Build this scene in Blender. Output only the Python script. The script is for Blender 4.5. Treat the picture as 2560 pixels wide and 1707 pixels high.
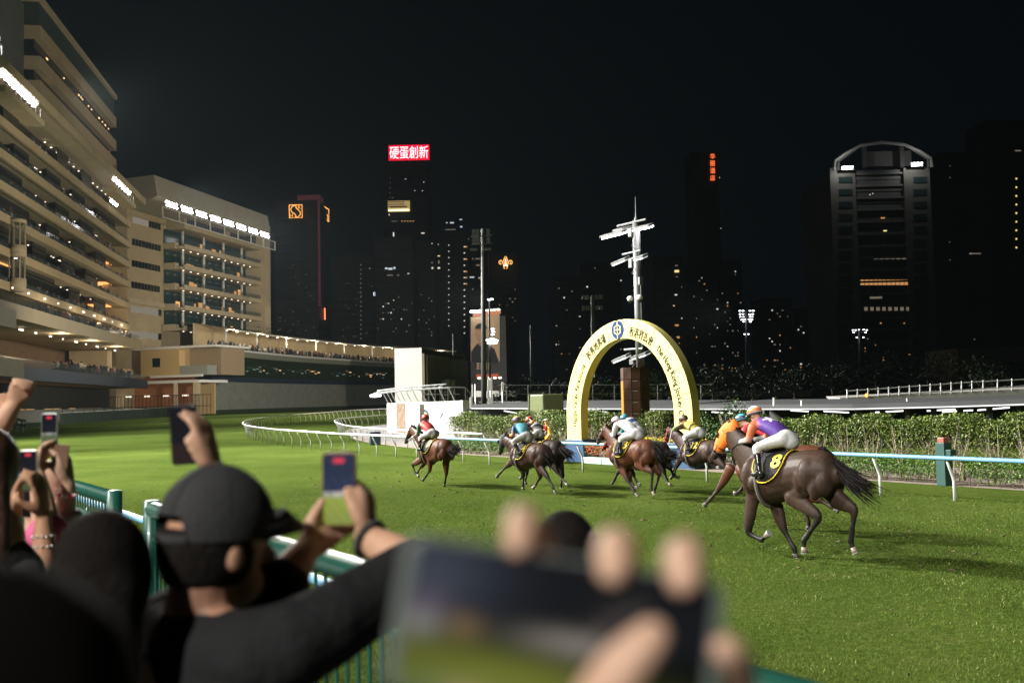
import bpy, bmesh, math, random
import numpy as np
from mathutils import Vector, Matrix
random.seed(7); rng = np.random.default_rng(7)
SC = bpy.context.scene
for o in list(bpy.data.objects): bpy.data.objects.remove(o)
COL = SC.collection
# ---------------------------------------------------------------- camera
F, CX, CY, HC = 2489., 1280., 853.5, 2.6          # focal length in photo pixels, principal point, camera height
ROLL = .0215; PITCH = math.atan((997.5-CY)*math.cos(ROLL)/F)
cR = np.array([1., 0, 0]); cF = np.array([0, math.cos(PITCH), math.sin(PITCH)]); cU = np.array([0, -math.sin(PITCH), math.cos(PITCH)])
cR2 = math.cos(ROLL)*cR-math.sin(ROLL)*cU; cU2 = math.sin(ROLL)*cR+math.cos(ROLL)*cU
CAM = np.array([0, 0, HC])
cd = bpy.data.cameras.new('camera'); cam = bpy.data.objects.new('camera', cd); COL.objects.link(cam)
cd.sensor_width = 23.6; cd.lens = 23.6*F/2560; cd.clip_start = .05; cd.clip_end = 4000
mw = Matrix.Identity(4)
for i in range(3):
    mw[i][0] = cR2[i]; mw[i][1] = cU2[i]; mw[i][2] = -cF[i]; mw[i][3] = CAM[i]
cam.matrix_world = mw
cd.dof.use_dof = True; cd.dof.focus_distance = 24.; cd.dof.aperture_fstop = 1.55
SC.camera = cam
# ---------------------------------------------------------------- world: night sky
W = bpy.data.worlds.new('World'); SC.world = W; W.use_nodes = True
nt = W.node_tree; bg = nt.nodes['Background']
bg.inputs[0].default_value = (.45, .72, 1, 1); bg.inputs[1].default_value = .0020
# ---------------------------------------------------------------- view
SC.view_settings.view_transform = 'Standard'; SC.view_settings.look = 'None'
SC.view_settings.exposure = 0; SC.view_settings.gamma = 1
SC.cycles.use_denoising = True; SC.cycles.max_bounces = 5; SC.cycles.diffuse_bounces = 2; SC.cycles.glossy_bounces = 3
SC.cycles.transmission_bounces = 4; SC.cycles.transparent_max_bounces = 8
SC.cycles.sample_clamp_indirect = 3; SC.cycles.caustics_reflective = False; SC.cycles.caustics_refractive = False
SC.cycles.use_light_tree = True; SC.cycles.use_adaptive_sampling = True; SC.cycles.adaptive_threshold = .02
TMP = bpy.data.scenes.new('workbench')                       # modifiers are evaluated here, away from the big scene
def evaluated(o):
    TMP.collection.objects.link(o); TMP.view_layers[0].update(); me = bpy.data.meshes.new_from_object(o.evaluated_get(TMP.view_layers[0].depsgraph)); TMP.collection.objects.unlink(o); return me
# ---------------------------------------------------------------- stadium floodlights (the banks stand along the grandstand roofs)
def flood(pos, target, power, angle, size=1.2, col=(1, .97, .9), blend=.6):
    l = bpy.data.lights.new('floodlight', 'SPOT'); l.energy = power; l.spot_size = math.radians(angle); l.spot_blend = blend
    l.shadow_soft_size = size; l.color = col
    o = bpy.data.objects.new('floodlight', l); COL.objects.link(o); o.location = pos
    o.rotation_euler = (Vector(target)-Vector(pos)).to_track_quat('-Z', 'Y').to_euler()
    return o
flood((-72, 54, 48), (7, 39, 0), 11.5e5, 40, 3.5, blend=.35)   # stand beside the straight, left of the frame
flood((-60, 8, 46), (16, 34, 0), 2.6e5, 44, 3.5, blend=.35)
flood((-74, 74, 47), (-7, 70, 0), 7.0e5, 60, 2.5)
flood((-62, 142, 49), (-6, 74, 0), 3.4e5, 50, 1.2)             # bank on the near grandstand
flood((-66, 198, 46), (-8, 128, 0), 3.0e5, 56, 1.6)            # bank at its far end
flood((-60, 240, 47), (-26, 152, 0), 3.0e5, 58, 2.0)            # bank under the second stand's roof
flood((-30, -44, 40), (-2, 2.5, 2), 2.6e5, 24, 1.0)                # stand behind the spectators
flood((-3.6, 119, 14.6), (-74, 178, 24), 9.5e4, 84, .8, (1, .88, .70))          # infield masts facing the stands
flood((45, 199, 19), (-62, 260, 15), 1.3e5, 95, 1.2, (1, .88, .72))
flood((-3.0, 120, 15), (-52, 285, 8), 1.9e5, 50, .8, (1, .95, .86))
# ---------------------------------------------------------------- photo geometry
def ray(x, y): return cF+cR2*(x-CX)/F-cU2*(y-CY)/F
def zg(Y):
    t = min(max((Y-80)/150., 0), 1); return .8*t*t*(3-2*t)      # the turf banks up towards the outside of the bend
def gnd(x, y, z=None):
    d = ray(x, y)
    if z is not None: return CAM+d*(z-HC)/d[2]
    zz = 0.
    for i in range(40):
        q = CAM+d*(zz-HC)/d[2]; zz = .5*zz+.5*zg(q[1])
    return q
def dep(x, y, Y):
    d = ray(x, y); return CAM+d*Y/d[1]
_v = ray(-420, 1034); _a = math.atan2(_v[0], _v[1])
T = np.array([math.sin(_a), math.cos(_a), 0]); N = np.array([T[1], -T[0], 0]); UP = np.array([0, 0, 1.])   # along / across the straight
def onn(x, y, n):
    d = ray(x, y); P = CAM+d*(n/(d@N)); return P@T, P[2]
def sn(s, n, z=0.): return T*s+N*n+UP*z
# ---------------------------------------------------------------- materials
MATS = {}
def M(name, col=(.5, .5, .5), rough=.6, metal=0., var=0., vs=6., bump=0., bs=60., emit=None, es=1., spec=.5, attr=None, alpha=None, trans=0., coat=0., sheen=0., vcol=None, ior=1.45):
    if name in MATS: return MATS[name]
    m = bpy.data.materials.new(name); m.use_nodes = True; t = m.node_tree; b = t.nodes['Principled BSDF']; L = t.links.new
    b.inputs['Base Color'].default_value = (*col, 1); b.inputs['Roughness'].default_value = rough; b.inputs['Metallic'].default_value = metal
    b.inputs['Specular IOR Level'].default_value = spec; b.inputs['Coat Weight'].default_value = coat; b.inputs['Sheen Weight'].default_value = sheen
    b.inputs['Transmission Weight'].default_value = trans; b.inputs['IOR'].default_value = ior
    if emit: b.inputs['Emission Color'].default_value = (*emit, 1); b.inputs['Emission Strength'].default_value = es
    if alpha is not None: b.inputs['Alpha'].default_value = alpha
    src = None
    if attr:
        a = t.nodes.new('ShaderNodeAttribute'); a.attribute_name = attr; src = a.outputs['Color']
    if var or bump:
        tc = t.nodes.new('ShaderNodeTexCoord')
    if var:
        nz = t.nodes.new('ShaderNodeTexNoise'); nz.inputs['Scale'].default_value = vs; nz.inputs['Detail'].default_value = 6; nz.inputs['Roughness'].default_value = .65
        L(tc.outputs['Object'], nz.inputs['Vector'])
        mr = t.nodes.new('ShaderNodeMapRange'); mr.inputs[1].default_value = .3; mr.inputs[2].default_value = .7; mr.inputs[3].default_value = 1-var; mr.inputs[4].default_value = 1+var*.6
        L(nz.outputs['Fac'], mr.inputs[0])
        mx = t.nodes.new('ShaderNodeMix'); mx.data_type = 'RGBA'; mx.blend_type = 'MULTIPLY'; mx.inputs[0].default_value = 1
        if src: L(src, mx.inputs[6])
        else: mx.inputs[6].default_value = (*col, 1)
        L(mr.outputs[0], mx.inputs[7]); src = mx.outputs[2]
    if src: L(src, b.inputs['Base Color'])
    if bump:
        nb = t.nodes.new('ShaderNodeTexNoise'); nb.inputs['Scale'].default_value = bs; nb.inputs['Detail'].default_value = 4
        L(tc.outputs['Object'], nb.inputs['Vector'])
        bp = t.nodes.new('ShaderNodeBump'); bp.inputs['Strength'].default_value = bump; bp.inputs['Distance'].default_value = .02
        L(nb.outputs['Fac'], bp.inputs['Height']); L(bp.outputs[0], b.inputs['Normal'])
    MATS[name] = m; return m
def E(name, col, es): return M(name, (0, 0, 0), .5, emit=col, es=es)
# ---------------------------------------------------------------- mesh building
class MB:
    def __init__(s): s.v = []; s.f = []; s.n = 0; s.mi = []
    def add(s, v, f, mi=0):
        v = np.asarray(v, float); s.v.append(v); s.f += [tuple(i+s.n for i in q) for q in f]; s.mi += [mi]*len(f); s.n += len(v); return s
    def box(s, c, ax, ay, az, mi=0):
        """c centre, ax ay az half-extent vectors"""
        c = np.asarray(c, float); ax, ay, az = (np.asarray(a, float) for a in (ax, ay, az))
        v = [c+i*ax+j*ay+k*az for k in (-1, 1) for j in (-1, 1) for i in (-1, 1)]
        f = [(0, 2, 3, 1), (4, 5, 7, 6), (0, 1, 5, 4), (2, 6, 7, 3), (0, 4, 6, 2), (1, 3, 7, 5)]
        if np.dot(np.cross(ax, ay), az) < 0: f = [q[::-1] for q in f]
        return s.add(v, f, mi)
    def bx(s, x0, x1, y0, y1, z0, z1, mi=0):
        return s.box(((x0+x1)/2, (y0+y1)/2, (z0+z1)/2), ((x1-x0)/2, 0, 0), (0, (y1-y0)/2, 0), (0, 0, (z1-z0)/2), mi)
    def quad(s, a, b, c, d, mi=0): return s.add([a, b, c, d], [(0, 1, 2, 3)], mi)
    def tube(s, path, r, seg=8, side=None, mi=0, cap=True):
        """swept tube; r: scalar, list, or list of (ra, rb)"""
        P = np.asarray(path, float); k = len(P); tg = np.gradient(P, axis=0) if k > 2 else np.repeat([P[-1]-P[0]], k, 0)
        tg /= np.linalg.norm(tg, axis=1)[:, None]+1e-9
        a = np.linspace(0, 2*math.pi, seg, endpoint=False); vs = []
        if np.isscalar(r): r = [r]*k
        prev = None
        for i in range(k):
            t = tg[i]
            if side is not None: u = np.asarray(side, float)
            elif prev is None: u = np.array([0, 0, 1.]) if abs(t[2]) < .9 else np.array([1., 0, 0])
            else: u = prev
            u = u-t*(u@t); u /= np.linalg.norm(u)+1e-9; prev = u; w = np.cross(t, u)
            ra, rb = (r[i] if hasattr(r[i], '__len__') else (r[i], r[i]))
            vs.append(P[i]+np.outer(np.cos(a)*ra, u)+np.outer(np.sin(a)*rb, w))
        f = []
        for i in range(k-1):
            for j in range(seg):
                j2 = (j+1) % seg; f.append((i*seg+j, i*seg+j2, (i+1)*seg+j2, (i+1)*seg+j))
        if cap:
            f.append(tuple(range(seg))[::-1]); f.append(tuple((k-1)*seg+j for j in range(seg)))
        return s.add(np.concatenate(vs), f, mi)
    def ell(s, c, ra, rb, rc, R=None, seg=12, rings=8, mi=0, z0=-1., z1=1.):
        vs = []; R = np.eye(3) if R is None else np.asarray(R)
        for i in range(rings+1):
            ph = math.asin(max(-1, min(1, z0+(z1-z0)*i/rings))) if False else math.asin(z0)+(math.asin(z1)-math.asin(z0))*i/rings
            for j in range(seg):
                th = 2*math.pi*j/seg
                vs.append(np.asarray(c)+R@np.array([ra*math.cos(ph)*math.cos(th), rb*math.cos(ph)*math.sin(th), rc*math.sin(ph)]))
        f = [(i*seg+j, i*seg+(j+1) % seg, (i+1)*seg+(j+1) % seg, (i+1)*seg+j) for i in range(rings) for j in range(seg)]
        f.append(tuple(range(seg))[::-1]); f.append(tuple(rings*seg+j for j in range(seg)))
        return s.add(vs, f, mi)
    def mesh(s, name, smooth=False):
        me = bpy.data.meshes.new(name); V = np.concatenate(s.v)
        me.from_pydata(V.tolist(), [], s.f)
        if smooth: me.polygons.foreach_set('use_smooth', [True]*len(me.polygons))
        if any(s.mi): me.polygons.foreach_set('material_index', s.mi)
        me.update(); return me
    def build(s, name, mat, parent=None, smooth=False, bevel=0):
        me = s.mesh(name, smooth)
        return obj(name, me, mat, parent, bevel)
def obj(name, me, mat=None, parent=None, bevel=0):
    o = bpy.data.objects.new(name, me); COL.objects.link(o)
    for m in (mat if isinstance(mat, (list, tuple)) else [mat] if mat else []): me.materials.append(m)
    if parent is not None: o.parent = parent
    if bevel:
        b = o.modifiers.new('b', 'BEVEL'); b.width = bevel; b.segments = 2; b.limit_method = 'ANGLE'
    return o
def share(name, me, parent, loc=(0, 0, 0), rotz=0., scale=None, M4=None):
    o = bpy.data.objects.new(name, me); COL.objects.link(o); o.parent = parent
    if M4 is not None: o.matrix_local = M4
    else:
        o.location = loc; o.rotation_euler = (0, 0, rotz)
        if scale is not None: o.scale = scale
    return o
def tag(o, label=None, cat=None, group=None, kind=None):
    if label: o['label'] = label
    if cat: o['category'] = cat
    if group: o['group'] = group
    if kind: o['kind'] = kind
    return o
def thing(name, label, cat, group=None, loc=(0, 0, 0)):
    o = bpy.data.objects.new(name, None); COL.objects.link(o); o.location = loc; o.empty_display_size = .1
    return tag(o, label, cat, group)
def mat4(c, ax, ay, az):
    m = Matrix.Identity(4)
    for i in range(3): m[i][0] = ax[i]; m[i][1] = ay[i]; m[i][2] = az[i]; m[i][3] = c[i]
    return m
UBOX = None
def unit_box():
    me = MB().bx(-.5, .5, -.5, .5, -.5, .5).mesh('unit_box'); return me
def text_mesh(body, extrude=.0, shear=0., weight=0.):
    cu = bpy.data.curves.new('t', 'FONT'); cu.body = body; cu.extrude = extrude; cu.align_x = 'CENTER'; cu.align_y = 'CENTER'; cu.size = 1; cu.shear = shear; cu.offset = weight
    cu.resolution_u = 3
    o = bpy.data.objects.new('t', cu); me = evaluated(o)
    bpy.data.objects.remove(o); bpy.data.curves.remove(cu); return me
def map_mesh(me, fn):
    V = np.array([v.co[:] for v in me.vertices]); V2 = np.array([fn(*p) for p in V])
    me.vertices.foreach_set('co', V2.ravel()); me.update(); return me
def sign(body, c, ax, ay, mat, name, parent, w=None, h=None, nrm=None, weight=0., extrude=.02):
    """lettering laid on a plane: c centre, ax/ay unit vectors; scaled to width w (and height h)"""
    me = text_mesh(body, extrude, weight=weight); V = np.array([v.co[:] for v in me.vertices])
    lo, hi = V.min(0), V.max(0); k = (w/(hi[0]-lo[0])) if w else h/(hi[1]-lo[1]); k2 = h/(hi[1]-lo[1]) if h else k
    az = np.cross(ax, ay)
    V2 = np.asarray(c)+np.outer((V[:, 0]-(lo[0]+hi[0])/2)*k, ax)+np.outer((V[:, 1]-(lo[1]+hi[1])/2)*k2, ay)+np.outer(V[:, 2], az)
    me.vertices.foreach_set('co', V2.ravel()); me.update(); return obj(name, me, mat, parent)
# ---------------------------------------------------------------- organic bodies: overlapping swept shapes fused by a voxel remesh
def rounded(path, radii, side=None, seg=12):
    """list of (pos, ra, rb) with rounded ends -> (points, radii)"""
    P = [np.asarray(p, float) for p in path]; Rr = [r if hasattr(r, '__len__') else (r, r) for r in radii]
    d0 = (P[0]-P[1]); d0 /= np.linalg.norm(d0)+1e-9; d1 = (P[-1]-P[-2]); d1 /= np.linalg.norm(d1)+1e-9
    m0 = min(Rr[0]); m1 = min(Rr[-1])
    P2 = [P[0]+d0*m0*.9, P[0]+d0*m0*.55]+P+[P[-1]+d1*m1*.55, P[-1]+d1*m1*.9]
    sc = lambda r, k: (r[0]*k, r[1]*k)
    R2 = [sc(Rr[0], .35), sc(Rr[0], .8)]+Rr+[sc(Rr[-1], .8), sc(Rr[-1], .35)]
    return P2, R2
def resample(path, radii, k):
    P = np.asarray(path, float); Rr = np.array([r if hasattr(r, '__len__') else (r, r) for r in radii], float)
    if len(P) == 2: k = max(k, 2)
    d = np.r_[0, np.cumsum(np.linalg.norm(np.diff(P, axis=0), axis=1))]; t = np.linspace(0, d[-1], k)
    # Catmull-Rom through the joints, lightly blended with straight interpolation
    out = np.stack([np.interp(t, d, P[:, i]) for i in range(3)], 1); R2 = np.stack([np.interp(t, d, Rr[:, i]) for i in range(2)], 1)
    if k > 6:
        for it in range(2):
            out[1:-1] = out[1:-1]*.5+(out[:-2]+out[2:])*.25; R2[1:-1] = R2[1:-1]*.84+(R2[:-2]+R2[2:])*.08
    return out, R2
class Blob:
    def __init__(s): s.mb = MB(); s.cap = []
    def limb(s, path, radii, col=(1, 1, 1), side=None, k=None, seg=12):
        if k: path, radii = resample(path, radii, k)
        rr = [r if hasattr(r, '__len__') else (r, r) for r in radii]
        P, R2 = rounded(path, rr); s.mb.tube(P, R2, seg, side)
        for i in range(len(path)-1):
            s.cap.append((np.asarray(path[i], float), np.asarray(path[i+1], float), sum(rr[i])/2, sum(rr[i+1])/2, col))
        return s
    def ball(s, c, ra, rb, rc, col=(1, 1, 1), R=None):
        s.mb.ell(c, ra, rb, rc, R, 14, 10); s.cap.append((np.asarray(c, float), np.asarray(c, float)+1e-4, (ra+rb+rc)/3, (ra+rb+rc)/3, col)); return s
    def build(s, name, mat, parent=None, voxel=.02, smooth=4, sharp=8., colors=True):
        me = s.mb.mesh(name); o = bpy.data.objects.new(name, me)
        r = o.modifiers.new('r', 'REMESH'); r.mode = 'VOXEL'; r.voxel_size = voxel
        sm = o.modifiers.new('s', 'SMOOTH'); sm.iterations = smooth; sm.factor = .5
        m2 = evaluated(o); m2.name = name
        o.modifiers.clear(); o.data = m2; COL.objects.link(o); bpy.data.meshes.remove(me)
        m2.polygons.foreach_set('use_smooth', [True]*len(m2.polygons))
        if colors:
            n = len(m2.vertices); V = np.empty(n*3); m2.vertices.foreach_get('co', V); V = V.reshape(-1, 3)
            acc = np.zeros((n, 3)); wt = np.zeros(n)
            for a, b, ra, rb, c in s.cap:
                ab = b-a; t = np.clip((V-a)@ab/(ab@ab+1e-12), 0, 1); d = np.linalg.norm(V-a-t[:, None]*ab, axis=1)-(ra+(rb-ra)*t)
                w = np.exp(-np.clip(d/voxel/sharp*8, -30, 30)); acc += w[:, None]*np.asarray(c[:3]); wt += w
            acc /= wt[:, None]+1e-20
            at = m2.color_attributes.new('Col', 'FLOAT_COLOR', 'POINT'); at.data.foreach_set('color', np.c_[acc, np.ones(n)].ravel().astype(np.float32))
        m2.materials.append(mat)
        if parent is not None: o.parent = parent
        return o
# ================================================================ ground
def fast_mesh(name, V, faces_n, idx):
    me = bpy.data.meshes.new(name); nv = len(V); nf = len(idx)//faces_n
    me.vertices.add(nv); me.vertices.foreach_set('co', np.asarray(V, np.float32).ravel())
    me.loops.add(len(idx)); me.loops.foreach_set('vertex_index', np.asarray(idx, np.int32))
    me.polygons.add(nf); me.polygons.foreach_set('loop_start', np.arange(0, len(idx), faces_n, dtype=np.int32)); me.polygons.foreach_set('loop_total', np.full(nf, faces_n, np.int32))
    me.update(calc_edges=True); return me
def turf_material():
    m = bpy.data.materials.new('turf'); m.use_nodes = True; t = m.node_tree; b = t.nodes['Principled BSDF']; L = t.links.new
    tc = t.nodes.new('ShaderNodeTexCoord')
    def noise(sc, det=5, rough=.6):
        n = t.nodes.new('ShaderNodeTexNoise'); n.inputs['Scale'].default_value = sc; n.inputs['Detail'].default_value = det; n.inputs['Roughness'].default_value = rough
        L(tc.outputs['Object'], n.inputs['Vector']); return n.outputs['Fac']
    def ramp(f, a, b2, c0, c1):
        r = t.nodes.new('ShaderNodeValToRGB'); r.color_ramp.elements[0].position = a; r.color_ramp.elements[1].position = b2
        r.color_ramp.elements[0].color = (*c0, 1); r.color_ramp.elements[1].color = (*c1, 1); L(f, r.inputs[0]); return r.outputs[0]
    def mix(f, a, b2, mode='MIX'):
        x = t.nodes.new('ShaderNodeMix'); x.data_type = 'RGBA'; x.blend_type = mode
        if isinstance(f, float): x.inputs[0].default_value = f
        else: L(f, x.inputs[0])
        L(a, x.inputs[6]); L(b2, x.inputs[7]); return x.outputs[2]
    base = ramp(noise(.35, 4), .3, .7, (.084, .134, .026), (.118, .170, .038))
    fine = ramp(noise(9, 8, .75), .32, .72, (.45, .5, .4), (1.25, 1.2, 1.2))
    c = mix(1.0, base, fine, 'MULTIPLY')
    grit = ramp(noise(60, 6, .8), .3, .75, (.5, .5, .5), (1.35, 1.3, 1.3)); c = mix(1.0, c, grit, 'MULTIPLY')
    dry = ramp(noise(1.3, 7, .75), .54, .74, (0, 0, 0), (.45, .45, .45))
    dc = t.nodes.new('ShaderNodeRGB'); dc.outputs[0].default_value = (.17, .16, .06, 1); c = mix(dry, c, dc.outputs[0])
    wear = ramp(noise(.11, 3, .5), .38, .66, (.78, .80, .78), (1.12, 1.08, 1.05)); c = mix(1.0, c, wear, 'MULTIPLY')
    L(c, b.inputs['Base Color']); b.inputs['Roughness'].default_value = .75; b.inputs['Specular IOR Level'].default_value = 0
    bp = t.nodes.new('ShaderNodeBump'); bp.inputs['Strength'].default_value = .9; bp.inputs['Distance'].default_value = .05
    ad = t.nodes.new('ShaderNodeMath'); ad.operation = 'ADD'; L(noise(14, 8, .8), ad.inputs[0]); L(noise(70, 4, .7), ad.inputs[1]); L(ad.outputs[0], bp.inputs['Height'])
    L(bp.outputs[0], b.inputs['Normal']); return m
TURF = turf_material()
ys = np.r_[np.linspace(-60, 80, 8), np.linspace(90, 240, 31), 300, 500, 1000, 2500]; xs = np.array([-1600, -400, -200, -100, -50, 0, 50, 100, 200, 400, 1600.])
V = np.array([(x, y, zg(y)) for y in ys for x in xs]); nx = len(xs)
idx = [q for i in range(len(ys)-1) for j in range(nx-1) for q in (i*nx+j, i*nx+j+1, (i+1)*nx+j+1, (i+1)*nx+j)]
g = obj('ground', fast_mesh('ground', V, 4, idx), TURF); tag(g, kind='structure')
g.data.polygons.foreach_set('use_smooth', [True]*len(g.data.polygons))
# grass blades over the near turf
def blades():
    nb = 220000
    Y = 7.5+22*rng.random(nb*2)**1.7; X = (rng.random(nb*2)*1.25-.62)*Y*1.05+.25; ok = (X > -.62*Y) & (X < .66*Y) & ((X*N[0]+Y*N[1]) < 23); X = X[ok][:nb]; Y = Y[ok][:nb]; n = len(X)
    clump = .5+.5*np.sin(X*2.1+np.sin(Y*1.7)*2)*np.sin(Y*2.6+np.cos(X*1.3)*2)
    fade = np.clip((29-Y)/9, 0, 1); h = (.012+.022*rng.random(n))*(.7+.6*clump)*(.3+.7*fade); a = rng.random(n)*2*np.pi; w = (.002+.002*rng.random(n))*(Y/10); lean = (rng.random((n, 2))-.5)*h[:, None]*1.5
    p = np.c_[X, Y, np.zeros(n)]; d = np.c_[np.cos(a)*w, np.sin(a)*w, np.zeros(n)]
    tip = p+np.c_[lean, h]
    V = np.stack([p-d, p+d, tip], 1).reshape(-1, 3)
    me = fast_mesh('grass_blades', V, 3, np.arange(3*n))
    dry = (rng.random(n) < .02+.05*(clump > .8)); c = np.where(dry[:, None], [[.36, .33, .15]], [[.090, .142, .026]])*(.78+.45*rng.random((n, 1)))
    at = me.color_attributes.new('Col', 'FLOAT_COLOR', 'POINT'); at.data.foreach_set('color', np.repeat(np.c_[c, np.ones(n)], 3, 0).ravel().astype(np.float32))
    o = obj('grass_blades', me, M('blade', rough=.8, attr='Col', spec=.05)); tag(o, 'short green turf blades with pale dry flecks on the racetrack', 'grass', kind='stuff')
blades()
def divots():
    n = 900; s = rng.uniform(4, 34, n); nn = rng.normal(16, 3.2, n); P = np.array([sn(a, b) for a, b in zip(s, nn)]); k = .012+.03*rng.random(n); V = []; idx = []
    for i in range(n):
        c = P[i]+UP*.008; r = rng.normal(size=(4, 3))*[[1, 1, .4]]; V += list(c+r*k[i]); o = 4*i; idx += [o, o+1, o+2, o, o+2, o+3, o, o+3, o+1, o+1, o+3, o+2]
    ob = obj('turf_divots', fast_mesh('turf_divots', np.array(V), 3, idx), M('soil', (.10, .07, .04), .9, var=.4, vs=20)); tag(ob, 'scattered crumbs of kicked up soil on the racing line', 'soil', kind='stuff')
divots()
# ================================================================ running rails
WHITE = M('rail_white', (.52, .52, .50), .4, var=.08, vs=3)
BLUE = M('rail_blue', (.15, .33, .47), .35, var=.06, vs=2)
def smooth_path(P, step):
    P = np.asarray(P, float)
    for it in range(3):
        d = np.r_[0, np.cumsum(np.linalg.norm(np.diff(P, axis=0), axis=1))]; t = np.linspace(0, d[-1], int(d[-1]/.5)+2)
        P = np.stack([np.interp(t, d, P[:, i]) for i in range(P.shape[1])], 1)
        for k in range(14): P[1:-1] = P[1:-1]*.4+(P[:-2]+P[2:])*.3
    d = np.r_[0, np.cumsum(np.linalg.norm(np.diff(P, axis=0), axis=1))]; t = np.arange(0, d[-1], step)
    return np.stack([np.interp(t, d, P[:, i]) for i in range(P.shape[1])], 1)
post_me = MB().tube([(0, 0, -.05), (0, 0, .46), (.035, 0, .57), (.12, 0, .72), (.27, 0, .985)], [(.04, .03), (.04, .03), (.04, .03), (.037, .028), (.03, .024)], 8, side=(0, 1, 0)).mesh('post', True)
post_me.materials.append(WHITE)
def rail(name, label, base, breaks, group, step=2.0):
    """base: ground polyline; breaks: list of (first post index, material)"""
    root = thing(name, label, 'rail', group, loc=(base[0][0], base[0][1], zg(base[0][1]))); L0 = np.array([base[0][0], base[0][1], zg(base[0][1])])
    B = np.array([[p[0], p[1], zg(p[1])] for p in base]); tg = np.gradient(B[:, :2], axis=0); tg /= np.linalg.norm(tg, axis=1)[:, None]
    out = np.c_[-tg[:, 1], tg[:, 0]]                                   # left of the direction of travel: overhangs the track
    k = int(round(step/.5))
    for i in range(0, len(B), k):
        share('post', post_me, root, B[i]-L0, math.atan2(out[i, 1], out[i, 0]))
    R3 = B-L0+np.c_[out*.29, np.full(len(B), 1.01)]
    breaks = breaks+[(len(B)-1, None)]
    for (a, m), (b, _) in zip(breaks[:-1], breaks[1:]):
        MB().tube(R3[a:b+1], (.052), 10).build('top_rail', m, root, True)
    return root
pts = [sn(s, 21.75)[:2] for s in np.arange(5.6, 48, 2.)]+[(-9.72, 53.3), (-11.5, 56.8), (-12.9, 59.5), (-14.4, 62.3), (-15.8, 65.4), (-17.2, 68.8), (-18.5, 71.9), (-19.5, 74.7), (-20.9, 78.9), (-22.6, 84.3), (-24.2, 90.2), (-25.8, 97), (-27.2, 104), (-28.1, 112), (-28.4, 121.9), (-28.1, 128), (-27.4, 133), (-26.5, 139), (-25.6, 147), (-24.4, 153.8), (-22.8, 159.4), (-20.5, 164), (-17, 169), (-12, 173), (-6, 176)]
B1 = smooth_path(pts, .5); iw = int(np.argmin(abs(B1@T[:2]-36.6)))
rail('running_rail', 'running rail, light blue along the straight and white round the bend, on bent white posts', B1, [(0, BLUE), (iw, WHITE)], None)
pts2 = [(-1.2, 46.6), (-3.5, 51), (-6.7, 56.7), (-8.1, 60.3), (-9.5, 63.7), (-10.5, 66.4), (-11.7, 70.6), (-13.3, 77.4), (-14.8, 84), (-16, 91), (-16.9, 98), (-16.7, 103), (-15.8, 107), (-15, 112), (-14, 117), (-12, 124), (-8, 130), (-2, 135)]
B2 = smooth_path(pts2, .5)
rail('running_rail', 'second white running rail curving inside the bend, beside the grey path', B2, [(0, WHITE)], None)
# paved areas behind the rails
SAND = M('sandy_paving', (.23, .185, .15), .85, var=.25, vs=3, bump=.3, bs=30)
ASPH = M('path_asphalt', (.16, .15, .145), .8, var=.2, vs=2, bump=.3, bs=40)
def sheet(name, poly, z, mat):
    o = obj(name, MB().add([(p[0], p[1], z) for p in poly], [tuple(range(len(poly)))]).mesh(name), mat); return tag(o, kind='structure')
def band(name, line, w, dz, mat):
    P = np.asarray(line); tg = np.gradient(P, axis=0); tg /= np.linalg.norm(tg, axis=1)[:, None]; rt = np.c_[tg[:, 1], -tg[:, 0]]
    m = MB(); z = np.array([zg(y) for y in P[:, 1]])+dz; A = np.c_[P+rt*w[0], z]; B = np.c_[P+rt*w[1], z]; k = len(P)
    m.add(np.concatenate([A, B]), [(i, k+i, k+i+1, i+1) for i in range(k-1)]); o = m.build(name, mat); return tag(o, kind='structure')
sheet('service_path', [sn(s, n)[:2] for s, n in ((2, 25.05), (2, 31), (46, 31), (46, 25.05), (38, 25.05), (30, 25.1), (24, 24.6), (18, 25.05))][::-1], .006, SAND)
band('asphalt_path', B2[8:], (.6, 6), .006, ASPH)
band('path_kerb', B2[:60], (.35, 1.3), .010, SAND)
# ================================================================ hedges
BARK = M('pale_bark', (.33, .28, .2), .85, var=.3, vs=12)
LEAF = M('hedge_leaf', rough=.5, attr='Col', spec=.4)
def leaves(n, pos, nrm_bias, size, cols, jitter=.5):
    """leaf quads with random tilt around pos; returns mesh arrays"""
    d = rng.normal(size=(n, 3)); d += nrm_bias; d /= np.linalg.norm(d, axis=1)[:, None]
    a = rng.normal(size=(n, 3)); u = np.cross(d, a); u /= np.linalg.norm(u, axis=1)[:, None]; v = np.cross(d, u)
    s = size*(.6+.8*rng.random(n))[:, None]
    V = np.stack([pos-u*s, pos-v*s*.5+d*s*.12, pos+u*s, pos+v*s*.5+d*s*.12], 1).reshape(-1, 3)
    c = np.asarray(cols)[rng.integers(0, len(cols), n)]*(.7+.6*rng.random((n, 1)))
    return V, np.repeat(c, 4, 0)
def leaf_obj(name, V, C, parent=None, mat=None):
    me = fast_mesh(name, V, 4, np.arange(len(V)))
    at = me.color_attributes.new('Col', 'FLOAT_COLOR', 'POINT'); at.data.foreach_set('color', np.c_[C, np.ones(len(C))].ravel().astype(np.float32))
    return obj(name, me, mat or LEAF, parent)
GREENS = [(.10, .15, .02), (.075, .125, .018), (.13, .175, .028), (.05, .095, .015), (.155, .175, .04)]
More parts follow.
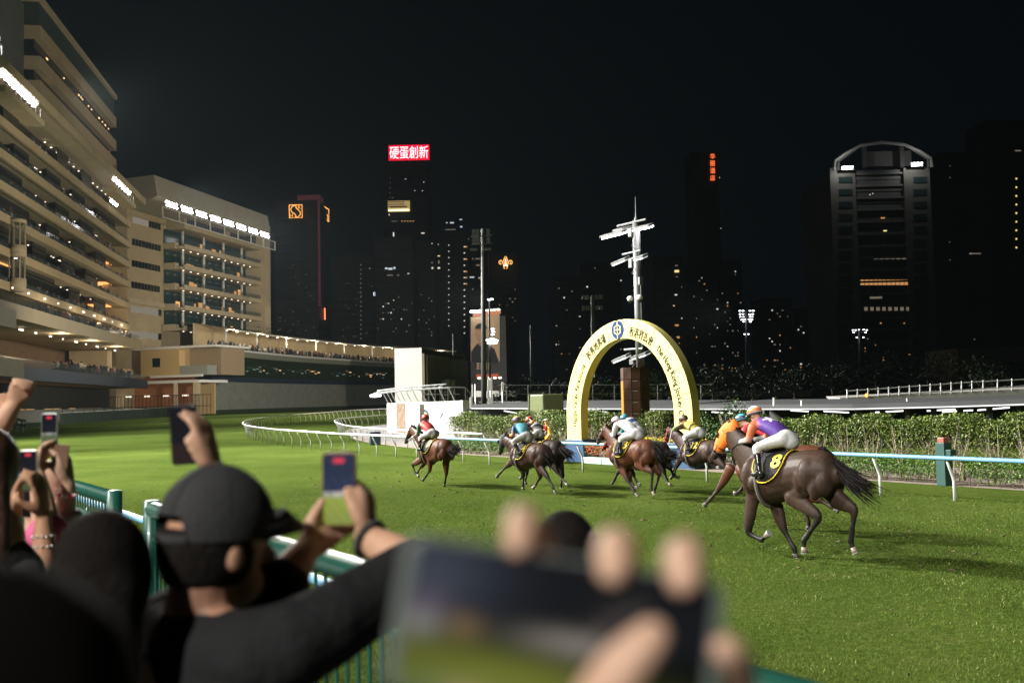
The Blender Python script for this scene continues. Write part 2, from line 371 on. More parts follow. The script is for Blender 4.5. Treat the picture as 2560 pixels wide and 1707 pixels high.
def shrub_meshes(seed, w=1.0, h=1.9, dens=1.0, greens=GREENS):
    """tall clipped shrub: several pale stems fanning up, leaves mostly in the upper half and on the outside"""
    r = np.random.default_rng(seed); st = MB()
    for i in range(9):
        x0, y0 = r.normal()*.1, r.normal()*.08; a = r.random()*6.28; sp = .25+.3*r.random()
        P = [(x0, y0, 0), (x0+math.cos(a)*sp*.2, y0+math.sin(a)*sp*.15, .45), (x0+math.cos(a)*sp*.7, y0+math.sin(a)*sp*.4, 1.05), (x0+math.cos(a)*sp*1.2+r.normal()*.06, y0+math.sin(a)*sp*.55, h*.93)]
        st.tube(P, [.022, .018, .013, .006], 5)
        for q in range(3):
            b = np.array(P[1])*(1-q*.3)+np.array(P[2])*q*.3; e = b+np.array([r.normal()*.28, r.normal()*.16, .35+.3*r.random()]); st.tube([b, (b+e)/2+r.normal(size=3)*.03, e], [.01, .008, .004], 4)
    n = int(3600*dens)
    z = h*(1-np.abs(r.normal(size=n))*.30); z = np.clip(z, .25, h*1.0)+r.normal(size=n)*.03
    x = (r.random(n)-.5)*w*1.08; y = np.clip(r.normal(size=n)*.24, -.45, .45)
    clump = np.sin(x*9+seed)*np.sin(z*7+seed*2)*.5+.5; keep = r.random(n) < np.where(z > h*.72, 1, .30+.70*clump**1.2); x, y, z = x[keep], y[keep], z[keep]
    return st.mesh('stems', True), np.c_[x, y, z]
sh_var = []
for sd in range(5):
    st, P = shrub_meshes(sd, 1.0, 1.88); st.materials.append(BARK); V, C = leaves(len(P), P, (0, -.3, .5), .036, GREENS)
    o = leaf_obj('foliage', V, C); me = o.data; bpy.data.objects.remove(o); sh_var.append((st, me))
wide_g = [(.05, .11, .02), (.04, .09, .016), (.07, .13, .022)]
_pl = ['behind the right end of the blue rail', 'beside the red-topped green post', 'behind the last runner', 'between the arch and the last runner', 'inside the arch', 'between the arch and the white advertising wall']
_o1 = ['', 'first', 'second', 'third', 'fourth', 'fifth', 'sixth', 'seventh', 'eighth', 'ninth', 'tenth', 'eleventh', 'twelfth', 'thirteenth', 'fourteenth', 'fifteenth', 'sixteenth', 'seventeenth', 'eighteenth', 'nineteenth']
def ORD(n): return _o1[n] if n < 20 else ('twentieth' if n == 20 else 'thirtieth' if n == 30 else ('twenty-' if n < 30 else 'thirty-')+_o1[n % 10])
tall_s = list(np.arange(12.5, 24.6, .98))+list(np.arange(29.2, 44.2, 1.0))
ang_t = math.atan2(T[1], T[0])
for i, s in enumerate(tall_s):
    where = 'far right' if s < 15 else 'right of the last horse' if s < 19.5 else 'behind the last horse' if s < 24.7 else 'in the finish arch' if s < 35 else 'left of the finish arch'
    k = i % 5; p = sn(s, 26.75)
    root = thing('tall_shrub', 'tall clipped hedge shrub with pale bare stems, %s from the right edge of the photo' % ORD(i+1), 'shrub', 'tall clipped hedge shrubs', loc=p)
    root.rotation_euler = (0, 0, ang_t+math.pi); sc = .90+.2*random.random(); root.scale = (1, 1, sc)
    share('stems', sh_var[k][0], root); share('foliage', sh_var[k][1], root)
# the taller dark bush right of the arch
def bush(name, label, p, w, h, n, greens, size=.045, group=None, depth=None, cat='bush'):
    root = thing(name, label, cat, group, loc=p); st = MB()
    for i in range(8):
        a = random.random()*6.28; st.tube([(0, 0, 0), (math.cos(a)*w*.2, math.sin(a)*w*.2, h*.4), (math.cos(a)*w*.4, math.sin(a)*w*.4, h*.8)], [.03, .02, .008], 5)
    st.build('stems', BARK, root, True)
    P = rng.normal(size=(n, 3)); P /= np.linalg.norm(P, axis=1)[:, None]; rr = (.55+.45*rng.random((n, 1))**.4)*(1+.22*np.sin(P[:, :1]*7+P[:, 2:]*6)*np.cos(P[:, 1:2]*8)); dp = depth or w
    P = P*rr*[[w/2, dp/2, h*.52]]+[[0, 0, h*.5]]; P = P[P[:, 2] > .05]
    V, C = leaves(len(P), P, (0, -.2, .4), size, greens); leaf_obj('foliage', V, C, root); return root
for s, n, w, h, lab in ((25.6, 27.2, 1.5, 2.35, 'dark green bush rising above the hedge, right beside the arch'), (27.0, 27.0, 1.2, 1.95, 'rounded green bush behind the right leg of the arch'), (24.6, 27.0, 1.1, 2.0, 'dark green bush behind the yellow and green jockey')):
    bush('green_bush', lab, sn(s, n), w, h, 1900, wide_g, .04)
# low clipped hedges along the path
def low_hedge(s0, s1, label, bare):
    root = thing('low_hedge', label, 'hedge', loc=sn((s0+s1)/2, 25.5)); root.rotation_euler = (0, 0, ang_t); L2 = (s1-s0)/2
    st = MB(); r = np.random.default_rng(int(s0*10))
    for i in range(int((s1-s0)*9)):
        x = (r.random()*2-1)*L2; y = r.normal()*.12; e = (x+r.normal()*.12, y+r.normal()*.1, .35+.25*r.random()); st.tube([(x, y, 0), (x+r.normal()*.05, y, .2), e], [.011, .009, .005], 5)
    st.build('stems', BARK, root, True)
    n = int((s1-s0)*1500); x = (r.random(n)*2-1)*L2; zz = r.random(n); z = .10+.62*zz**.8+.03*np.sin(x*5)+.02*r.normal(size=n); y = (r.random(n)*2-1)*.33
    shell = (np.abs(y) > .2) | (z > .6); y = np.where(shell, y, np.sign(y)*(.25+.08*r.random(n)))
    keep = (z > .30) | (r.random(n) < np.where(np.sin(x*3.1+s0)+np.sin(x*7.3) > bare, .6, .25)); P = np.c_[x, y, z][keep]
    V, C = leaves(len(P), P, (0, .5, .5), .034, [(.07, .15, .018), (.055, .125, .016), (.10, .18, .02), (.045, .1, .014)])
    leaf_obj('foliage', V, C, root); return root
low_hedge(11.8, 15.6, 'low clipped hedge at the right edge, past the red-topped post', -.2)
low_hedge(16.2, 23.6, 'low clipped hedge under the blue rail, left of the red-topped post', .3)
low_hedge(33.2, 43.5, 'low clipped hedge left of the arch, under the blue rail', .5)
# flower beds in the arch
def flowers(name, label, s0, s1, n, z0, z1, dep_, cols, size, cat='flower bed'):
    root = thing(name, label, cat, loc=sn((s0+s1)/2, n)); root.rotation_euler = (0, 0, ang_t); L2 = (s1-s0)/2
    nn = int((s1-s0)*900); P = np.c_[(rng.random(nn)*2-1)*L2, (rng.random(nn)*2-1)*dep_/2, z0+(z1-z0)*rng.random(nn)**.6]
    V, C = leaves(nn//2, P[:nn//2], (0, .4, .5), .03, [(.06, .12, .02), (.045, .09, .015)]); leaf_obj('leaves', V, C, root)
    cl = P[nn//2:].copy(); cl[:, 2] = z0+(cl[:, 2]-z0)*.9+.06; cc = np.round(cl/.11)*.11; cl = cc+(cl-cc)*.75+rng.normal(size=cl.shape)*.012; V, C = leaves(len(cl), cl, (0, .8, .6), size, cols); leaf_obj('blossoms', V, C, root, M('petal', rough=.6, attr='Col', spec=.2)); return root
flowers('orange_flowers', 'bed of orange red blossoms in the arch, left half', 28.6, 31.3, 24.95, .22, .78, .5, [(.8, .16, .06), (.85, .22, .1), (.7, .1, .04)], .026)
flowers('orange_flowers', 'orange red blossoms at the right leg of the arch', 26.5, 28.2, 24.95, .22, .78, .5, [(.8, .16, .06), (.85, .22, .1), (.7, .1, .04)], .026)
flowers('yellow_flowers', 'long bed of yellow blossoms behind the orange flowers', 25.9, 31.4, 26.0, .45, 1.02, .5, [(.75, .55, .03), (.7, .42, .02), (.6, .5, .06)], .026)
pl = thing('planter', 'grey green planter trough under the orange flowers', 'planter', loc=sn(28.9, 24.9)); pl.rotation_euler = (0, 0, ang_t)
PLM = M('planter_grey', (.30, .38, .36), .5, var=.12, vs=4)
for i in range(4):
    MB().bx(-2.4+i*1.2+.01, -1.2+i*1.2-.01, -.26, .26, .0, .24).build('trough', PLM, pl, bevel=.02)
# small objects at the rail
GP = M('post_green', (.014, .055, .045), .5, var=.15, vs=5); RB = M('red_box', (.32, .085, .07), .45, var=.1)
rp = thing('marker_post', 'square dark green post topped with a red box, behind the blue rail', 'post', loc=sn(15.97, 25.12)); rp.rotation_euler = (0, 0, ang_t-.15)
MB().bx(-.15, .15, -.15, .15, 0, 1.16).build('post', GP, rp, bevel=.01); MB().bx(-.1, .11, -.1, .1, 1.16, 1.30).build('lamp_box', RB, rp, bevel=.012); MB().bx(-.05, .06, -.106, -.1, 1.2, 1.26).build('lens', M('lens_dark', (.03, .01, .01), .2), rp); MB().bx(-.33, -.15, -.1, .12, .82, .98).build('side_box', GP, rp, bevel=.01)
OL = M('olive_box', (.095, .11, .045), .5, var=.12, vs=4, bump=.1)
gb = thing('green_cabinet', 'small olive green cabinet on the turf left of the arch', 'cabinet', loc=sn(32.6, 23.9)); gb.rotation_euler = (0, 0, ang_t)
MB().bx(-.5, .5, -.25, .25, 0, .62).build('case', OL, gb, bevel=.02); MB().bx(-.54, .54, -.28, .28, .62, .66).build('lid', OL, gb, bevel=.01); MB().bx(.25, .38, .25, .27, .40, .43).build('handle', M('dark', (.02, .02, .02), .5), gb)
# ================================================================ grandstands
CREAM = M('cream_render', (.45, .365, .225), .75, var=.10, vs=.4, bump=.05, bs=4)
CREAM2 = M('pale_cream_render', (.50, .42, .28), .75, var=.10, vs=.4)
DGLASS = M('dark_glass', (.012, .02, .022), .12, spec=.6, var=.3, vs=.6)
TEAL = M('teal_glass', (.03, .06, .06), .12, spec=.6)
NAVY = M('navy_panel', (.015, .03, .06), .5, var=.2, vs=1)
GREYW = M('grey_wall', (.20, .215, .185), .8, var=.18, vs=.5, bump=.1, bs=3)
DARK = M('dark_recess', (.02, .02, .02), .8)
STEEL = M('galvanised', (.45, .46, .46), .45, metal=.6, var=.15, vs=4)
WPAINT = M('white_paint', (.74, .74, .70), .5, var=.06, vs=2)
LAMPW = E('flood_lamp', (1, .98, 1), 26); LAMPS = E('small_lamp', (1, .9, .72), 2.2); WARM = E('warm_ceiling_glow', (1, .42, .12), 1.6); WARM2 = E('warm_room', (1, .55, .2), .55); COLDW = E('lit_window', (1, .9, .72), .2)
PEOPLE = M('crowd_clothes', rough=.8, attr='Col', spec=.2)
def crowd(name, label, pts, face=None, bright=1., h=1.7):
    """a packed crowd as one mass: small figures with head, torso and legs"""
    P = np.asarray(pts); n = len(P); V = []; Cc = []; F4 = []; k = 0
    pal = np.array([(.02, .02, .025), (.03, .03, .04), (.6, .58, .55), (.25, .22, .2), (.05, .06, .12), (.35, .1, .08), (.5, .48, .46), (.03, .03, .03), (.12, .11, .1)])
    boxes = []
    for i in range(n):
        s = .93+.14*random.random(); c = pal[random.randrange(len(pal))]*bright; lean = random.uniform(-.06, .06)
        for (z0, z1, w, d, col) in ((0, .82, .17, .11, (.03, .03, .04)), (.8, 1.42, .23, .13, c), (1.46, 1.72, .09, .1, (.42, .27, .19) if random.random() < .5 else (.02, .015, .012))):
            b = P[i]; x = lean*z0
            q = [(b[0]+x+sx*w, b[1]+sy*d, b[2]+zz*s) for zz in (z0, z1) for sx, sy in ((-1, -1), (1, -1), (1, 1), (-1, 1))]
            V += q; Cc += [col]*8; o = k; k += 8
            F4 += [o, o+1, o+5, o+4, o+1, o+2, o+6, o+5, o+2, o+3, o+7, o+6, o+3, o, o+4, o+7, o+4, o+5, o+6, o+7]
    me = fast_mesh(name, np.array(V), 4, F4)
    at = me.color_attributes.new('Col', 'FLOAT_COLOR', 'POINT'); at.data.foreach_set('color', np.c_[np.array(Cc), np.ones(len(Cc))].ravel().astype(np.float32))
    o = obj(name, me, PEOPLE); return tag(o, label, 'crowd', kind='stuff')
class Frame:
    """facade frame: u along the wall, v out of it, z up"""
    def __init__(s, o, du): s.o = np.array([o[0], o[1], 0.]); s.du = np.array([du[0], du[1], 0.])/math.hypot(*du[:2]); s.dv = np.array([s.du[1], -s.du[0], 0.])
    def p(s, u, v, z): return s.o+s.du*u+s.dv*v+UP*z
    def box(s, mb, u0, u1, v0, v1, z0, z1, mi=0):
        return mb.box(s.p((u0+u1)/2, (v0+v1)/2, (z0+z1)/2), s.du*(u1-u0)/2, s.dv*(v1-v0)/2, UP*(z1-z0)/2, mi)
    def uv(s, x, y, v):
        """u, z where the photo point meets the plane at offset v"""
        d = ray(x, y); t = ((s.o-CAM)@s.dv+v)/(d@s.dv); P = CAM+d*t; return (P-s.o)@s.du, P[2]
# ---------------------------------------------------------------- first stand (left)
e1 = dep(327, 700, 211); a1 = ray(873, 1001); f1 = Frame(e1, (-a1[0], -a1[1]))       # u grows towards the camera
f1.dv = np.array([-f1.du[1], f1.du[0], 0.]);
if f1.dv[0] < 0: f1.dv = -f1.dv                                                        # v points at the track
st1 = thing('grandstand', 'tall cream grandstand with stacked balconies at the left edge', 'grandstand', loc=(0, 0, 0))
L1 = 100.
ztop = [f1.uv(327, y, 0)[1] for y in (827, 773, 720, 671, 621, 570, 512)]
pane_me = MB().bx(-.5, .5, -.5, .5, -.5, .5).mesh('glass_panel'); pane_me.materials.append(DGLASS)
bal_me = MB().bx(-.5, .5, -.5, .5, -.5, .5).mesh('balustrade_panel'); bal_me.materials.append(M('balustrade_glass', (.10, .14, .14), .08, alpha=.28, spec=.6))
litp = MB().bx(-.5, .5, -.5, .5, -.5, .5).mesh('window'); litp.materials.append(COLDW)
def pane(fr, root, u0, u1, v, z0, z1, me=pane_me, name='glass_panel', th=.06):
    return share(name, me, root, M4=mat4(fr.p((u0+u1)/2, v, (z0+z1)/2), fr.du*(u1-u0), fr.dv*th, UP*(z1-z0)))
for i, z in enumerate(ztop):
    out = 0. if i < 6 else 3.0
    m = MB(); f1.box(m, 0, L1, -.5+out, out, z, z+(1.2 if i < 6 else 1.3)); m.build('fascia', CREAM, st1)
    m = MB(); f1.box(m, 0, L1, -9, -.504+out, z+.25, z+.7); m.build('floor_slab', CREAM2, st1)
    zz = z+.70; h = (ztop[i+1]-z if i < 6 else 4.4)-.45
    if i < 6:
        u = 14. if i < 4 else 6.
        while u < L1:
            w = 7.2+1.2*((i*7+int(u)) % 3); pane(f1, st1, u, min(u+w-.25, L1), -1.9-1.5*((i+int(u/7)) % 2), zz, zz+h); u += w
        m = MB(); f1.box(m, 0, u if u < L1 else L1, -9.4, -9, zz, zz+h); m.build('back_wall', M('brown_wall', (.20, .13, .08), .8, var=.2, vs=1), st1)
        m = MB(); f1.box(m, 0, .5, -9, -.6, zz, zz+h); m.build('end_wall', CREAM, st1)
        # stair flight at the far end of each balcony
        if 0 < i < 4:
            m = MB(); A = f1.p(12, -3.4, zz); Bp = f1.p(6, -3.4, zz+h*.95)
            m.box((A+Bp)/2, (Bp-A)/2, f1.dv*.7, UP*.35); m.build('stair_flight', M('stair_grey', (.3, .28, .22), .8), st1)
# terrace balustrade glass
for i in range(5):
    for u in np.arange(1, 99, 7.):
        pane(f1, st1, u, u+6.85, -.2, ztop[i]+1.2, ztop[i]+1.85, me=bal_me, name='balustrade_panel')
# orange glowing slabs stand in for lamplight on the balcony ceilings
for k, i in enumerate((0, 1, 2)):
    m = MB(); f1.box(m, 4.2, 9, -6.5, -3.0, ztop[i+1]+.05, ztop[i+1]+.22); m.build('ceiling_glow', WARM, st1)
    m = MB(); f1.box(m, 66, 78, -6.5, -3.2, ztop[i+1]+.05, ztop[i+1]+.22); m.build('ceiling_glow', WARM, st1)
for i in range(6):
    m = MB()
    for q in range(9 if i < 5 else 14):
        u = random.uniform(12, 60); f1.box(m, u, u+.25, -3.5, -3.3, ztop[i+1]+.1, ztop[i+1]+.2) if i < 5 else f1.box(m, 8+q*3.4, 8.3+q*3.4, -2.6, -2.35, ztop[6]-.2, ztop[6]-.1)
    tag(m.build('downlights', LAMPS, st1), kind='stuff')
# upper block set back above the floodlight deck
zt = [f1.uv(291, y, -5)[1] for y in (424, 378, 320, 250)]; ut0 = f1.uv(291, 320, -5)[0]; ut1 = f1.uv(101, 110, -5)[0]
for i, z in enumerate(zt[:3]):
    m = MB(); f1.box(m, ut0, ut1, -16, -5, z, z+2.2); m.build('band', CREAM, st1)
    m = MB(); f1.box(m, ut0+.6, ut1-.6, -15, -6.2, z+2.2, zt[i+1]); m.build('window_band', DGLASS, st1)
    m = MB()
    for q in range(12 if i else 4):
        u = ut0+2+(ut1-ut0-4)*random.random()**.8; f1.box(m, u, u+random.uniform(.3, .9), -6.2, -6.1, zt[i+1]-1.0, zt[i+1]-.75)
    tag(m.build('lit_lamps', E('amber_dot', (1, .62, .25), 1.6), st1), kind='stuff')
m = MB(); f1.box(m, ut0, ut1, -16, -4.8, zt[3], zt[3]+.9); m.build('roof_edge', CREAM2, st1)
m = MB(); f1.box(m, ut0+.3, ut1-.3, -15, -5.4, zt[2]+2.2, zt[3]); m.build('plant_screen', M('screen_green', (.045, .07, .06), .6, var=.2, vs=1), st1)
m = MB(); f1.box(m, .5, ut1, -13, -7, ztop[6]+1.3, zt[0]); m.build('set_back_wall', DGLASS, st1)
m = MB(); f1.box(m, ut1+2, L1, -16, -7, ztop[6]+1.3, ztop[6]+24); m.build('lift_tower', M('tower_dark', (.10, .11, .10), .7, var=.2, vs=.5), st1)
# bay windows stacked on the balconies near the left edge
ub, _ = f1.uv(60, 640, 1.5)
for k, (i0) in enumerate((1, 2)):
    z0 = ztop[i0-1]+.9; c = f1.p(ub, .6, 0)
    b = thing('bay_window', ['lower rounded glass bay on the left grandstand, lit, with a person inside', 'upper rounded glass bay on the left grandstand, dark inside'][k], 'bay window', loc=c+UP*z0)
    MB().tube([(0, 0, -.9), (0, 0, -.1), (0, 0, .9)], [1.0, 1.2, 1.2], 20).build('base', CREAM2, b, True)
    MB().tube([(0, 0, .9), (0, 0, 4.0)], 1.05, 20).build('glass', M('bay_glass', (.1, .11, .1), .05, alpha=.35), b, True)
    MB().tube([(0, 0, 4.0), (0, 0, 4.5)], 1.2, 20).build('cap', CREAM2, b, True)
    for a in range(8): MB().bx(-.05, .05, 1.0, 1.1, .9, 4.0).build('mullion', CREAM2, b).rotation_euler = (0, 0, a*math.pi/4)
    if k == 0:
        MB().ell((0, -.4, 3.75), .2, .2, .1).build('lamp', LAMPW, b)
pp = Blob(); z0 = ztop[0]+1.8
pb = f1.p(ub, .8, z0)
pp.limb([pb+UP*.9, pb+UP*1.2, pb+UP*1.5], [(.2, .14), (.21, .14), (.16, .1)], (.02, .02, .03)).limb([pb, pb+UP*.9], [.12, .16], (.02, .02, .02)).limb([pb+UP*1.5, pb+UP*1.62], [.06, .06], (.4, .25, .18)).ball(pb+UP*1.75, .1, .11, .13, (.4, .25, .18))
tag(pp.build('person', PEOPLE, None, .05, 2), 'person in dark clothes standing inside the lit bay window', 'person')
# lower terraces, projecting
def terrace(fr, u0, u1, v, z0, z1, mat, name, root): m = MB(); fr.box(m, u0, u1, v-.6, v, z0, z1); return m.build(name, mat, root)
v2 = 5.; uu, za = f1.uv(356, 876, v2); _, zb = f1.uv(356, 858, v2); terrace(f1, uu, L1, v2, za, zb+.4, CREAM, 'terrace_fascia', st1)
m = MB(); f1.box(m, uu, L1, -9, v2-.61, za+.1, za+.6); m.build('terrace_slab', CREAM2, st1)
v3 = 6.; u3, zc = f1.uv(369, 971, v3); _, zd = f1.uv(369, 950, v3); terrace(f1, u3, L1, v3, zc, zd, NAVY, 'navy_fascia', st1)
m = MB(); f1.box(m, u3, L1, -9, v3-.61, zc+.1, zc+.6); m.build('terrace_slab', CREAM2, st1)
m = MB(); f1.box(m, 1, L1, -9.4, -9., zc, ztop[0]); m.build('back_wall', M('brown_wall'), st1)
m = MB(); f1.box(m, u3-1, u3+3, -8, -1, zc+.6, za); m.build('end_wall', CREAM, st1)
for u in np.arange(uu+1, L1, 5.):
    pane(f1, st1, u, u+4.9, v2-.3, zb+.4, zb+1.35, me=bal_me, name='balustrade_panel'); pane(f1, st1, u, u+4.9, v3-.3, zd, zd+1.0, me=bal_me, name='balustrade_panel')
u4 = f1.uv(75, 990, 3)[0]; u5 = f1.uv(274, 1000, 3)[0]
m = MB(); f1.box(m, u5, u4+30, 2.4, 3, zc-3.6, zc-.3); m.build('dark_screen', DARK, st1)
m = MB(); f1.box(m, u5-4, u4+30, 3.2, 4.2, zc-5.4, zc-3.7); m.build('canopy_edge', M('canopy_grey', (.13, .14, .12), .7), st1)
m = MB(); f1.box(m, u3, u4+40, -3, -2.6, 0, zc); m.build('ground_wall', M('brown_wall'), st1)
for u, w, on in [(u5+2+q*4.7, 3.4, q % 3 != 1) for q in range(13)]:
    m = MB(); f1.box(m, u, u+w, -2.5, -2.3, .9, 4.1); m.build('lit_opening', WARM2 if on else DARK, st1)
m = MB()
for q in range(16): f1.box(m, u5-6+q*4.3, u5-5.6+q*4.3, 2.4, 2.9, zc-5.6, zc-5.45)
tag(m.build('downlights', LAMPS, st1), kind='stuff')
# near-left projecting cream block ends
for (x0, y0, x1, y1, v) in ((-30, 776, 41, 822, 9), (-30, 900, 61, 944, 10)):
    ua, z1_ = f1.uv(x1, y0, v); _, z0_ = f1.uv(x1, y1, v); m = MB(); f1.box(m, ua, ua+12, 0, v, z0_, z1_); m.build('projecting_block', CREAM2, st1)
crowd('terrace_crowd', 'packed crowd leaning on the upper open terrace of the left grandstand', [f1.p(u, v2-1.0-random.random()*2.2, zb+.1) for u in np.sort(np.random.default_rng(1).uniform(uu+4, 74, 190))], bright=1.)
crowd('terrace_crowd', 'dim crowd on the lower terrace above the navy band of the left grandstand', [f1.p(u, v3-1.0-random.random()*3, zd-.3+random.random()*.5) for u in np.random.default_rng(2).uniform(u3+8, 66, 170)], bright=.8)
crowd('terrace_crowd', 'dark crowd standing in the balconies of the left grandstand', [f1.p(u, -.75-random.random()*.9, ztop[j]+.75) for j in range(5) for u in np.random.default_rng(3+j).uniform(3, 75, 40)], bright=.8)
crowd('ground_crowd', 'small crowd in the lit ground floor openings of the left grandstand', [f1.p(u, -1+random.random()*2, .75) for u in np.random.default_rng(9).uniform(u5+8, 75, 60)], bright=.7)
m = MB()
for (zz, vv) in ((za, 1.), (ztop[0], 2.2)):
    for q in range(10): f1.box(m, uu+6+q*7+random.uniform(-1, 1), uu+6.25+q*7+random.uniform(0, .3), vv, vv+.2, zz-.4, zz-.15)
tag(m.build('terrace_lamps', LAMPS, st1), kind='stuff')
# ---------------------------------------------------------------- floodlight banks
lamp_me = MB().tube([(0, 0, -.25), (0, 0, 0), (0, 0, .08)], [.18, .42, .44], 14).mesh('lamp_housing', True); lamp_me.materials.append(STEEL)
lens_me = MB().ell((0, 0, .08), .40, .40, .14, seg=14, rings=6).mesh('lamp_lens', True); lens_me.materials.append(LAMPW)
def lamp(root, p, d, k=1.):
    d = np.asarray(d, float); d /= np.linalg.norm(d); u = np.cross(d, UP); u /= np.linalg.norm(u); w = np.cross(d, u)
    p = np.asarray(p)-np.array(root.location)
    h = share('lamp_housing', lamp_me, root, M4=mat4(p, u*k, w*k, d*k)); share('lamp_lens', lens_me, h)
    return h
aimv = np.array([.75, -.5, -.45])
def flood_deck(label, x0, y0, x1, y1, v, rows, n, k=1.):
    ua, z0 = f1.uv(x0, y0, v); ub_, z1 = f1.uv(x1, y1, v); z0 = (z0+z1)/2; z1 = z0
    root = thing('floodlight_bank', label, 'floodlights', 'floodlight banks on the grandstands', loc=f1.p((ua+ub_)/2, v, z0)); o = np.array(root.location); lo, hi = min(ua, ub_), max(ua, ub_)
    m = MB(); f1.box(m, lo-1, hi+1, v-2.2, v+.3, z0-2.6, z0-1.8); m.v = [q-o for q in m.v]; m.build('deck_edge', CREAM2, root)
    for t in np.linspace(0, 1, 8):
        u = lo+(hi-lo)*t; m = MB(); f1.box(m, u-.06, u+.06, v-.06, v+.06, z0-1.8, z0-.3); m.v = [q-o for q in m.v]; m.build('railing_post', WPAINT, root)
    m = MB(); f1.box(m, lo-.5, hi+.5, v-.04, v+.04, z0-.36, z0-.28); m.v = [q-o for q in m.v]; m.build('railing', WPAINT, root)
    for r in range(rows):
        for j in range(n):
            u = lo+(hi-lo)*(j+.5)/n+random.uniform(-.15, .15); lamp(root, f1.p(u, v-.6-.3*r, z0+.2+r*1.05), aimv+rng.normal(size=3)*.1, k)
flood_deck('blazing floodlight row high on the left grandstand, nearest the left edge', 14, 190, 101, 262, 3.0, 2, 9, 1.2)
flood_deck('blazing floodlight row at the far end of the left grandstand, above the flank wall', 290, 447, 333, 487, 3.0, 2, 6, 1.1)
flood_deck('floodlight cluster cut off by the top left edge of the photo', -42, 48, 4, 118, 6.0, 3, 5, 1.5)
rt = thing('floodlight_bank', 'small floodlight cluster inside the upper balcony of the left grandstand', 'floodlights', 'floodlight banks on the grandstands', loc=f1.p(18, -.5, ztop[5]+1.8))
for q in range(5): lamp(rt, f1.p(14+q*1.1, .1, ztop[5]+2.2+(q % 2)*.7), aimv, .8)
# ---------------------------------------------------------------- second stand
e2 = dep(412, 700, 240); a2 = ray(1900, 985); f2 = Frame(e2, (a2[0], a2[1]))
if f2.dv[1] > 0: f2.dv = -f2.dv
st2 = thing('grandstand', 'cream grandstand with six glass balconies under a big floodlit roof', 'grandstand')
vb = 5.; uR, _ = f2.uv(653, 740, vb); uL, _ = f2.uv(462, 700, vb)
uA, _ = f2.uv(318, 700, 0); zroof = f2.uv(412, 545, 0)[1]
m = MB(); f2.box(m, uA-4, uR+6, -14, 0, 0, zroof+2); m.build('main_block', CREAM, st2)
lv = [f2.uv(462, y, vb)[1] for y in (826, 774.6, 723.6, 672.6, 621.5)]
for i, z in enumerate(lv):
    m = MB(); f2.box(m, uL, uR, vb-.4, vb, z, z+1.15); m.build('balcony_fascia', CREAM2, st2)
    m = MB(); f2.box(m, uL-1.2, uR, .01, vb-.41, z+.02, z+.6); m.build('balcony_floor', CREAM2, st2)
    m = MB(); f2.box(m, uL-1.6, uL+.0, -.2, vb-1.6, z-.05, z+1.5); m.build('balcony_end', CREAM2, st2)
    m = MB(); f2.box(m, uL-1.2, uR, .012, .3, z+.6, (lv[i+1] if i < 4 else z+4.9)); m.build('rear_glazing', TEAL, st2)
    nb = 9
    for q in range(nb):
        u0 = uL+(uR-uL)*q/nb; pane(f2, st2, u0, u0+(uR-uL)/nb-.12, vb-.1, z+1.15, z+2.2, me=bal_me, name='balustrade_panel')
    m = MB()
    for q in range(11): u0 = uL+1.5+(uR-uL-2)*q/11; f2.box(m, u0, u0+.35, vb-1.6, vb-1.3, (lv[i]-.16), lv[i]-.04)
    tag(m.build('downlights', LAMPS, st2), kind='stuff')
    if i < 5:
        for q in range(4):
            u0 = uL+2+(uR-uL)*q/4; c = f2.p(u0, 3.2, 0); MB().tube([c+UP*(z+.6), c+UP*(z+4.6)], .32, 10).build('column', WPAINT, st2, True)
        m = MB()
        for q in range((0, 7, 2, 2, 1)[i]+2): u0 = random.uniform(uL+2, uR-3); f2.box(m, u0, u0+random.uniform(.6, 2.), .32, .4, z+1.2, z+random.uniform(2.4, 3.6))
        tag(m.build('lit_rooms', E('warm_rooms2', (1, .5, .16), 1.0), st2), kind='stuff')
m = MB(); f2.box(m, uL, uR, 0.02, vb, lv[4]+4.9, lv[4]+9.5); m.build('upper_wall', CREAM, st2)
for u0, u1 in ((uL+1, uL+(uR-uL)*.5), (uL+(uR-uL)*.56, uR-3)): m = MB(); f2.box(m, u0, u1, vb+.01, vb+.1, lv[4]+6.3, lv[4]+9.3); m.build('upper_glazing', NAVY, st2)
m = MB(); f2.box(m, uR, uR+3.2, -2, vb+1.2, 0, lv[4]+12); m.build('fin_wall', CREAM2, st2)
# slit windows on the flank wall
for k, (xa, ya, xb, yb, lit) in enumerate(((332, 549, 402, 568, 1), (330, 603, 402, 622, 0), (329, 656, 401, 674, 0), (328, 710, 400, 725, 0), (327, 770, 404, 784, 1), (322, 832, 404, 844, 1))):
    u0, z0 = f2.uv(xa, ya, 0.06); u1, z1 = f2.uv(xb, yb, .06); z0 = (z0+z1)/2
    n = 9
    for q in range(n):
        a = u0+(u1-u0)*q/n; on = lit and q < (5 if k == 0 else 8)
        pane(f2, st2, a+.08, u0+(u1-u0)*(q+1)/n-.08, .05, z0-.75, z0+.75, me=litp if on else pane_me, name='window')

m = MB(); u0, z0 = f2.uv(325, 745, 0); u1, z1 = f2.uv(412, 765, 0); f2.box(m, u0-3, uL-1.6, .005, .5, z1-.5, z1+.6); m.build('ledge', CREAM2, st2)
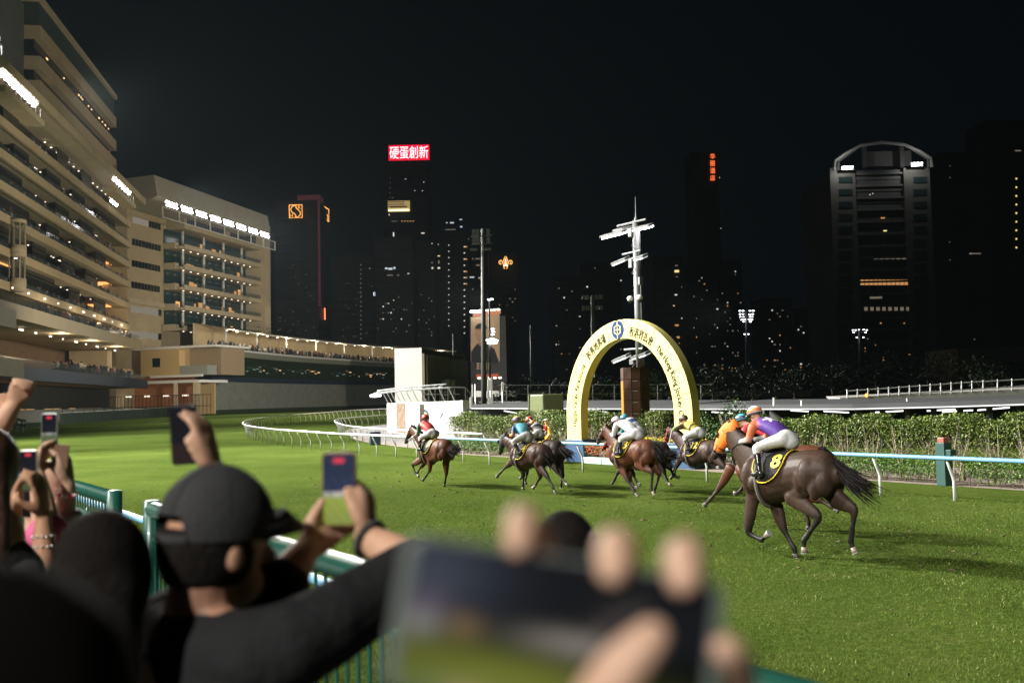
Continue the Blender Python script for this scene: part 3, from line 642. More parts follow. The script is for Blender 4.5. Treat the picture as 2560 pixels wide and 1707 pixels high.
# roof canopy with its floodlight gallery
vr = 13.; ra, za2 = f2.uv(393, 455, vr); rb, zb2 = f2.uv(676, 560, vr)
zr = (f2.uv(393, 433, vr)[1]); zrb = f2.uv(672, 541, vr)[1]; zr = (zr+zrb)/2
m = MB(); A = [f2.p(ra, vr, zr-4.6), f2.p(rb, vr, zr-4.6), f2.p(rb, vr-.8, zr), f2.p(ra, vr-.8, zr), f2.p(ra, -12, zr-1), f2.p(rb, -12, zr-1), f2.p(rb, -12, zr-5), f2.p(ra, -12, zr-5), f2.p(ra, vr-1.2, zr-5.2), f2.p(rb, vr-1.2, zr-5.2)]
m.add(A, [(0, 1, 2, 3), (3, 2, 5, 4), (4, 5, 6, 7), (7, 6, 9, 8), (8, 9, 1, 0), (0, 3, 4, 7, 8), (1, 9, 6, 5, 2)]); m.build('roof', M('roof_grey', (.36, .34, .27), .7, var=.1, vs=.4), st2)
for q in range(8):
    u0 = ra+1+(rb-ra-3)*(q+.1)/8; u1 = u0+(rb-ra)/8*.72
    root = thing('floodlight_bank', 'floodlight cluster %s under the roof edge of the second stand' % ['first from the left', 'second from the left', 'third from the left', 'fourth from the left', 'fifth from the left', 'sixth from the left', 'seventh from the left', 'last on the right'][q], 'floodlights', 'floodlight clusters under the roof', loc=f2.p((u0+u1)/2, vr+.6, zr-6))
    for r in range(2):
        for j in range(5): lamp(root, f2.p(u0+(u1-u0)*(j+.5)/5, vr+.9+.2*r, zr-5.6-r*.8), (.6, -.7, -.4), .62)
for (v0, z0) in ((vr+1.4, zr-7.2), (vr+1.2, zr-9.4)):
    m = MB(); f2.box(m, ra, rb, v0-.07, v0+.07, z0-.09, z0+.09); m.build('gallery_rail', WPAINT, st2)
for q in range(9):
    u0 = ra+(rb-ra)*q/8; m = MB(); m.box((f2.p(u0, vr+1.4, zr-7.2)+f2.p(u0, vr+1.2, zr-9.4))/2, f2.du*.12, f2.dv*.1, UP*1.1); m.build('gallery_frame', WPAINT, st2)
for q in range(64):
    u0 = ra+(rb-ra)*(q+.5)/64; m = MB(); m.box(f2.p(u0, vr+1.3, zr-8.3), f2.du*.03, f2.dv*.03, UP*1.0)
    if q == 0: bar_me = None
    m.build('gallery_bar', STEEL, st2)
crowd('balcony_crowd', 'small crowd on the lowest balcony of the second stand', [f2.p(u, vb-.8-random.random()*2, lv[0]+.6) for u in np.random.default_rng(31).uniform(uL+1, uR-2, 90)], bright=.9)
# ---------------------------------------------------------------- curved pavilion
pc = smooth_path([(-71, 205), (-69.5, 215), (-68, 225), (-66, 241), (-63, 259), (-59.5, 275), (-55, 291), (-48, 313), (-39, 335), (-30, 352), (-20, 368)], 2.0)
pav = thing('pavilion', 'long curved two storey pavilion with a green reflecting glass band', 'pavilion')
tgp = np.gradient(pc, axis=0); tgp /= np.linalg.norm(tgp, axis=1)[:, None]; nrm = np.c_[tgp[:, 1], -tgp[:, 0]]
def zat(x, y, Y): return dep(x, y, Y)[2]
zW = zat(529, 872, 226); zG1 = zat(550, 890, 229); zG0 = zat(550, 941, 229); zN = zat(550, 953, 229)
def strip(v0, z0, v1, z1, mat, name, i0=0, i1=None, kind=None):
    i1 = i1 or len(pc); A = np.c_[pc[i0:i1]+nrm[i0:i1]*v0, np.full(i1-i0, z0)]; B = np.c_[pc[i0:i1]+nrm[i0:i1]*v1, np.full(i1-i0, z1)]; k = i1-i0
    m = MB().add(np.concatenate([A, B]), [(i, i+1, k+i+1, k+i) for i in range(k-1)]); o = m.build(name, mat, pav, True); return o
i0 = int(np.argmin(abs(pc[:, 1]-222)))
strip(0, .3, 0, zN, GREYW, 'rendered_wall', i0); strip(.8, zN, .8, zG0, NAVY, 'navy_band', i0); strip(0, zN, .8, zN, NAVY, 'navy_soffit', i0)
GG = M('green_glass', (.02, .035, .02), .06, spec=.8, coat=.4)
gk = i0+4
while gk < len(pc)-3:
    strip(.5, zG0, 2.2, zG1, GG, 'glass_panel', gk, min(gk+4, len(pc))); gk += 3
strip(0, zG0, .8, zG0, NAVY, 'sill', i0); strip(2.2, zG1, 3.0, zW, M('soffit_green', (.25, .27, .2), .6), 'soffit', i0+2); strip(3.0, zW-.35, 3.05, zW+.1, WPAINT, 'white_edge', i0); strip(3.05, zW+.1, -9, zW+.1, GREYW, 'terrace_floor', i0)
for k in range(i0, len(pc)-1, 1):
    q = pc[k]; m = MB(); A = np.r_[pc[k]+nrm[k]*2.7, zW+.1]; B = np.r_[pc[k+1]+nrm[k+1]*2.7, zW+.1]; m.add([A, B, B+UP*1.2, A+UP*1.2], [(0, 1, 2, 3)]); m.build('balustrade_panel', M('balustrade_glass'), pav)
strip(.4, .5, .4, 1.6, M('hedge_dark', (.015, .03, .012), .9), 'base_planting', i0)
# lamps seen through the glass
m = MB()
for q in range(44):
    k = random.randrange(i0+5, len(pc)-6); v = .9+random.random()*.3; zz = zG0+1.1+random.random()*1.6; c = np.r_[pc[k]+nrm[k]*(v+.9), zz]; t3 = np.r_[tgp[k], 0]
    m.box(c, t3*random.uniform(.15, .9), np.r_[nrm[k], 0]*.05, UP*random.uniform(.07, .14), q % 3)
tag(m.build('interior_lamps', [E('warm_int', (1, .6, .25), 1.1), E('cool_int', (.35, .6, .5), .35), E('cool_int'+'2', (.5, .65, .55), .3)], pav), kind='stuff')
# canopy over the terrace
zC = zat(720, 840, 266); ic = i0+6
strip(-.5, zC, -9, zC+1.6, M('canopy_fabric', (.62, .56, .42), .7), 'canopy_roof', ic); strip(-.5, zC-.25, -.5, zC, WPAINT, 'canopy_edge', ic); strip(-9, zW, -9, zC+1.6, CREAM, 'canopy_back', ic)
for k in range(ic, len(pc), 9):
    c = np.r_[pc[k]-nrm[k]*.9, zW]; MB().tube([c, c+UP*(zC-zW)], .22, 8).build('canopy_post', WPAINT, pav, True)
for k in range(ic+6, ic+30, 3):
    a = np.r_[pc[k]-nrm[k]*.5, zC+1.5]; t3 = np.r_[tgp[k], 0]; n3 = np.r_[nrm[k], 0]; m = MB(); m.add([a, a+t3*5.5+UP*.9-n3*1, a+t3*5.5-n3*3+UP*.5], [(0, 1, 2)]); m.add([a-UP*.15, a+t3*5.5+UP*.75-n3*1, a+t3*5.5-n3*3+UP*.35], [(2, 1, 0)]); m.build('canopy_sail', WPAINT, pav)
m = MB()
for k in range(ic+1, len(pc)-2, 3): c = np.r_[pc[k]-nrm[k]*1.5, zC-.3]; m.box(c, UP*.12, (.25, 0, 0), (0, .25, 0))
tag(m.build('canopy_lamps', LAMPS, pav), kind='stuff')
def lamp_pt(p, w, col=(1, .82, .55)):
    l = bpy.data.lights.new('terrace_lamp', 'POINT'); l.energy = w; l.color = col; l.shadow_soft_size = .3; o = bpy.data.objects.new('terrace_lamp', l); COL.objects.link(o); o.location = p
for k in range(ic+2, len(pc)-4, 8): lamp_pt(np.r_[pc[k]+nrm[k]*.8, zC-.7], 900)
for u in (8, 26, 44, 62): lamp_pt(f1.p(u, v2-2.2, za-.8), 500); lamp_pt(f1.p(u, v2-1.2, ztop[0]-1.2), 700)
lamp_pt(fe.p(Le*.4, .5, zm2-1.6), 500, (1, .55, .2)) if False else None
pr_ = []
for q in range(280): k = random.randrange(i0, len(pc)); pr_.append(np.r_[pc[k]+tgp[k]*random.random()*2+nrm[k]*(2.2-random.random()**2*6), zW+.15])
crowd('terrace_crowd', 'dense crowd along the open terrace on top of the curved pavilion', pr_, bright=1.1)
k = len(pc)-14; c = np.r_[pc[k]-nrm[k]*2, zW]
# end block of the pavilion facing the camera
fe = Frame(dep(352, 900, 222), dep(508, 900, 216)[:2]-dep(352, 900, 222)[:2])
if fe.dv[1] > 0: fe.dv = -fe.dv
Le = np.linalg.norm(dep(508, 900, 216)[:2]-dep(352, 900, 222)[:2]); blk = thing('pavilion_end', 'ochre end block of the pavilion with a small dark window', 'building')
zt2 = zat(400, 873, 220); zm = zat(400, 940, 220); zm2 = zat(480, 950, 218)
m = MB(); fe.box(m, 0, Le*.62, -12, 0, zm, zt2); m.build('upper_block', M('ochre', (.56, .40, .19), .75, var=.08, vs=.4), blk)
m = MB(); fe.box(m, Le*.62, Le+2, -12, -3.5, zm, zt2); m.build('recessed_wall', M('recess_tan', (.32, .24, .15), .8), blk)
m = MB(); fe.box(m, 0, Le+3.5, -12.2, .4, zt2, zt2+.5); m.build('roof_edge', WPAINT, blk)
m = MB(); fe.box(m, Le*.62, Le+1, -3.4, -.1, zm, zm+2.1); m.build('balcony_front', M('balcony_grey', (.28, .3, .26), .6), blk)
u0, z0 = fe.uv(381, 918, .05); u1, z1 = fe.uv(400, 895, .05); pane(fe, blk, u0, u1, .02, z0, z1, name='window')
m = MB(); fe.box(m, Le*.2, Le+.3, .3, 1.0, zm-.4, zm+.1); m.build('ledge', WPAINT, blk)
m = MB(); fe.box(m, Le*.05, Le+.4, -8, 2.2, zm2-.6, zm2); m.build('porch_roof', WPAINT, blk)
for u in (Le*.66, Le-.6, Le+.2): c = fe.p(u, 1.9, 0); MB().bx(-.35, .35, -.35, .35, 0, zm2-.6).build('porch_column', CREAM2, blk).location = c
m = MB(); fe.box(m, -14, Le*.62, -5, -4.6, 0, zm); m.build('porch_back', M('brick_glow', (.22, .10, .05), .8, var=.2, vs=1, emit=(1, .3, .06), es=.05), blk)  # faint orange emission stands in for lamplight on the brown brick
m = MB(); fe.box(m, Le*.64, Le*.97, -4.9, -4.5, 0, zm2-.7); m.build('porch_wall', M('ochre'), blk)
m = MB()
for q in range(5): fe.box(m, -10+q*5.2, -8.6+q*5.2, -1, -.6, zm2-3.4, zm2-3.1)
tag(m.build('porch_lamps', LAMPS, blk), kind='stuff')
# dark iron fence along the foot of the stands
IRON = M('iron', (.03, .03, .028), .6)
fl = [gnd(67, 1069)[:2], gnd(150, 1061)[:2], gnd(274, 1048)[:2]]
HG = M('hedge_green_dark', (.012, .035, .02), .8, var=.4, vs=1.5)
fpts = smooth_path([fl[0]+(fl[0]-fl[1])*1.5, fl[0], fl[1], f1.p(u5, 9, 0)[:2], f1.p(6, 9, 0)[:2], fe.p(0, 4, 0)[:2], fe.p(Le, 4, 0)[:2]], 1.0)
fen = thing('perimeter_fence', 'dark green fence along the foot of the grandstands', 'fence')
for k in range(0, len(fpts)-4, 4):
    a, b = fpts[k], fpts[k+4]; A = np.r_[a, zg(a[1])]; B = np.r_[b, zg(b[1])]; m = MB(); dd = (B-A)/2; nn = np.cross(dd, UP); nn /= np.linalg.norm(nn)
    m.box((A+B)/2+UP*.8, dd*.995, nn*.04, UP*.8); m.build('fence_panel', HG, fen)
    m = MB(); m.box(A+UP*1.0, (.05, 0, 0), (0, .05, 0), UP*1.0); m.build('fence_post', IRON, fen)
m = MB(); A3 = np.c_[fpts, [zg(y)+1.68 for y in fpts[:, 1]]]; m.tube(A3, .05, 6); m.build('top_rail', M('rail_grey', (.4, .42, .38), .5), fen)
ir = thing('iron_railing', 'tall dark iron railing in front of the lit porch', 'railing')
for q in range(34):
    c = fe.p(-12+q*1.0, 2.8, zg(210)); MB().bx(-.05, .05, -.05, .05, 0, 4.2).build('baluster', IRON, ir).location = c
for zz in (1.8, 4.2): m = MB(); fe.box(m, -12, 21, 2.74, 2.86, zg(210)+zz, zg(210)+zz+.12); m.build('rail_bar', IRON, ir)
# short white rail by the left edge
wr = thing('white_rail', 'short white double rail on the turf at the left edge', 'rail', loc=gnd(30, 1090))
Yw = 112.
for x, y0, y1 in ((27, 1043, 1074), (42, 1043, 1077), (56, 1050, 1080)):
    a = dep(x, y0, Yw); b = dep(x, y1, Yw); m = MB(); m.tube([b, a], .13, 8); m.v = [q-np.array(wr.location) for q in m.v]; m.build('post', WHITE, wr)
for (x0, y0, x1, y1) in ((24, 1044, 64, 1052), (18, 1057, 66, 1064)):
    m = MB(); m.tube([dep(x0, y0, Yw), dep(x1, y1, Yw)], .14, 8); m.v = [q-np.array(wr.location) for q in m.v]; m.build('bar', WHITE, wr)
def unit3(v): return np.asarray(v)/np.linalg.norm(v)
# ================================================================ finish arch
YEL = M('arch_yellow', (.72, .62, .20), .5, var=.10, vs=1.5, bump=.06, bs=3); YEL2 = M('arch_edge', (.86, .66, .27), .55); BLUEP = M('plinth_blue', (.022, .058, .125), .5, var=.15, vs=3); INK = M('ink_navy', (.008, .010, .028), .8, spec=.1)
AC, AN, AD = 29.08, 25.0, .38          # centre along the straight, front plane, thickness
Ro, Ri, zc0 = (3.64, 3.66), (2.70, 2.92), 1.90
def arch_pt(t, R):
    """t 0..1 from left foot over the top to the right foot; returns s offset (left positive) and z"""
    leg = zc0-.9; tot = 2*leg+math.pi*3.2; d = t*tot
    if d < leg: return R[0], .9+d
    if d > tot-leg: return -R[0], .9+(tot-d)
    a = (d-leg)/3.2; return R[0]*math.cos(a), zc0+R[1]*math.sin(a)
arch = thing('finish_arch', 'tall yellow finish arch with blue feet beside the racetrack', 'arch', loc=sn(AC, AN))
o0 = np.array(arch.location)
k = 72; V = []
for i in range(k+1):
    t = i/k
    for R, d in ((Ro, 0), (Ri, 0), (Ri, AD), (Ro, AD)): a, z = arch_pt(t, R); V.append(sn(a, d, z))
Fc = []
for i in range(k):
    for j in range(4): j2 = (j+1) % 4; Fc.append((i*4+j, i*4+j2, (i+1)*4+j2, (i+1)*4+j))
Fc += [(3, 2, 1, 0), tuple(k*4+j for j in range(4))]
m = MB().add(V, Fc); bd = m.build('arch_body', YEL, arch, bevel=.02)
for s0, s1, lab in ((3.72, 2.55, 0), (-2.2, -3.72, 1)):
    m = MB(); A = [(s0, -.06, 0), (s1-.08*(1 if lab == 0 else 0), -.06, 0), (s1, -.06+.0, .9), (s0, -.06, .9)]
    v = [sn(*p) for p in A]+[sn(p[0], AD+.35, p[2]) for p in A]; m.add(v, [(0, 1, 2, 3), (7, 6, 5, 4), (0, 4, 5, 1), (1, 5, 6, 2), (2, 6, 7, 3), (3, 7, 4, 0)]); m.build('plinth', BLUEP, arch, bevel=.02)
def arc_text(body, tstart, tend, h, name):
    me = text_mesh(body, .004); V = np.array([v.co[:] for v in me.vertices]); lo, hi = V.min(0), V.max(0); Rm = ((Ro[0]+Ri[0])/2, (Ro[1]+Ri[1])/2)
    sc = h/.75
    def fn(x, y, z):
        t = tstart+(tend-tstart)*(x-lo[0])/(hi[0]-lo[0]); a, zz = arch_pt(t, Rm); a2, z2 = arch_pt(t+.002, Rm); d = np.array([a2-a, z2-zz]); d /= np.linalg.norm(d)
        nr = np.array([-d[1], d[0]]); nr = nr if nr@np.array([a, zz-zc0+.001]) > 0 or zz < zc0 and nr[0]*a > 0 else -nr
        q = np.array([a, zz])+nr*(y-.3)*sc; return sn(q[0], -.012-z, q[1])
    map_mesh(me, fn); return obj(name, me, INK, arch)
arc_text('Happy Valley Racecourse', .045, .265, .25, 'lettering'); arc_text('跑馬地馬場', .295, .41, .31, 'lettering')
arc_text('香港賽馬會', .535, .655, .31, 'lettering'); arc_text('The Hong Kong Jockey Club', .68, .945, .27, 'lettering')
a, z = arch_pt(.478, ((Ro[0]+Ri[0])/2, (Ro[1]+Ri[1])/2)); EB = M('emblem_blue', (.010, .04, .13), .7, spec=.1)
def disc(c, r, r2, mat, name, off, parent, ax=T, ay=UP, k=32):
    m = MB(); nrmv = -np.cross(ax, ay) if (np.cross(ax, ay)@N) > 0 else np.cross(ax, ay); V = []
    for i in range(k): t = 2*math.pi*i/k; V += [c+ax*r*math.cos(t)+ay*r*math.sin(t)+nrmv*off, c+ax*r2*math.cos(t)+ay*r2*math.sin(t)+nrmv*off]
    m.add(V, [(2*i, 2*((i+1) % k), 2*((i+1) % k)+1, 2*i+1) for i in range(k)]) if r2 > 0 else m.add(V[::2], [tuple(range(k))]); return m.build(name, mat, parent)
ec = sn(a, 0, z); em = disc(ec, .36, 0, EB, 'emblem', .012, arch)
disc(ec, .20, .16, M('emblem_cream', (.5, .42, .2), .7, spec=.1), 'emblem_ring', .018, em)
for (dx, dz, w, h) in ((0, .24, .025, .10), (0, -.24, .025, .10), (-.17, 0, .03, .14), (.17, 0, .03, .14), (0, 0, .17, .02), (0, 0, .02, .16)):
    m = MB(); m.box(sn(a+dx, -.022, z+dz), T*w, N*.003, UP*h); m.build('emblem_bar', M('emblem_cream'), em)
JNT = M('arch_joint', (.30, .22, .05), .7)
for i in range(1, 14):
    t = i/14.
    a0, z0 = arch_pt(t, (Ri[0]+.004, Ri[1]+.004)); a1, z1 = arch_pt(t, (Ro[0]-.004, Ro[1]-.004)); p, q = sn(a0, -.004, z0)-sn(0, 0), sn(a1, -.004, z1)-sn(0, 0)
    d = (q-p)/2; m = MB(); m.box((p+q)/2, d, N*.004, unit3(np.cross(d, N))*.006); m.build('panel_joint', JNT, arch)
# ================================================================ floodlight mast behind the arch
GAL = M('mast_grey', (.14, .145, .145), .5, metal=.2, var=.12, vs=3)
MN = 27.; ms, _ = onn(1603, 1000, MN)
mast = thing('floodlight_mast', 'pale grey floodlight mast standing behind the arch with tilted lamp heads', 'light mast', loc=sn(ms, MN))
MB().tube([(0, 0, 0), (0, 0, 3.3)], .235, 16).build('lower_pole', GAL, mast, True); MB().tube([(0, 0, 3.3), (0, 0, 3.42)], .27, 16).build('flange', GAL, mast, True)
MB().tube([(0, 0, 3.42), (0, 0, 6), (0, 0, 9.75)], [.17, .165, .15], 16).build('upper_pole', GAL, mast, True); MB().tube([(0, 0, 9.75), (0, 0, 9.95), (0, 0, 10.75)], [.09, .025, .008], 8).build('antenna', GAL, mast)
def loc_px(x, y): s, z = onn(x, y, MN); return T*(s-ms)+UP*z
def head(xa, ya, xb, yb, drop, lit, dn=0.):
    """lamp head drawn between two photo points on its top edge"""
    A, B = loc_px(xa, ya), loc_px(xb, yb); d = B-A; L = np.linalg.norm(d); u = d/L; w = np.cross(u, UP); w /= np.linalg.norm(w); w = (w*.9-UP*.35); w /= np.linalg.norm(w); nn = np.cross(u, w)
    c = (A+B)/2+N*dn; m = MB(); m.box(c, u*L/2, w*.16, nn*.05); h = m.build('lamp_head', GAL, mast, bevel=.025)
    m = MB(); m.box(c-UP*.075+u*L*.03, u*L*.44, w*.15, nn*.03); m.build('lamp_glass', LAMPW if lit else M('lamp_off_glow', (.8, .82, .82), .2, emit=(1, 1, 1), es=.5), h); return h  # unlit heads glow faintly, painting in the floodlight they catch
head(1514, 592, 1572, 578, 8, 1, -.2); head(1528, 575, 1577, 566, 8, 1, .2); head(1578, 572, 1629, 562, 8, 1, .0)
head(1538, 659, 1574, 644, 6, 0, -.1); head(1576, 648, 1614, 638, 6, 0, 0); head(1540, 901, 1577, 886, 6, 0, -.1); head(1582, 893, 1621, 880, 6, 0, 0)
for (x0, y0, x1, y1) in ((1548, 566, 1620, 549), (1561, 637, 1606, 627), (1566, 874, 1612, 871)): MB().tube([loc_px(x0, y0)-N*.1, loc_px(x1, y1)-N*.1], .045, 8).build('crossarm', GAL, mast)
for (x, y, w, h) in ((1584, 583, .16, .34), (1585, 660, .17, .34), (1607, 703, .1, .32), (1612, 940, .12, .34), (1588, 905, .2, .2)):
    m = MB(); m.box(loc_px(x, y)-N*.12, T*w*.6, N*.1, UP*h*.5); m.build('junction_box', GAL, mast, bevel=.015)
for x, y in ((1580, 747), (1604, 744)): c = loc_px(x, y)-N*.1; cm = MB().ell(c, .13, .13, .12).build('dome_camera', WPAINT, mast, True); MB().ell(c-UP*.09, .085, .085, .09).build('dome_glass', DGLASS, cm, True)
for y0, y1 in ((600, 625), (670, 690), (905, 930)):
    P = [loc_px(1592+4*math.sin(q*1.3), y0+(y1-y0)*q/6)-N*(.19) for q in range(7)]; MB().tube(P, .014, 5).build('cable', IRON, mast)
MB().tube([loc_px(1604, 700)-N*.05, loc_px(1606, 800)-N*.05, loc_px(1608, 870)-N*.05], .016, 6).build('conduit', GAL, mast)
# ================================================================ brown display tower
BRN = M('bronze_panel', (.085, .042, .034), .35, metal=.3, var=.15, vs=2); ORG = E('led_amber', (1, .45, .03), 1.5)
tw = thing('display_tower', 'brown panelled display tower with an amber light column, inside the arch', 'display tower'); s1, zt_ = onn(1541, 922, 26.6); s2 = onn(1560, 922, 26.4)[0]; s3 = onn(1578, 922, 26.4)[0]; s4 = onn(1595, 922, 26.6)[0]
foot = [(s1, 26.85), (s2, 26.4), (s3, 26.42), (s4, 26.7), (s4, 27.15), (s1, 27.25)]
rows = [0, .55, 1.1, 1.55, 2.0, 2.45, 2.9, 3.3, 3.78]
for f in range(5):
    a, b = foot[f], foot[f+1]
    for r in range(len(rows)-1):
        A, B = sn(*a), sn(*b); d = (B-A); L = np.linalg.norm(d); u = d/L; w = np.cross(u, UP)
        m = MB(); m.box((A+B)/2+UP*(rows[r]+rows[r+1])/2, u*(L/2-.012), w*.03, UP*((rows[r+1]-rows[r])/2-.012)); m.build('panel', BRN, tw)
        if f == 2 and r < 7: m = MB(); m.box((A+B)/2-N*.05+UP*(rows[r+1]-.08), u*L*.3, N*.012, UP*.012); m.build('handle', STEEL, tw)
MB().add([sn(*p)+UP*3.74 for p in foot], [tuple(range(6))]).build('cap', BRN, tw); MB().add([sn(*p)+UP*.02 for p in foot]+[sn(*p)+UP*3.7 for p in foot], [(i, (i+1) % 6, 6+(i+1) % 6, 6+i) for i in range(6)]).build('core', DARK, tw)
A, B = sn(*foot[0]), sn(*foot[1]); u = (B-A)/np.linalg.norm(B-A); w = np.cross(u, UP); w = w if w@N < 0 else -w
for r in range(34):
    m = MB(); m.box(A+(B-A)*.58+w*.05+UP*(.95+r*.068), u*np.linalg.norm(B-A)*.3, w*.01, UP*.025); m.build('led_bar', ORG, tw)
# ================================================================ olive housing
oh = thing('camera_housing', 'tall olive green tapered housing with an open side, above the hedge', 'housing'); ON = 28.
c4 = [onn(1306, 1100, ON)[0], onn(1322, 1100, ON)[0], onn(1361, 1100, ON)[0]]; ztop_ = onn(1330, 986, ON)[1]
A = [sn(c4[0], ON+.5), sn(c4[1], ON), sn(c4[2], ON), sn(c4[2]-.3, ON+1.0)]; B = [sn(c4[0]-.22, ON+.5, ztop_), sn(c4[1]-.12, ON, ztop_), sn(c4[2]+.06, ON, ztop_), sn(c4[2]-.3, ON+1.0, ztop_)]
MB().add(A+B, [(1, 2, 6, 5), (2, 3, 7, 6), (3, 0, 4, 7), (4, 5, 6, 7)]).build('shell', OL, oh, bevel=.06)
m = MB(); P = [A[0], A[1], B[1], B[0]]
for i in range(4): m = MB(); a, b = P[i], P[(i+1) % 4]; m.tube([a, b], .06, 8); m.build('frame_edge', OL, oh)
MB().add([a*.93+(A[2]+UP*1)*.07 for a in P], [(0, 1, 2, 3)]).build('opening_shade', M('olive_shade', (.05, .06, .025), .7), oh)  # darker olive sheet paints in the shade inside the housing
for t in (.28, .62): MB().tube([A[0]+(B[0]-A[0])*t, A[1]+(B[1]-A[1])*t], .035, 6).build('shelf', OL, oh)
# ================================================================ white advertising wall, truss and control building
WW = M('ad_white', (.80, .80, .79), .6, var=.02)
wl = thing('advertising_wall', 'bright white curved advertising wall beside the bend', 'wall')
q0 = dep(968, 1084, 86)[:2]; q1 = dep(1164, 1096, 68)[:2]; wc = smooth_path([q0, q0*.52+q1*.48+np.array([-.7, -.4]), q1], .65)
if len(wc) % 2: wc = wc[:-1]
zl = dep(968, 1008, 86)[2]; zr_ = dep(1164, 1001, 68)[2]; nw = len(wc)
def wall_pt(t, z, off=0.):
    f = t*(nw-1); i = max(0, min(int(math.floor(f)), nw-2)); p = wc[i]+(wc[i+1]-wc[i])*(f-i); d = wc[i+1]-wc[i]; d = d/np.linalg.norm(d); n2 = np.array([d[1], -d[0]]); n2 = n2 if n2@np.array([-.8, -.5]) > 0 else -n2
    return np.r_[p+n2*off, zg(p[1])+z*(zl+(zr_-zl)*t)]
npan = 10
for i in range(npan):
    t0, t1 = i/npan+.0008, (i+1)/npan-.0008; m = MB(); v = [wall_pt(t, z, o) for o in (0, -.3) for t, z in ((t0, -.1), (t1, -.1), (t1, 1), (t0, 1))]
    m.add(v, [(0, 1, 2, 3), (7, 6, 5, 4), (0, 4, 5, 1), (1, 5, 6, 2), (2, 6, 7, 3), (3, 7, 4, 0)]); m.build('wall_panel', WW, wl)
m = MB(); v = [wall_pt(1., z, o)+np.r_[(wc[-1]-wc[-2])/np.linalg.norm(wc[-1]-wc[-2])*e, 0] for e in (.02, .5) for z, o in ((-.1, .05), (-.1, -.5), (1.01, -.5), (1.01, .05))]; m.add(v, [(0, 1, 2, 3), (7, 6, 5, 4), (0, 4, 5, 1), (1, 5, 6, 2), (2, 6, 7, 3), (3, 7, 4, 0)]); m.build('end_pillar', WPAINT, wl)
# printed picture: upright streaks of red, green and brown
def streaks():
    mt = bpy.data.materials.new('poster_print'); mt.use_nodes = True; t = mt.node_tree; b = t.nodes['Principled BSDF']; L = t.links.new
    tc = t.nodes.new('ShaderNodeTexCoord'); mp = t.nodes.new('ShaderNodeMapping'); mp.inputs['Scale'].default_value = (5, 5, 1.6); L(tc.outputs['Object'], mp.inputs[0])
    nz = t.nodes.new('ShaderNodeTexNoise'); nz.inputs['Scale'].default_value = 1.3; nz.inputs['Detail'].default_value = 6; L(mp.outputs[0], nz.inputs['Vector'])
    r = t.nodes.new('ShaderNodeValToRGB'); cr = r.color_ramp; cols = [(.3, (.12, .07, .05)), (.40, (.32, .07, .05)), (.46, (.5, .45, .4)), (.52, (.12, .2, .08)), (.57, (.35, .09, .07)), (.63, (.25, .18, .1)), (.7, (.1, .25, .45))]
    cr.elements[0].position, cr.elements[0].color = cols[0][0], (*cols[0][1], 1); cr.elements[1].position, cr.elements[1].color = cols[-1][0], (*cols[-1][1], 1)
    for p, c in cols[1:-1]: e = cr.elements.new(p); e.color = (*c, 1)
    L(nz.outputs['Fac'], r.inputs[0]); L(r.outputs[0], b.inputs['Base Color']); return mt
m = MB(); tt = np.linspace(.215, .40, 9); V = []
for t in tt: V += [wall_pt(t, .03, .012), wall_pt(t, .98, .012)]
m.add(V, [(2*i, 2*i+2, 2*i+3, 2*i+1) for i in range(8)]); m.build('printed_picture', streaks(), wl)
def wall_text(body, t0, t1, z0, z1, col, name):
    me = text_mesh(body, 0); V = np.array([v.co[:] for v in me.vertices]); lo, hi = V.min(0), V.max(0)
    map_mesh(me, lambda x, y, z: wall_pt(t0+(t1-t0)*(x-lo[0])/(hi[0]-lo[0]), z0+(z1-z0)*(y-lo[1])/(hi[1]-lo[1]), .015)); obj(name, me, M(name+'_ink', col, .6), wl)
wall_text('THE', .03, .20, .40, .56, (.55, .56, .55), 'grey_lettering'); wall_text('7', .80, .845, .52, .66, (.12, .14, .2), 'small_mark')
tc_ = .655
for r, col, off in ((1.0, (.05, .10, .28), .014), (.72, (.75, .62, .2), .02), (.45, (.05, .10, .28), .026), (.22, (.8, .7, .35), .032)):
    V = []; k = 28
    for i in range(k): an = 2*math.pi*i/k; V.append(wall_pt(tc_+.048*r*math.cos(an), .54+.235*r*math.sin(an), off))
    MB().add(V, [tuple(range(k))]).build('round_emblem', M('emb%d' % int(r*100), col, .5), wl)
# lamp truss over the wall
tr = thing('lamp_truss', 'curved grey lighting truss over the white advertising wall', 'truss')
for zz, off in ((1.36, .9), (1.46, .6), (1.36, .3)): MB().tube([wall_pt(t, zz, off) for t in np.linspace(-.06, .95, 16)], .035, 6).build('truss_chord', STEEL, tr)
for i in range(32):
    t = -.05+i*.031; MB().tube([wall_pt(t, 1.36, .9 if i % 2 else .3), wall_pt(t+.016, 1.46, .6), wall_pt(t+.031, 1.36, .3 if i % 2 else .9)], .018, 5).build('truss_brace', STEEL, tr)
for i in range(11): t = .02+i*.092; MB().tube([wall_pt(t, .98, -.1), wall_pt(t, 1.38, .4)], .04, 6).build('truss_post', WPAINT, tr)
c = wall_pt(-.05, 1.28, .8); flood(wall_pt(.45, 2.4, 7.), wall_pt(.5, .5, 0), 1.0e3, 110, .5); MB().ell(c, .5, .3, .13).build('lamp', LAMPW, tr)
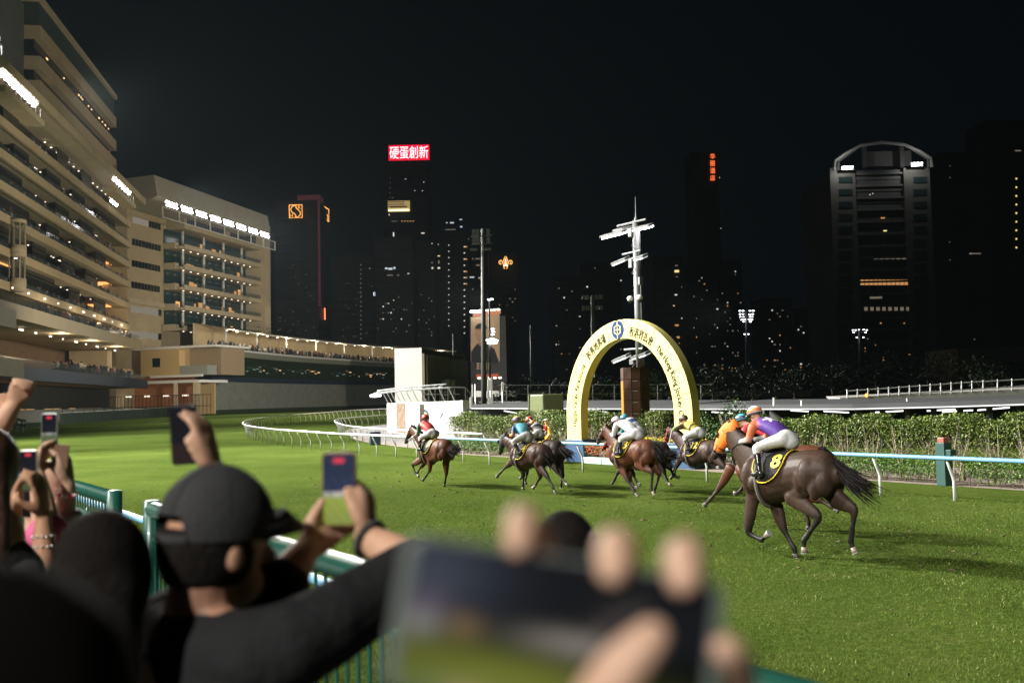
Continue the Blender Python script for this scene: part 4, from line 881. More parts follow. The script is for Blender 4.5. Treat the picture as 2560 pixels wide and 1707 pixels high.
# control building
cb = thing('control_building', 'white block with a dark brown flank behind the advertising wall', 'building'); Yb = 96.
A = dep(988, 1000, Yb)[:2]; B = dep(1056, 1000, Yb-1)[:2]; C2 = dep(1166, 1000, Yb+20)[:2]; D = A+(C2-B); hb = dep(1020, 871, Yb)[2]
m = MB(); v = [np.r_[p, z] for z in (0, hb) for p in (A, B, C2, D)]; m.add(v, [(0, 1, 5, 4), (3, 7, 6, 2), (0, 4, 7, 3), (4, 5, 6, 7)]); m.build('white_block', M('block_white', (.72, .70, .62), .7, var=.06, vs=.6), cb)
m = MB(); e = (C2-B)/np.linalg.norm(C2-B); ne = np.array([e[1], -e[0]]); B2 = B+ne*.25; C3 = C2+ne*.25; v = [np.r_[p, z] for z in (0, hb-.55) for p in (B2, C3, C2, B)]; m.add(v, [(0, 1, 5, 4), (1, 2, 6, 5), (2, 3, 7, 6), (3, 0, 4, 7), (4, 5, 6, 7)]); m.build('brown_flank', M('flank_brown', (.26, .21, .155), .8, var=.25, vs=.5), cb)
m = MB(); p = B2+e*.6+ne*.1; m.tube([np.r_[p, 0], np.r_[p, hb-.7]], .07, 8); m.build('drain_pipe', WPAINT, cb)
for k_, (t, r) in enumerate(((.22, .4), (.36, .34))): p = B2+(C3-B2)*t+ne*1.0; MB().tube([np.r_[p, 1.5], np.r_[p, 4.5], np.r_[p, 4.7]], [r, r, r*1.25], 14).build('vent_pipe', WPAINT, cb, True)
p = B2+(C3-B2)*.14+ne*1.2; m = MB(); m.box(np.r_[p, 3.3], (.45, 0, 0), (0, .3, 0), UP*.9); m.build('air_unit', WPAINT, cb)
for i in range(3):
    for j in range(5): m = MB(); m.box(np.r_[p+np.array([-.3+i*.3, -.31]), 2.6+j*.34], (.12, 0, 0), (0, .01, 0), UP*.13); m.build('grille', DARK, cb)
p = B2+(C3-B2)*.62; MB().tube([np.r_[p, hb-2.4], np.r_[p, hb-.3], np.r_[p, hb+2.2]], [.05, .05, .02], 6).build('roof_aerial', WPAINT, cb)
# deck with railing right of the building
dk = thing('steel_deck', 'grey steel deck with railings and a stair beside the white wall', 'deck'); Yd = 74.
for (x0, y0, x1, y1) in ((1055, 968, 1150, 968), (1055, 985, 1150, 985), (1150, 968, 1164, 969), (1164, 969, 1200, 1010), (1160, 985, 1196, 1022), (1186, 1000, 1212, 1022)): MB().tube([dep(x0, y0, Yd), dep(x1, y1, Yd)], .045, 6).build('handrail', STEEL, dk)
for x, y0, y1 in [(x, 968, 1002) for x in range(1056, 1152, 16)]+[(1164, 969, 1008), (1176, 984, 1020), (1190, 1000, 1030), (1204, 1012, 1040)]: MB().tube([dep(x, y0, Yd), dep(x, y1, Yd)], .04, 6).build('baluster', STEEL, dk)
m = MB(); a = dep(1050, 990, Yd+1); b = dep(1166, 1008, Yd+1); m.bx(a[0], b[0], Yd+.5, Yd+6, 0, b[2]); m.build('deck_base', M('deck_beige', (.5, .47, .4), .8), dk)
# antennas and cabinets on thin poles
ab = M('antenna_beige', (.62, .6, .54), .5, var=.05)
def pole_box(name, label, cat, x, Y, boxes, ytop, ybot, r=.05, mat=STEEL):
    P = dep(x, ybot, Y); root = thing(name, label, cat, loc=(P[0], P[1], 0)); o = np.array(root.location); top = dep(x, ytop, Y)
    MB().tube([(0, 0, 0), (0, 0, top[2])], r, 10).build('pole', mat, root, True)
    for (x0, y0, x1, y1) in boxes:
        a = dep(x0, y0, Y)-o; b = dep(x1, y1, Y)-o; MB().bx(min(a[0], b[0]), max(a[0], b[0]), -.45, -.08, min(a[2], b[2]), max(a[2], b[2])).build('panel_box', ab, root, bevel=.02)
    return root
pole_box('antenna_pole', 'beige twin antenna boxes on a pole right of the dark lamp post', 'antenna', 1228, 64, [(1219, 949, 1232, 976), (1220, 993, 1234, 1021), (1217, 979, 1222, 996)], 945, 1050)
pole_box('antenna_pole', 'small beige antenna box on a thin pole left of the olive housing', 'antenna', 1258, 66, [(1253, 956, 1261, 978)], 955, 1050)
pole_box('antenna_pole', 'slim white antenna panel leaning by the end of the white wall', 'antenna', 1190, 64, [(1175, 993, 1182, 1021), (1180, 961, 1184, 992), (1186, 1022, 1198, 1033)], 960, 1050)
# dark mast with unlit lamp frame
def px_pole(name, label, x, xt, ytop, Y, rb, rt, mat, group=None, ybot=None):
    b = dep(x, ybot or 1010, Y); t = dep(xt, ytop, Y); root = thing(name, label, 'light mast', group, loc=(b[0], b[1], 0)); MB().tube([(0, 0, 0), (t[0]-b[0], 0, t[2])], [rb, rt], 14).build('pole', mat, root, True); return root, np.array([t[0]-b[0], 0, t[2]])
DP = M('mast_dark', (.12, .125, .125), .5, var=.1)
r0, tp = px_pole('light_mast', 'tall dark grey lamp mast with unlit lamp heads left of the emblem sign', 1209, 1207, 572, 78, .24, .13, DP)
for i in range(2):
    for j in range(3):
        c = tp+np.array([(-.72, -.42, .42)[j] if j < 3 else .7, -.3, -.35-.62*i]); MB().bx(c[0]-.14, c[0]+.14, c[1]-.1, c[1]+.1, c[2]-.26, c[2]+.26).build('lamp_head', DP, r0)
    MB().tube([tp+np.array([-.95, -.1, -.65-.62*i]), tp+np.array([.75, -.1, -.55-.62*i])], .035, 6).build('crossarm', DP, r0)
for sx in (-1, 1): MB().bx(sx*.55-.3, sx*.55+.3, -.5, -.1, tp[2]-1.75, tp[2]-1.6).build('lamp_head', DP, r0)
lens2 = MB().ell((0, 0, 0), .5, .5, .3, seg=10, rings=5).mesh('lamp_lens', True); lens2.materials.append(E('mast_lamp', (.92, .97, 1), 7))
def lit_mast(label, x, ytop, Y, lamps, r=.16, ybot=1000):
    root, tp = px_pole('light_mast', label, x, x-2, ytop, Y, r, r*.6, GAL, 'lit floodlight masts beyond the infield', ybot); o = np.array(root.location); ys_ = sorted(set(round(l[1]) for l in lamps))
    for (lx, ly, k) in lamps:
        p = dep(lx, ly, Y)-o; h = MB().bx(p[0]-.5*k, p[0]+.5*k, -.15, .3, p[2]-.02, p[2]+.3*k).build('lamp_head', GAL, root); share('lamp_lens', lens2, h, p+np.array([0, -.25, -.03]), scale=(k, k*.6, k*.6))
    for y in ys_:
        xs_ = [l[0] for l in lamps if round(l[1]) == y]
        if max(xs_)-min(xs_) > 2: MB().tube([dep(min(xs_), y, Y)-o, dep(max(xs_), y, Y)-o], .06, 6).build('crossarm', GAL, root)
lit_mast('lit double row lamp mast beside the poster building', 1225, 745, 120, [(1223, 749, .5), (1229, 748, .5), (1232, 822, .45), (1233, 829, .45), (1232, 836, .45), (1222, 850, .8), (1230, 848, .8), (1238, 851, .8), (1226, 857, .8), (1235, 857, .8)])
lit_mast('far lit stadium mast with four lamp rows, right of the arch', 1866, 776, 200, [(1849, 777, .55), (1857, 777, .5), (1874, 777, .5), (1882, 777, .55), (1850, 785, .5), (1857, 785, .4), (1873, 786, .5), (1881, 785, .5), (1850, 792, .4), (1858, 792, .4), (1875, 792, .5), (1880, 792, .4), (1854, 799, .5), (1861, 799, .5), (1872, 798, .5), (1879, 799, .5), (1858, 804, .4), (1875, 804, .5), (1861, 835, .4), (1870, 835, .4)], .26)
lit_mast('far lit lamp mast in front of the domed tower', 2149, 822, 190, [(2131, 825, .4), (2138, 825, .4), (2158, 824, .4), (2166, 825, .4), (2133, 831, .4), (2163, 831, .4), (2146, 824, .3), (2141, 843, .4), (2157, 843, .4)], .24)
px_pole('light_mast', 'slim pale unlit mast between the olive housing and the dark mast', 1329, 1327, 812, 130, .2, .12, GAL)
r5, tp5 = px_pole('light_mast', 'pale mast standing left inside the arch with dim lamp rows', 1487, 1481, 740, 120, .42, .2, M('mast_dim', (.3, .3, .3), .6))
for i in range(2):
    for j in (-1.1, -.6, .5, 1.0): MB().bx(tp5[0]+j-.2, tp5[0]+j+.2, -.3, 0, tp5[2]-.4-i*1.3, tp5[2]+.1-i*1.3).build('lamp_head', M('mast_dim'), r5)
# ================================================================ infield tunnel roof, ramp and barriers
ROOF = M('roof_slab', (.036, .039, .042), .6, var=.15, vs=1); TUBE = E('tube_light', (1, .98, .92), 2.2); STRIP = E('strip_light', (1, .98, .95), 1.2)
cp = thing('canopy_roof', 'low grey roof with a white light strip behind the hedge', 'roof')
Pl = [dep(1180, 1022, 60), dep(1700, 1024, 53), dep(2132, 1024, 46), dep(2390, 1018, 43), dep(2700, 1008, 40)]
for i in range(4):
    A, B = Pl[i].copy(), Pl[i+1].copy(); A[2] = B[2] = 0; za, zb = Pl[i][2], Pl[i+1][2]; d = B-A; L = np.linalg.norm(d); u = d/L; w = np.cross(UP, u)
    v = [A+UP*za, B+UP*zb, B+UP*(zb+.26), A+UP*(za+.26)]; v += [p+w*9+UP*.15 for p in v]
    MB().add(v, [(0, 1, 2, 3), (7, 6, 5, 4), (0, 4, 5, 1), (3, 2, 6, 7), (0, 3, 7, 4), (1, 5, 6, 2)]).build('roof_slab', ROOF, cp)
    m = MB(); m.tube([A+UP*(za+.03)-w*.05, B+UP*(zb+.03)-w*.05], .03, 8); m.build('light_strip', STRIP, cp)
    v = [A+w*8, B+w*8, B+w*8+UP*zb, A+w*8+UP*za]; MB().add(v, [(0, 1, 2, 3)]).build('rear_wall', M('wall_dark', (.05, .05, .05), .8), cp)
    for q in range(3):
        t = (q+.3)/3.; p = A+d*t+w*(1.5+2.5*(q % 2)); MB().tube([p+UP*(za-.16), p+u*1.3+UP*(zb-.16)], .032, 6).build('tube_lamp', TUBE, cp)
    for q in range(4): p = A+d*q/4+w*.6; MB().bx(-.1, .1, -.1, .1, 0, za).build('column', ROOF, cp).location = p
for x, y in ((1935, 995), (2004, 1001), (2268, 996)):
    p = dep(x, 1014, 47); t = dep(x, y, 47); MB().tube([p, t, t+UP*.04], [.05, .05, .12], 8).build('roof_post', WPAINT, cp)
rm = thing('ramp', 'grey concrete ramp rising to the right with a pipe railing', 'ramp'); Yr = 66.
edge = [(2100, 1008, 994), (2250, 1005, 987), (2410, 1003, 979), (2560, 1001, 972), (2700, 1000, 965)]
V = []
for x, yb, yt in edge: V += [dep(x, 1030, Yr), dep(x, yt, Yr), dep(x, yt, Yr)+np.array([0, 3, .1])]
MB().add(V, [q for i in range(4) for q in ((3*i, 3*i+3, 3*i+4, 3*i+1), (3*i+1, 3*i+4, 3*i+5, 3*i+2))]+[(0, 1, 2)]).build('ramp_wall', M('concrete', (.3, .29, .27), .8, var=.15, vs=.8), rm)
tops = [(2118, 977), (2250, 968), (2410, 956), (2560, 948), (2640, 943)]
def ytop_at(x): return np.interp(x, [t[0] for t in tops], [t[1] for t in tops])
for x in list(range(2118, 2450, 26))+list(range(2458, 2640, 36)): MB().tube([dep(x, np.interp(x, [e[0] for e in edge], [e[2] for e in edge])+2, Yr), dep(x, ytop_at(x)-3, Yr)], .05, 6).build('post', STEEL, rm)
for dy in (0, 20): MB().tube([dep(x, y+dy*(.9 if x < 2500 else .8), Yr) for x, y in tops], .035, 6).build('rail_pipe', STEEL, rm)
MB().ell(dep(2166, 988, Yr-.3), .1, .1, .13).build('warning_lamp', E('amber_warn', (1, .35, .05), 3), rm)
# white boards and rails beyond the roof
bd = thing('white_hoarding', 'long white hoarding far across the infield', 'hoarding'); Yh = 170.
for i, (x0, x1) in enumerate([(1190+q*60, 1248+q*60) for q in range(14)]): 
    a = dep(x0, 992, Yh); b = dep(x1, 991, Yh); t = dep(x0, 977, Yh); m = MB(); m.add([a, b, dep(x1, 976.5, Yh), t], [(0, 1, 2, 3)]); m.add([a+[0, .3, 0], b+[0, .3, 0], dep(x1, 976.5, Yh)+[0, .3, 0], t+[0, .3, 0]], [(3, 2, 1, 0)]); m.build('board', M('board_white', (.5, .5, .47), .7), bd)
fr = thing('infield_rail', 'distant pale rail across the infield behind the arch', 'rail'); Yf = 90.
for x in range(1200, 2000, 22): MB().tube([dep(x, 1014, Yf), dep(x-4, 1004, Yf)], .05, 5).build('post', WHITE, fr)
MB().tube([dep(1195, 1005, Yf), dep(1600, 1005, Yf), dep(2000, 1003, Yf)], .055, 6).build('top_rail', WHITE, fr)
sf = thing('mesh_fence', 'dark thin mesh fence across the infield', 'fence'); Yf = 74.
for x in range(1267, 1760, 54): MB().tube([dep(x, 1016, Yf), dep(x-1, 963, Yf)], .035, 6).build('post', STEEL, sf)
for y in (963, 985): MB().tube([dep(1240, y, Yf), dep(1780, y-2, Yf)], .02, 5).build('wire', STEEL, sf)
gq = thing('service_walkway', 'grey service platform right of the dark mast', 'platform'); a = dep(1170, 1022, 62); b = dep(1312, 1022, 62)
MB().bx(a[0], b[0], 61, 66, a[2]-.35, a[2]).build('deck_slab', ROOF, gq); MB().bx(a[0], b[0], 65, 65.4, 0, a[2]-.36).build('rear_wall', M('concrete'), gq)
for q in range(3): MB().tube([dep(1240+q*6, 1012, 61.5), dep(1262+q*6, 1018, 61.3), dep(1282+q*5, 1036, 61)], .06, 6).build('cable', IRON, gq)
wb = thing('white_barrier', 'white barrier block at the right foot of the arch', 'barrier', loc=sn(25.75, 26.1)); wb.rotation_euler = (0, 0, ang_t)
MB().bx(-.6, .35, -.2, .2, 0, .5).build('block', WPAINT, wb, bevel=.03); MB().bx(-.7, .45, -.3, .3, 0, .1).build('foot', WPAINT, wb, bevel=.02)
bn = thing('litter_bin', 'small dark blue box standing behind the white rail', 'bin', loc=gnd(939, 1112)); MB().bx(-.3, .3, -.25, .25, 0, .75).build('body', M('bin_blue', (.03, .06, .12), .5), bn, bevel=.03); MB().bx(-.33, .33, -.28, .28, .75, .8).build('lid', M('bin_blue'), bn, bevel=.01)
# ================================================================ city beyond
NIGHT = M('night_facade', (.022, .024, .026), .6, var=.3, vs=.05); NIGHT2 = M('night_facade_b', (.032, .032, .031), .6, var=.3, vs=.05)
def emq(name, col, es): me = MB().bx(-.5, .5, -.5, .5, -.5, .5).mesh('window'); me.materials.append(E(name, col, es)); return me
WQ = {'w': emq('win_white', (1, .92, .78), .85), 'o': emq('win_orange', (1, .48, .16), .55), 'd': emq('win_dim', (1, .82, .6), .15), 'c': emq('win_cool', (.8, .9, 1), .7), 'y': emq('win_yellow', (1, .8, .3), 1.0), 'r': emq('win_red', (1, .05, .05), 1.6)}
def tower(name, label, x0, x1, ytop, Y, wins=(), mat=NIGHT, depth=22., skew=0., group=None, cat='building'):
    a = dep(x0, 900, Y); b = dep(x1, 900, Y+skew); h = dep((x0+x1)/2, ytop, Y)[2]; root = thing(name, label, cat, group, loc=((a[0]+b[0])/2, (a[1]+b[1])/2, 0)); o = np.array(root.location)
    u = (b-a); u[2] = 0; L = np.linalg.norm(u); u /= L; w = np.cross(UP, u)
    m = MB(); m.box(w*depth/2+UP*h/2, u*L/2, w*depth/2, UP*h/2); m.build('body', mat, root)
    # floor bands give the facade its relief
    for z in np.arange(6, h-2, max(3.6, h/26)):
        m = MB(); m.box(-w*.12+UP*z, u*(L/2-.2), w*.12, UP*.35); m.build('floor_band', NIGHT2, root)
    for (x, y, ww, hh, k) in wins:
        d = ray(x, y); t = ((o-CAM)@w-.4)/(d@w); P = CAM+d*t-o; s = Y/F
        share('window', WQ[k], root, M4=mat4(P, u*ww*s, w*.2, UP*hh*s))
    return root, o, u, w
def scatter(x0, x1, y0, y1, n, kinds='dddwo', sx=(1.5, 4), sy=(1.5, 3.2), seed=0, gx=6.5, gy=7.8):
    r = random.Random(seed); out = []
    for i in range(n):
        x = x0+round((x1-x0)*r.random()/gx)*gx; y = y0+round((y1-y0)*r.random()**.75/gy)*gy
        out.append((min(x, x1), min(y, y1), r.uniform(*sx), r.uniform(*sy), r.choice(kinds)))
    return out
# tower with the square outline emblem
t1, o1, u1, w1 = tower('emblem_tower', 'dark office tower with a glowing orange square emblem', 688, 797, 500, 420, scatter(700, 790, 600, 830, 22, 'ddd', (1, 2.5), (1, 2), 1))
NEON = E('neon_orange', (1, .42, .10), 1.5)
def P1(x, y, off=-.8): d = ray(x, y); t = ((o1-CAM)@w1+off)/(d@w1); return CAM+d*t-o1
def neon(pts, parent, r=.16, name='neon_line', fn=P1): return MB().tube([fn(*p) for p in pts], r, 6).build(name, NEON, parent)
lg = neon([(723, 513), (755, 512), (755.5, 544), (723.5, 545), (723, 513)], t1, .2, 'emblem_frame')
Sx = [(739, 513.5), (731, 516), (726.5, 523), (729, 530), (737, 535), (740, 540), (738, 544)]; neon(Sx, lg, .18); neon([(740, 514), (740, 520), (746, 525), (751, 531), (750, 538), (744, 543), (739, 544)], lg, .18)
sign('K', P1(748.5, 518, -.9), u1, UP, NEON, 'letter', lg, w=1.2, weight=.0); sign('H', P1(728.5, 539, -.9), u1, UP, NEON, 'letter', lg, w=1.2)
sd = o1+u1*np.linalg.norm(dep(797, 900, 420)-dep(688, 900, 420))/2; q3 = dep(797, 900, 420); q4 = dep(823, 900, 452); h1 = dep(745, 500, 420)[2]
m = MB(); v = [np.r_[p[:2], z]-o1 for z in (0, h1) for p in (q3, q4)]; e = np.r_[(q4-q3)[:2], 0]; e /= np.linalg.norm(e); ne = np.array([e[1], -e[0], 0]); v = [p+ne*.1 for p in v]+[p-ne*10 for p in v]
m.add(v, [(0, 1, 3, 2), (4, 6, 7, 5), (2, 3, 7, 6), (1, 5, 7, 3), (0, 2, 6, 4)]); m.build('side_wing', NIGHT, t1)
def P2(x, y, off=.6): d = ray(x, y); t = ((q3-CAM)@ne+off)/(d@ne); return CAM+d*t-o1
neon([(811, 517), (822, 524), (822, 554), (811, 548), (811, 517)], t1, .22, 'emblem_frame', P2); neon([(817, 522), (813.5, 528), (815, 534), (820, 541), (819, 548), (815, 550)], t1, .2, 'neon_line', P2)
m = MB(); a = dep(794, 500, 419)-o1; b = dep(802, 766, 419)-o1; m.bx(a[0], b[0], a[1]-.6, a[1]+.6, b[2], a[2]); m.build('corner_strip', M('strip_plum', (.22, .08, .10), .6, emit=(.5, .12, .16), es=.05), t1)
m = MB(); a = dep(744, 489, 419)-o1; b = dep(800, 499, 419)-o1; m.bx(a[0], b[0], a[1]-.6, a[1]+8, b[2], a[2]); m.build('roof_beam', M('strip_plum'), t1)
m = MB(); a = dep(810.5, 770, 430)-o1; b = dep(813.5, 799, 430)-o1; m.bx(a[0], b[0], a[1]-.5, a[1]+.5, b[2], a[2]); m.build('orange_bar', E('bar_orange', (1, .25, .1), 1.6), t1)
# tower with the red sign
w2_ = scatter(975, 1068, 440, 700, 14, 'ddc', (1.5, 5), (1, 2), 3)+[(980+q*2.2, 553, 1.6, 2, 'd') for q in range(6)]+[(1005+q*7, 553, 4, 1.8, 'o') for q in range(5)]+[(984, 586, 3, 10, 'w'), (1057, 583, 8, 2.4, 'w'), (1037, 477, 1.5, 1.5, 'w'), (1056, 477, 2.2, 1.5, 'w'), (973, 537, 2.4, 3, 'w')]+[(975, 446+q*12, 1.6, 1.6, 'd') for q in range(5)]
t2, o2, u2_, w2v = tower('sign_tower', 'tall dark tower carrying a red and white character sign', 966, 1078, 408, 620, w2_)
def P3(x, y, off=-1.): d = ray(x, y); t = ((o2-CAM)@w2v+off)/(d@w2v); return CAM+d*t-o2
A, B = P3(972, 402), P3(1073, 362); c = (A+B)/2; m = MB(); m.box(c, u2_*abs(B[0]-A[0])/2, w2v*.5, UP*abs(B[2]-A[2])/2); sg = m.build('sign_board', E('sign_red', (.9, .004, .035), 1.1), t2)
sign('硬蛋創新', c-w2v*.8, u2_, UP, E('sign_white', (1, .82, .88), 1.5), 'sign_characters', sg, w=abs(B[0]-A[0])*.95, h=abs(B[2]-A[2])*.84, weight=.004, extrude=.1)
for xx in (980, 1022, 1064): m = MB(); a = P3(xx, 402); b = P3(xx, 410); m.tube([a, b+w2v*2], .5, 5); m.build('sign_strut', NIGHT2, t2)
A, B = P3(970, 530), P3(1024.5, 502); c = (A+B)/2; m = MB(); m.box(c, u2_*abs(B[0]-A[0])/2, w2v*.5, UP*abs(B[2]-A[2])/2); yb = m.build('lit_billboard', M('board_gold', (.4, .28, .08), .6, emit=(1, .72, .28), es=.36), t2)
for q in range(3): m = MB(); m.box(c-w2v*.6-u2_*1.6+UP*(2.6-q*1.4), u2_*abs(B[0]-A[0])*.38, w2v*.1, UP*.22); m.build('dark_stripe', M('stripe_dark', (.05, .03, .01), .6), yb)
for q in range(9): m = MB(); m.box(c-w2v*.6+u2_*(-4.6+q*1.15)-UP*.4, u2_*.4, w2v*.1, UP*.55); m.build('dark_glyph', M('stripe_dark'), yb)
for q in range(8): m = MB(); m.box(c-w2v*1.+u2_*(-5.8+q*1.66)-UP*2.6, u2_*.62, w2v*.2, UP*.5); m.build('billboard_lamp', E('billboard_lamp', (1, .88, .5), 2.6), yb)
# residential towers
tower('residential_tower', 'dark residential tower with two columns of stairwell lights', 1092, 1172, 584, 540, [(1122, 613+q*15.5, 2.6, 1.8, 'w') for q in range(14)]+[(1161, 617+q*15.4, 3.2, 2.4, 'w') for q in range(15)]+[(1165, 617+q*15.4, 6, 3, 'o') for q in (0, 2, 4, 5, 6)]+[(1117, 557, 4, 2, 'c'), (1130, 557, 10, 3, 'c'), (1152, 549, 7, 2, 'c'), (1153, 567, 6, 3, 'c'), (1126, 574, 26, 2, 'd')], mat=NIGHT2)
tower('residential_tower', 'grey residential block left of the stairwell lit tower', 1036, 1092, 600, 500, [(1080, 609, 2, 2, 'w'), (1096, 611, 2, 2, 'c'), (1097, 640, 6, 2.5, 'y'), (1097, 655, 4, 8, 'd'), (1080, 657, 3, 4, 'd'), (1097, 670, 6, 4, 'w'), (1081, 670, 4, 4, 'w')]+scatter(1040, 1090, 690, 850, 12, 'dd', seed=6), mat=NIGHT2)
tower('residential_tower', 'dark slab block below the red sign tower', 940, 1036, 592, 460, [(966, 671, 7, 4, 'c'), (976, 672, 10, 5, 'c'), (986, 670, 5, 5, 'c'), (975, 688, 14, 3, 'd'), (995, 688, 5, 3, 'd'), (1021, 684, 5, 2, 'c'), (924, 671, 4, 3, 'd')]+scatter(945, 1030, 735, 830, 26, 'ddw', seed=7))
tower('residential_tower', 'dark slab block with a small lit letter beside the emblem tower', 830, 940, 640, 480, [(902, 662+q*11.5, 2.6, 2.4, 'd') for q in range(17)]+scatter(845, 930, 700, 850, 18, 'dd', (1, 2.5), (1, 2), 8))
_r = thing('letter_sign', 'small cold white letter sign on the dark slab block', 'sign'); sign('E', dep(936, 735, 452), np.array([1., 0, 0]), UP, E('letter_cold', (.7, .85, 1), 1.6), 'letter', _r, h=1.5)
tower('residential_tower', 'dark tower right of the stairwell lit tower behind the dark mast', 1172, 1225, 600, 560, [(1182, 647, 3, 4, 'd'), (1194, 647, 12, 3, 'd'), (1195, 663, 9, 4, 'd'), (1180, 693, 11, 3, 'c'), (1198, 695, 2, 3, 'w'), (1171, 598, 4, 2, 'd'), (1182, 723, 4, 3, 'd')])
tower('residential_tower', 'dark tower carrying the glowing fleur de lis sign', 1232, 1300, 632, 600, scatter(1236, 1296, 700, 900, 14, 'dd', seed=9))
fl_ = thing('fleur_sign', 'glowing orange and white fleur de lis sign on the dark skyline', 'sign'); Yf2 = 590.
def PF(x, y): return dep(1264+x, 657+y, Yf2)
def nl(pts, r=.28, mat=None): return MB().tube([PF(*p) for p in pts], r, 6).build('neon_line', mat or NEON, fl_)
WN = E('neon_white', (1, .85, .6), 1.8)
nl([(0, -16), (-4, -10), (-5, -5), (-3, 1), (-1, 7)]); nl([(0, -16), (4, -10), (5, -5), (3, 1), (1, 7)]); nl([(0, -10), (0, 5)], .35, WN)
for sx in (-1, 1): nl([(3*sx, 5), (7*sx, 2), (8*sx, -4), (12*sx, -6.5), (16*sx, -4), (16.5*sx, 1), (13*sx, 4), (10*sx, 2)]); nl([(12*sx, -1), (12.6*sx, -1)], .9, WN); nl([(2*sx, 8), (5*sx, 11), (2*sx, 15)])
nl([(-6, 7), (6, 7)], .4, WN)
# poster building
pb_, ob, ub2, wb2 = tower('poster_building', 'building wrapped in a large lit portrait poster behind the dark mast', 1176, 1266, 790, 260, [], depth=14)
def PB(x, y, off=-.5): d = ray(x, y); t = ((ob-CAM)@wb2+off)/(d@wb2); return CAM+d*t-ob
def pq(pts, mat, name, off=-.5): return MB().add([PB(x, y, off) for x, y in pts], [tuple(range(len(pts)))]).build(name, mat, pb_)
pq([(1177, 793), (1249, 783), (1249, 905), (1177, 905)], M('poster_tan', (.3, .22, .14), .7, emit=(1, .62, .34), es=.10, var=.3, vs=.2), 'poster')
pq([(1182, 783), (1252, 776), (1252, 784), (1182, 792)], E('poster_header', (1, .32, .14), .55), 'poster_header', -.7)
sk = M('poster_skin', (.30, .17, .10), .7, emit=(1, .5, .3), es=.06); hrm = M('poster_dark', (.01, .012, .02), .7)
pq([(1203+13*math.cos(a), 834+20*math.sin(a)) for a in np.linspace(0, 6.28, 20)[:-1]], sk, 'portrait_face', -.7); pq([(1203+15*math.cos(a), 822+14*math.sin(a)) for a in np.linspace(math.pi, 2*math.pi, 12)], hrm, 'portrait_hair', -.8)
pq([(1178, 905), (1178, 880), (1192, 860), (1214, 858), (1236, 872), (1248, 905)], hrm, 'portrait_coat', -.75); pq([(1198, 852), (1208, 852), (1209, 864), (1198, 864)], sk, 'portrait_neck', -.78)
for q in range(8): m = MB(); m.ell(PB(1180+q*9.4, 779-q*.75, -2.), .55, .4, .3); m.build('poster_lamp', LAMPS if q > 2 else LAMPW, pb_)
for q in range(5): m = MB(); m.ell(PB(1198+q*13, 945-q*.2, -2.), .5, .4, .3); m.build('poster_lamp', LAMPS, pb_)
pq([(1190, 936), (1246, 934), (1246, 942), (1190, 944)], E('poster_footer', (1, .14, .04), .4), 'poster_footer', -.7)
for r in range(3):
    for q in range(4): m = MB(); m.box(PB(1195+q*9.5, 909+r*6, -.6), ub2*.35, wb2*.1, UP*.22); m.build('printed_line', E('print_warm', (1, .6, .35), .25), pb_)
# hotel and right-hand towers
t5, o5, u5_, w5v = tower('hotel_tower', 'slim dark hotel tower with four orange characters down its side', 1742, 1812, 380, 640, [(1799, 444, 1.5, 1.5, 'w'), (1802, 571, 1.5, 1.5, 'w'), (1801, 528, 1.2, 1.2, 'd')])
CH = E('hotel_orange', (1, .16, .04), 1.6)
for q, ch in enumerate('华丽酒店'):
    d = ray(1781.5, 391+q*18); t = ((o5-CAM)@w5v-1.)/(d@w5v); sign(ch, CAM+d*t-o5, u5_, UP, CH, 'character', t5, h=3.6, w=3.2, weight=.004, extrude=.1)
for k, (x0, x1, yt, Yd_, n, lab) in enumerate(((1385, 1460, 690, 560, 16, 'dark apartment tower left of the arch top'), (1462, 1560, 655, 640, 14, 'dark apartment tower behind the lamp mast'), (1640, 1715, 640, 420, 12, 'dark apartment tower with a few warm windows right of the mast'), (1716, 1800, 656, 460, 22, 'dark apartment tower below the hotel characters'), (1800, 1862, 648, 480, 26, 'dark apartment tower left of the far lit mast'), (1905, 1985, 745, 520, 20, 'low dark block right of the far lit mast'), (1990, 2075, 770, 560, 24, 'low dark block left of the domed tower'))):
    w = scatter(x0+6, x1-6, yt+15, 925, n, 'dddwo', (1.5, 4.5), (1.5, 3.5), 20+k)
    if k == 2: w += [(1692, 678, 11, 6, 'y'), (1691, 664, 6, 3, 'd'), (1692, 692, 5, 2, 'd'), (1690, 737, 6, 3, 'w'), (1692, 813, 9, 4, 'o'), (1696, 843, 6, 5, 'o')]
    tower('apartment_tower', lab, x0, x1, yt, Yd_, w, mat=NIGHT2 if k % 2 else NIGHT)
_red = thing('red_sign', 'tiny red neon sign left of the domed tower', 'sign'); m = MB(); m.box(dep(2065, 692, 500), (1.6, 0, 0), (0, .3, 0), UP*1.6); m.build('glow', WQ['r'].materials[0], _red)
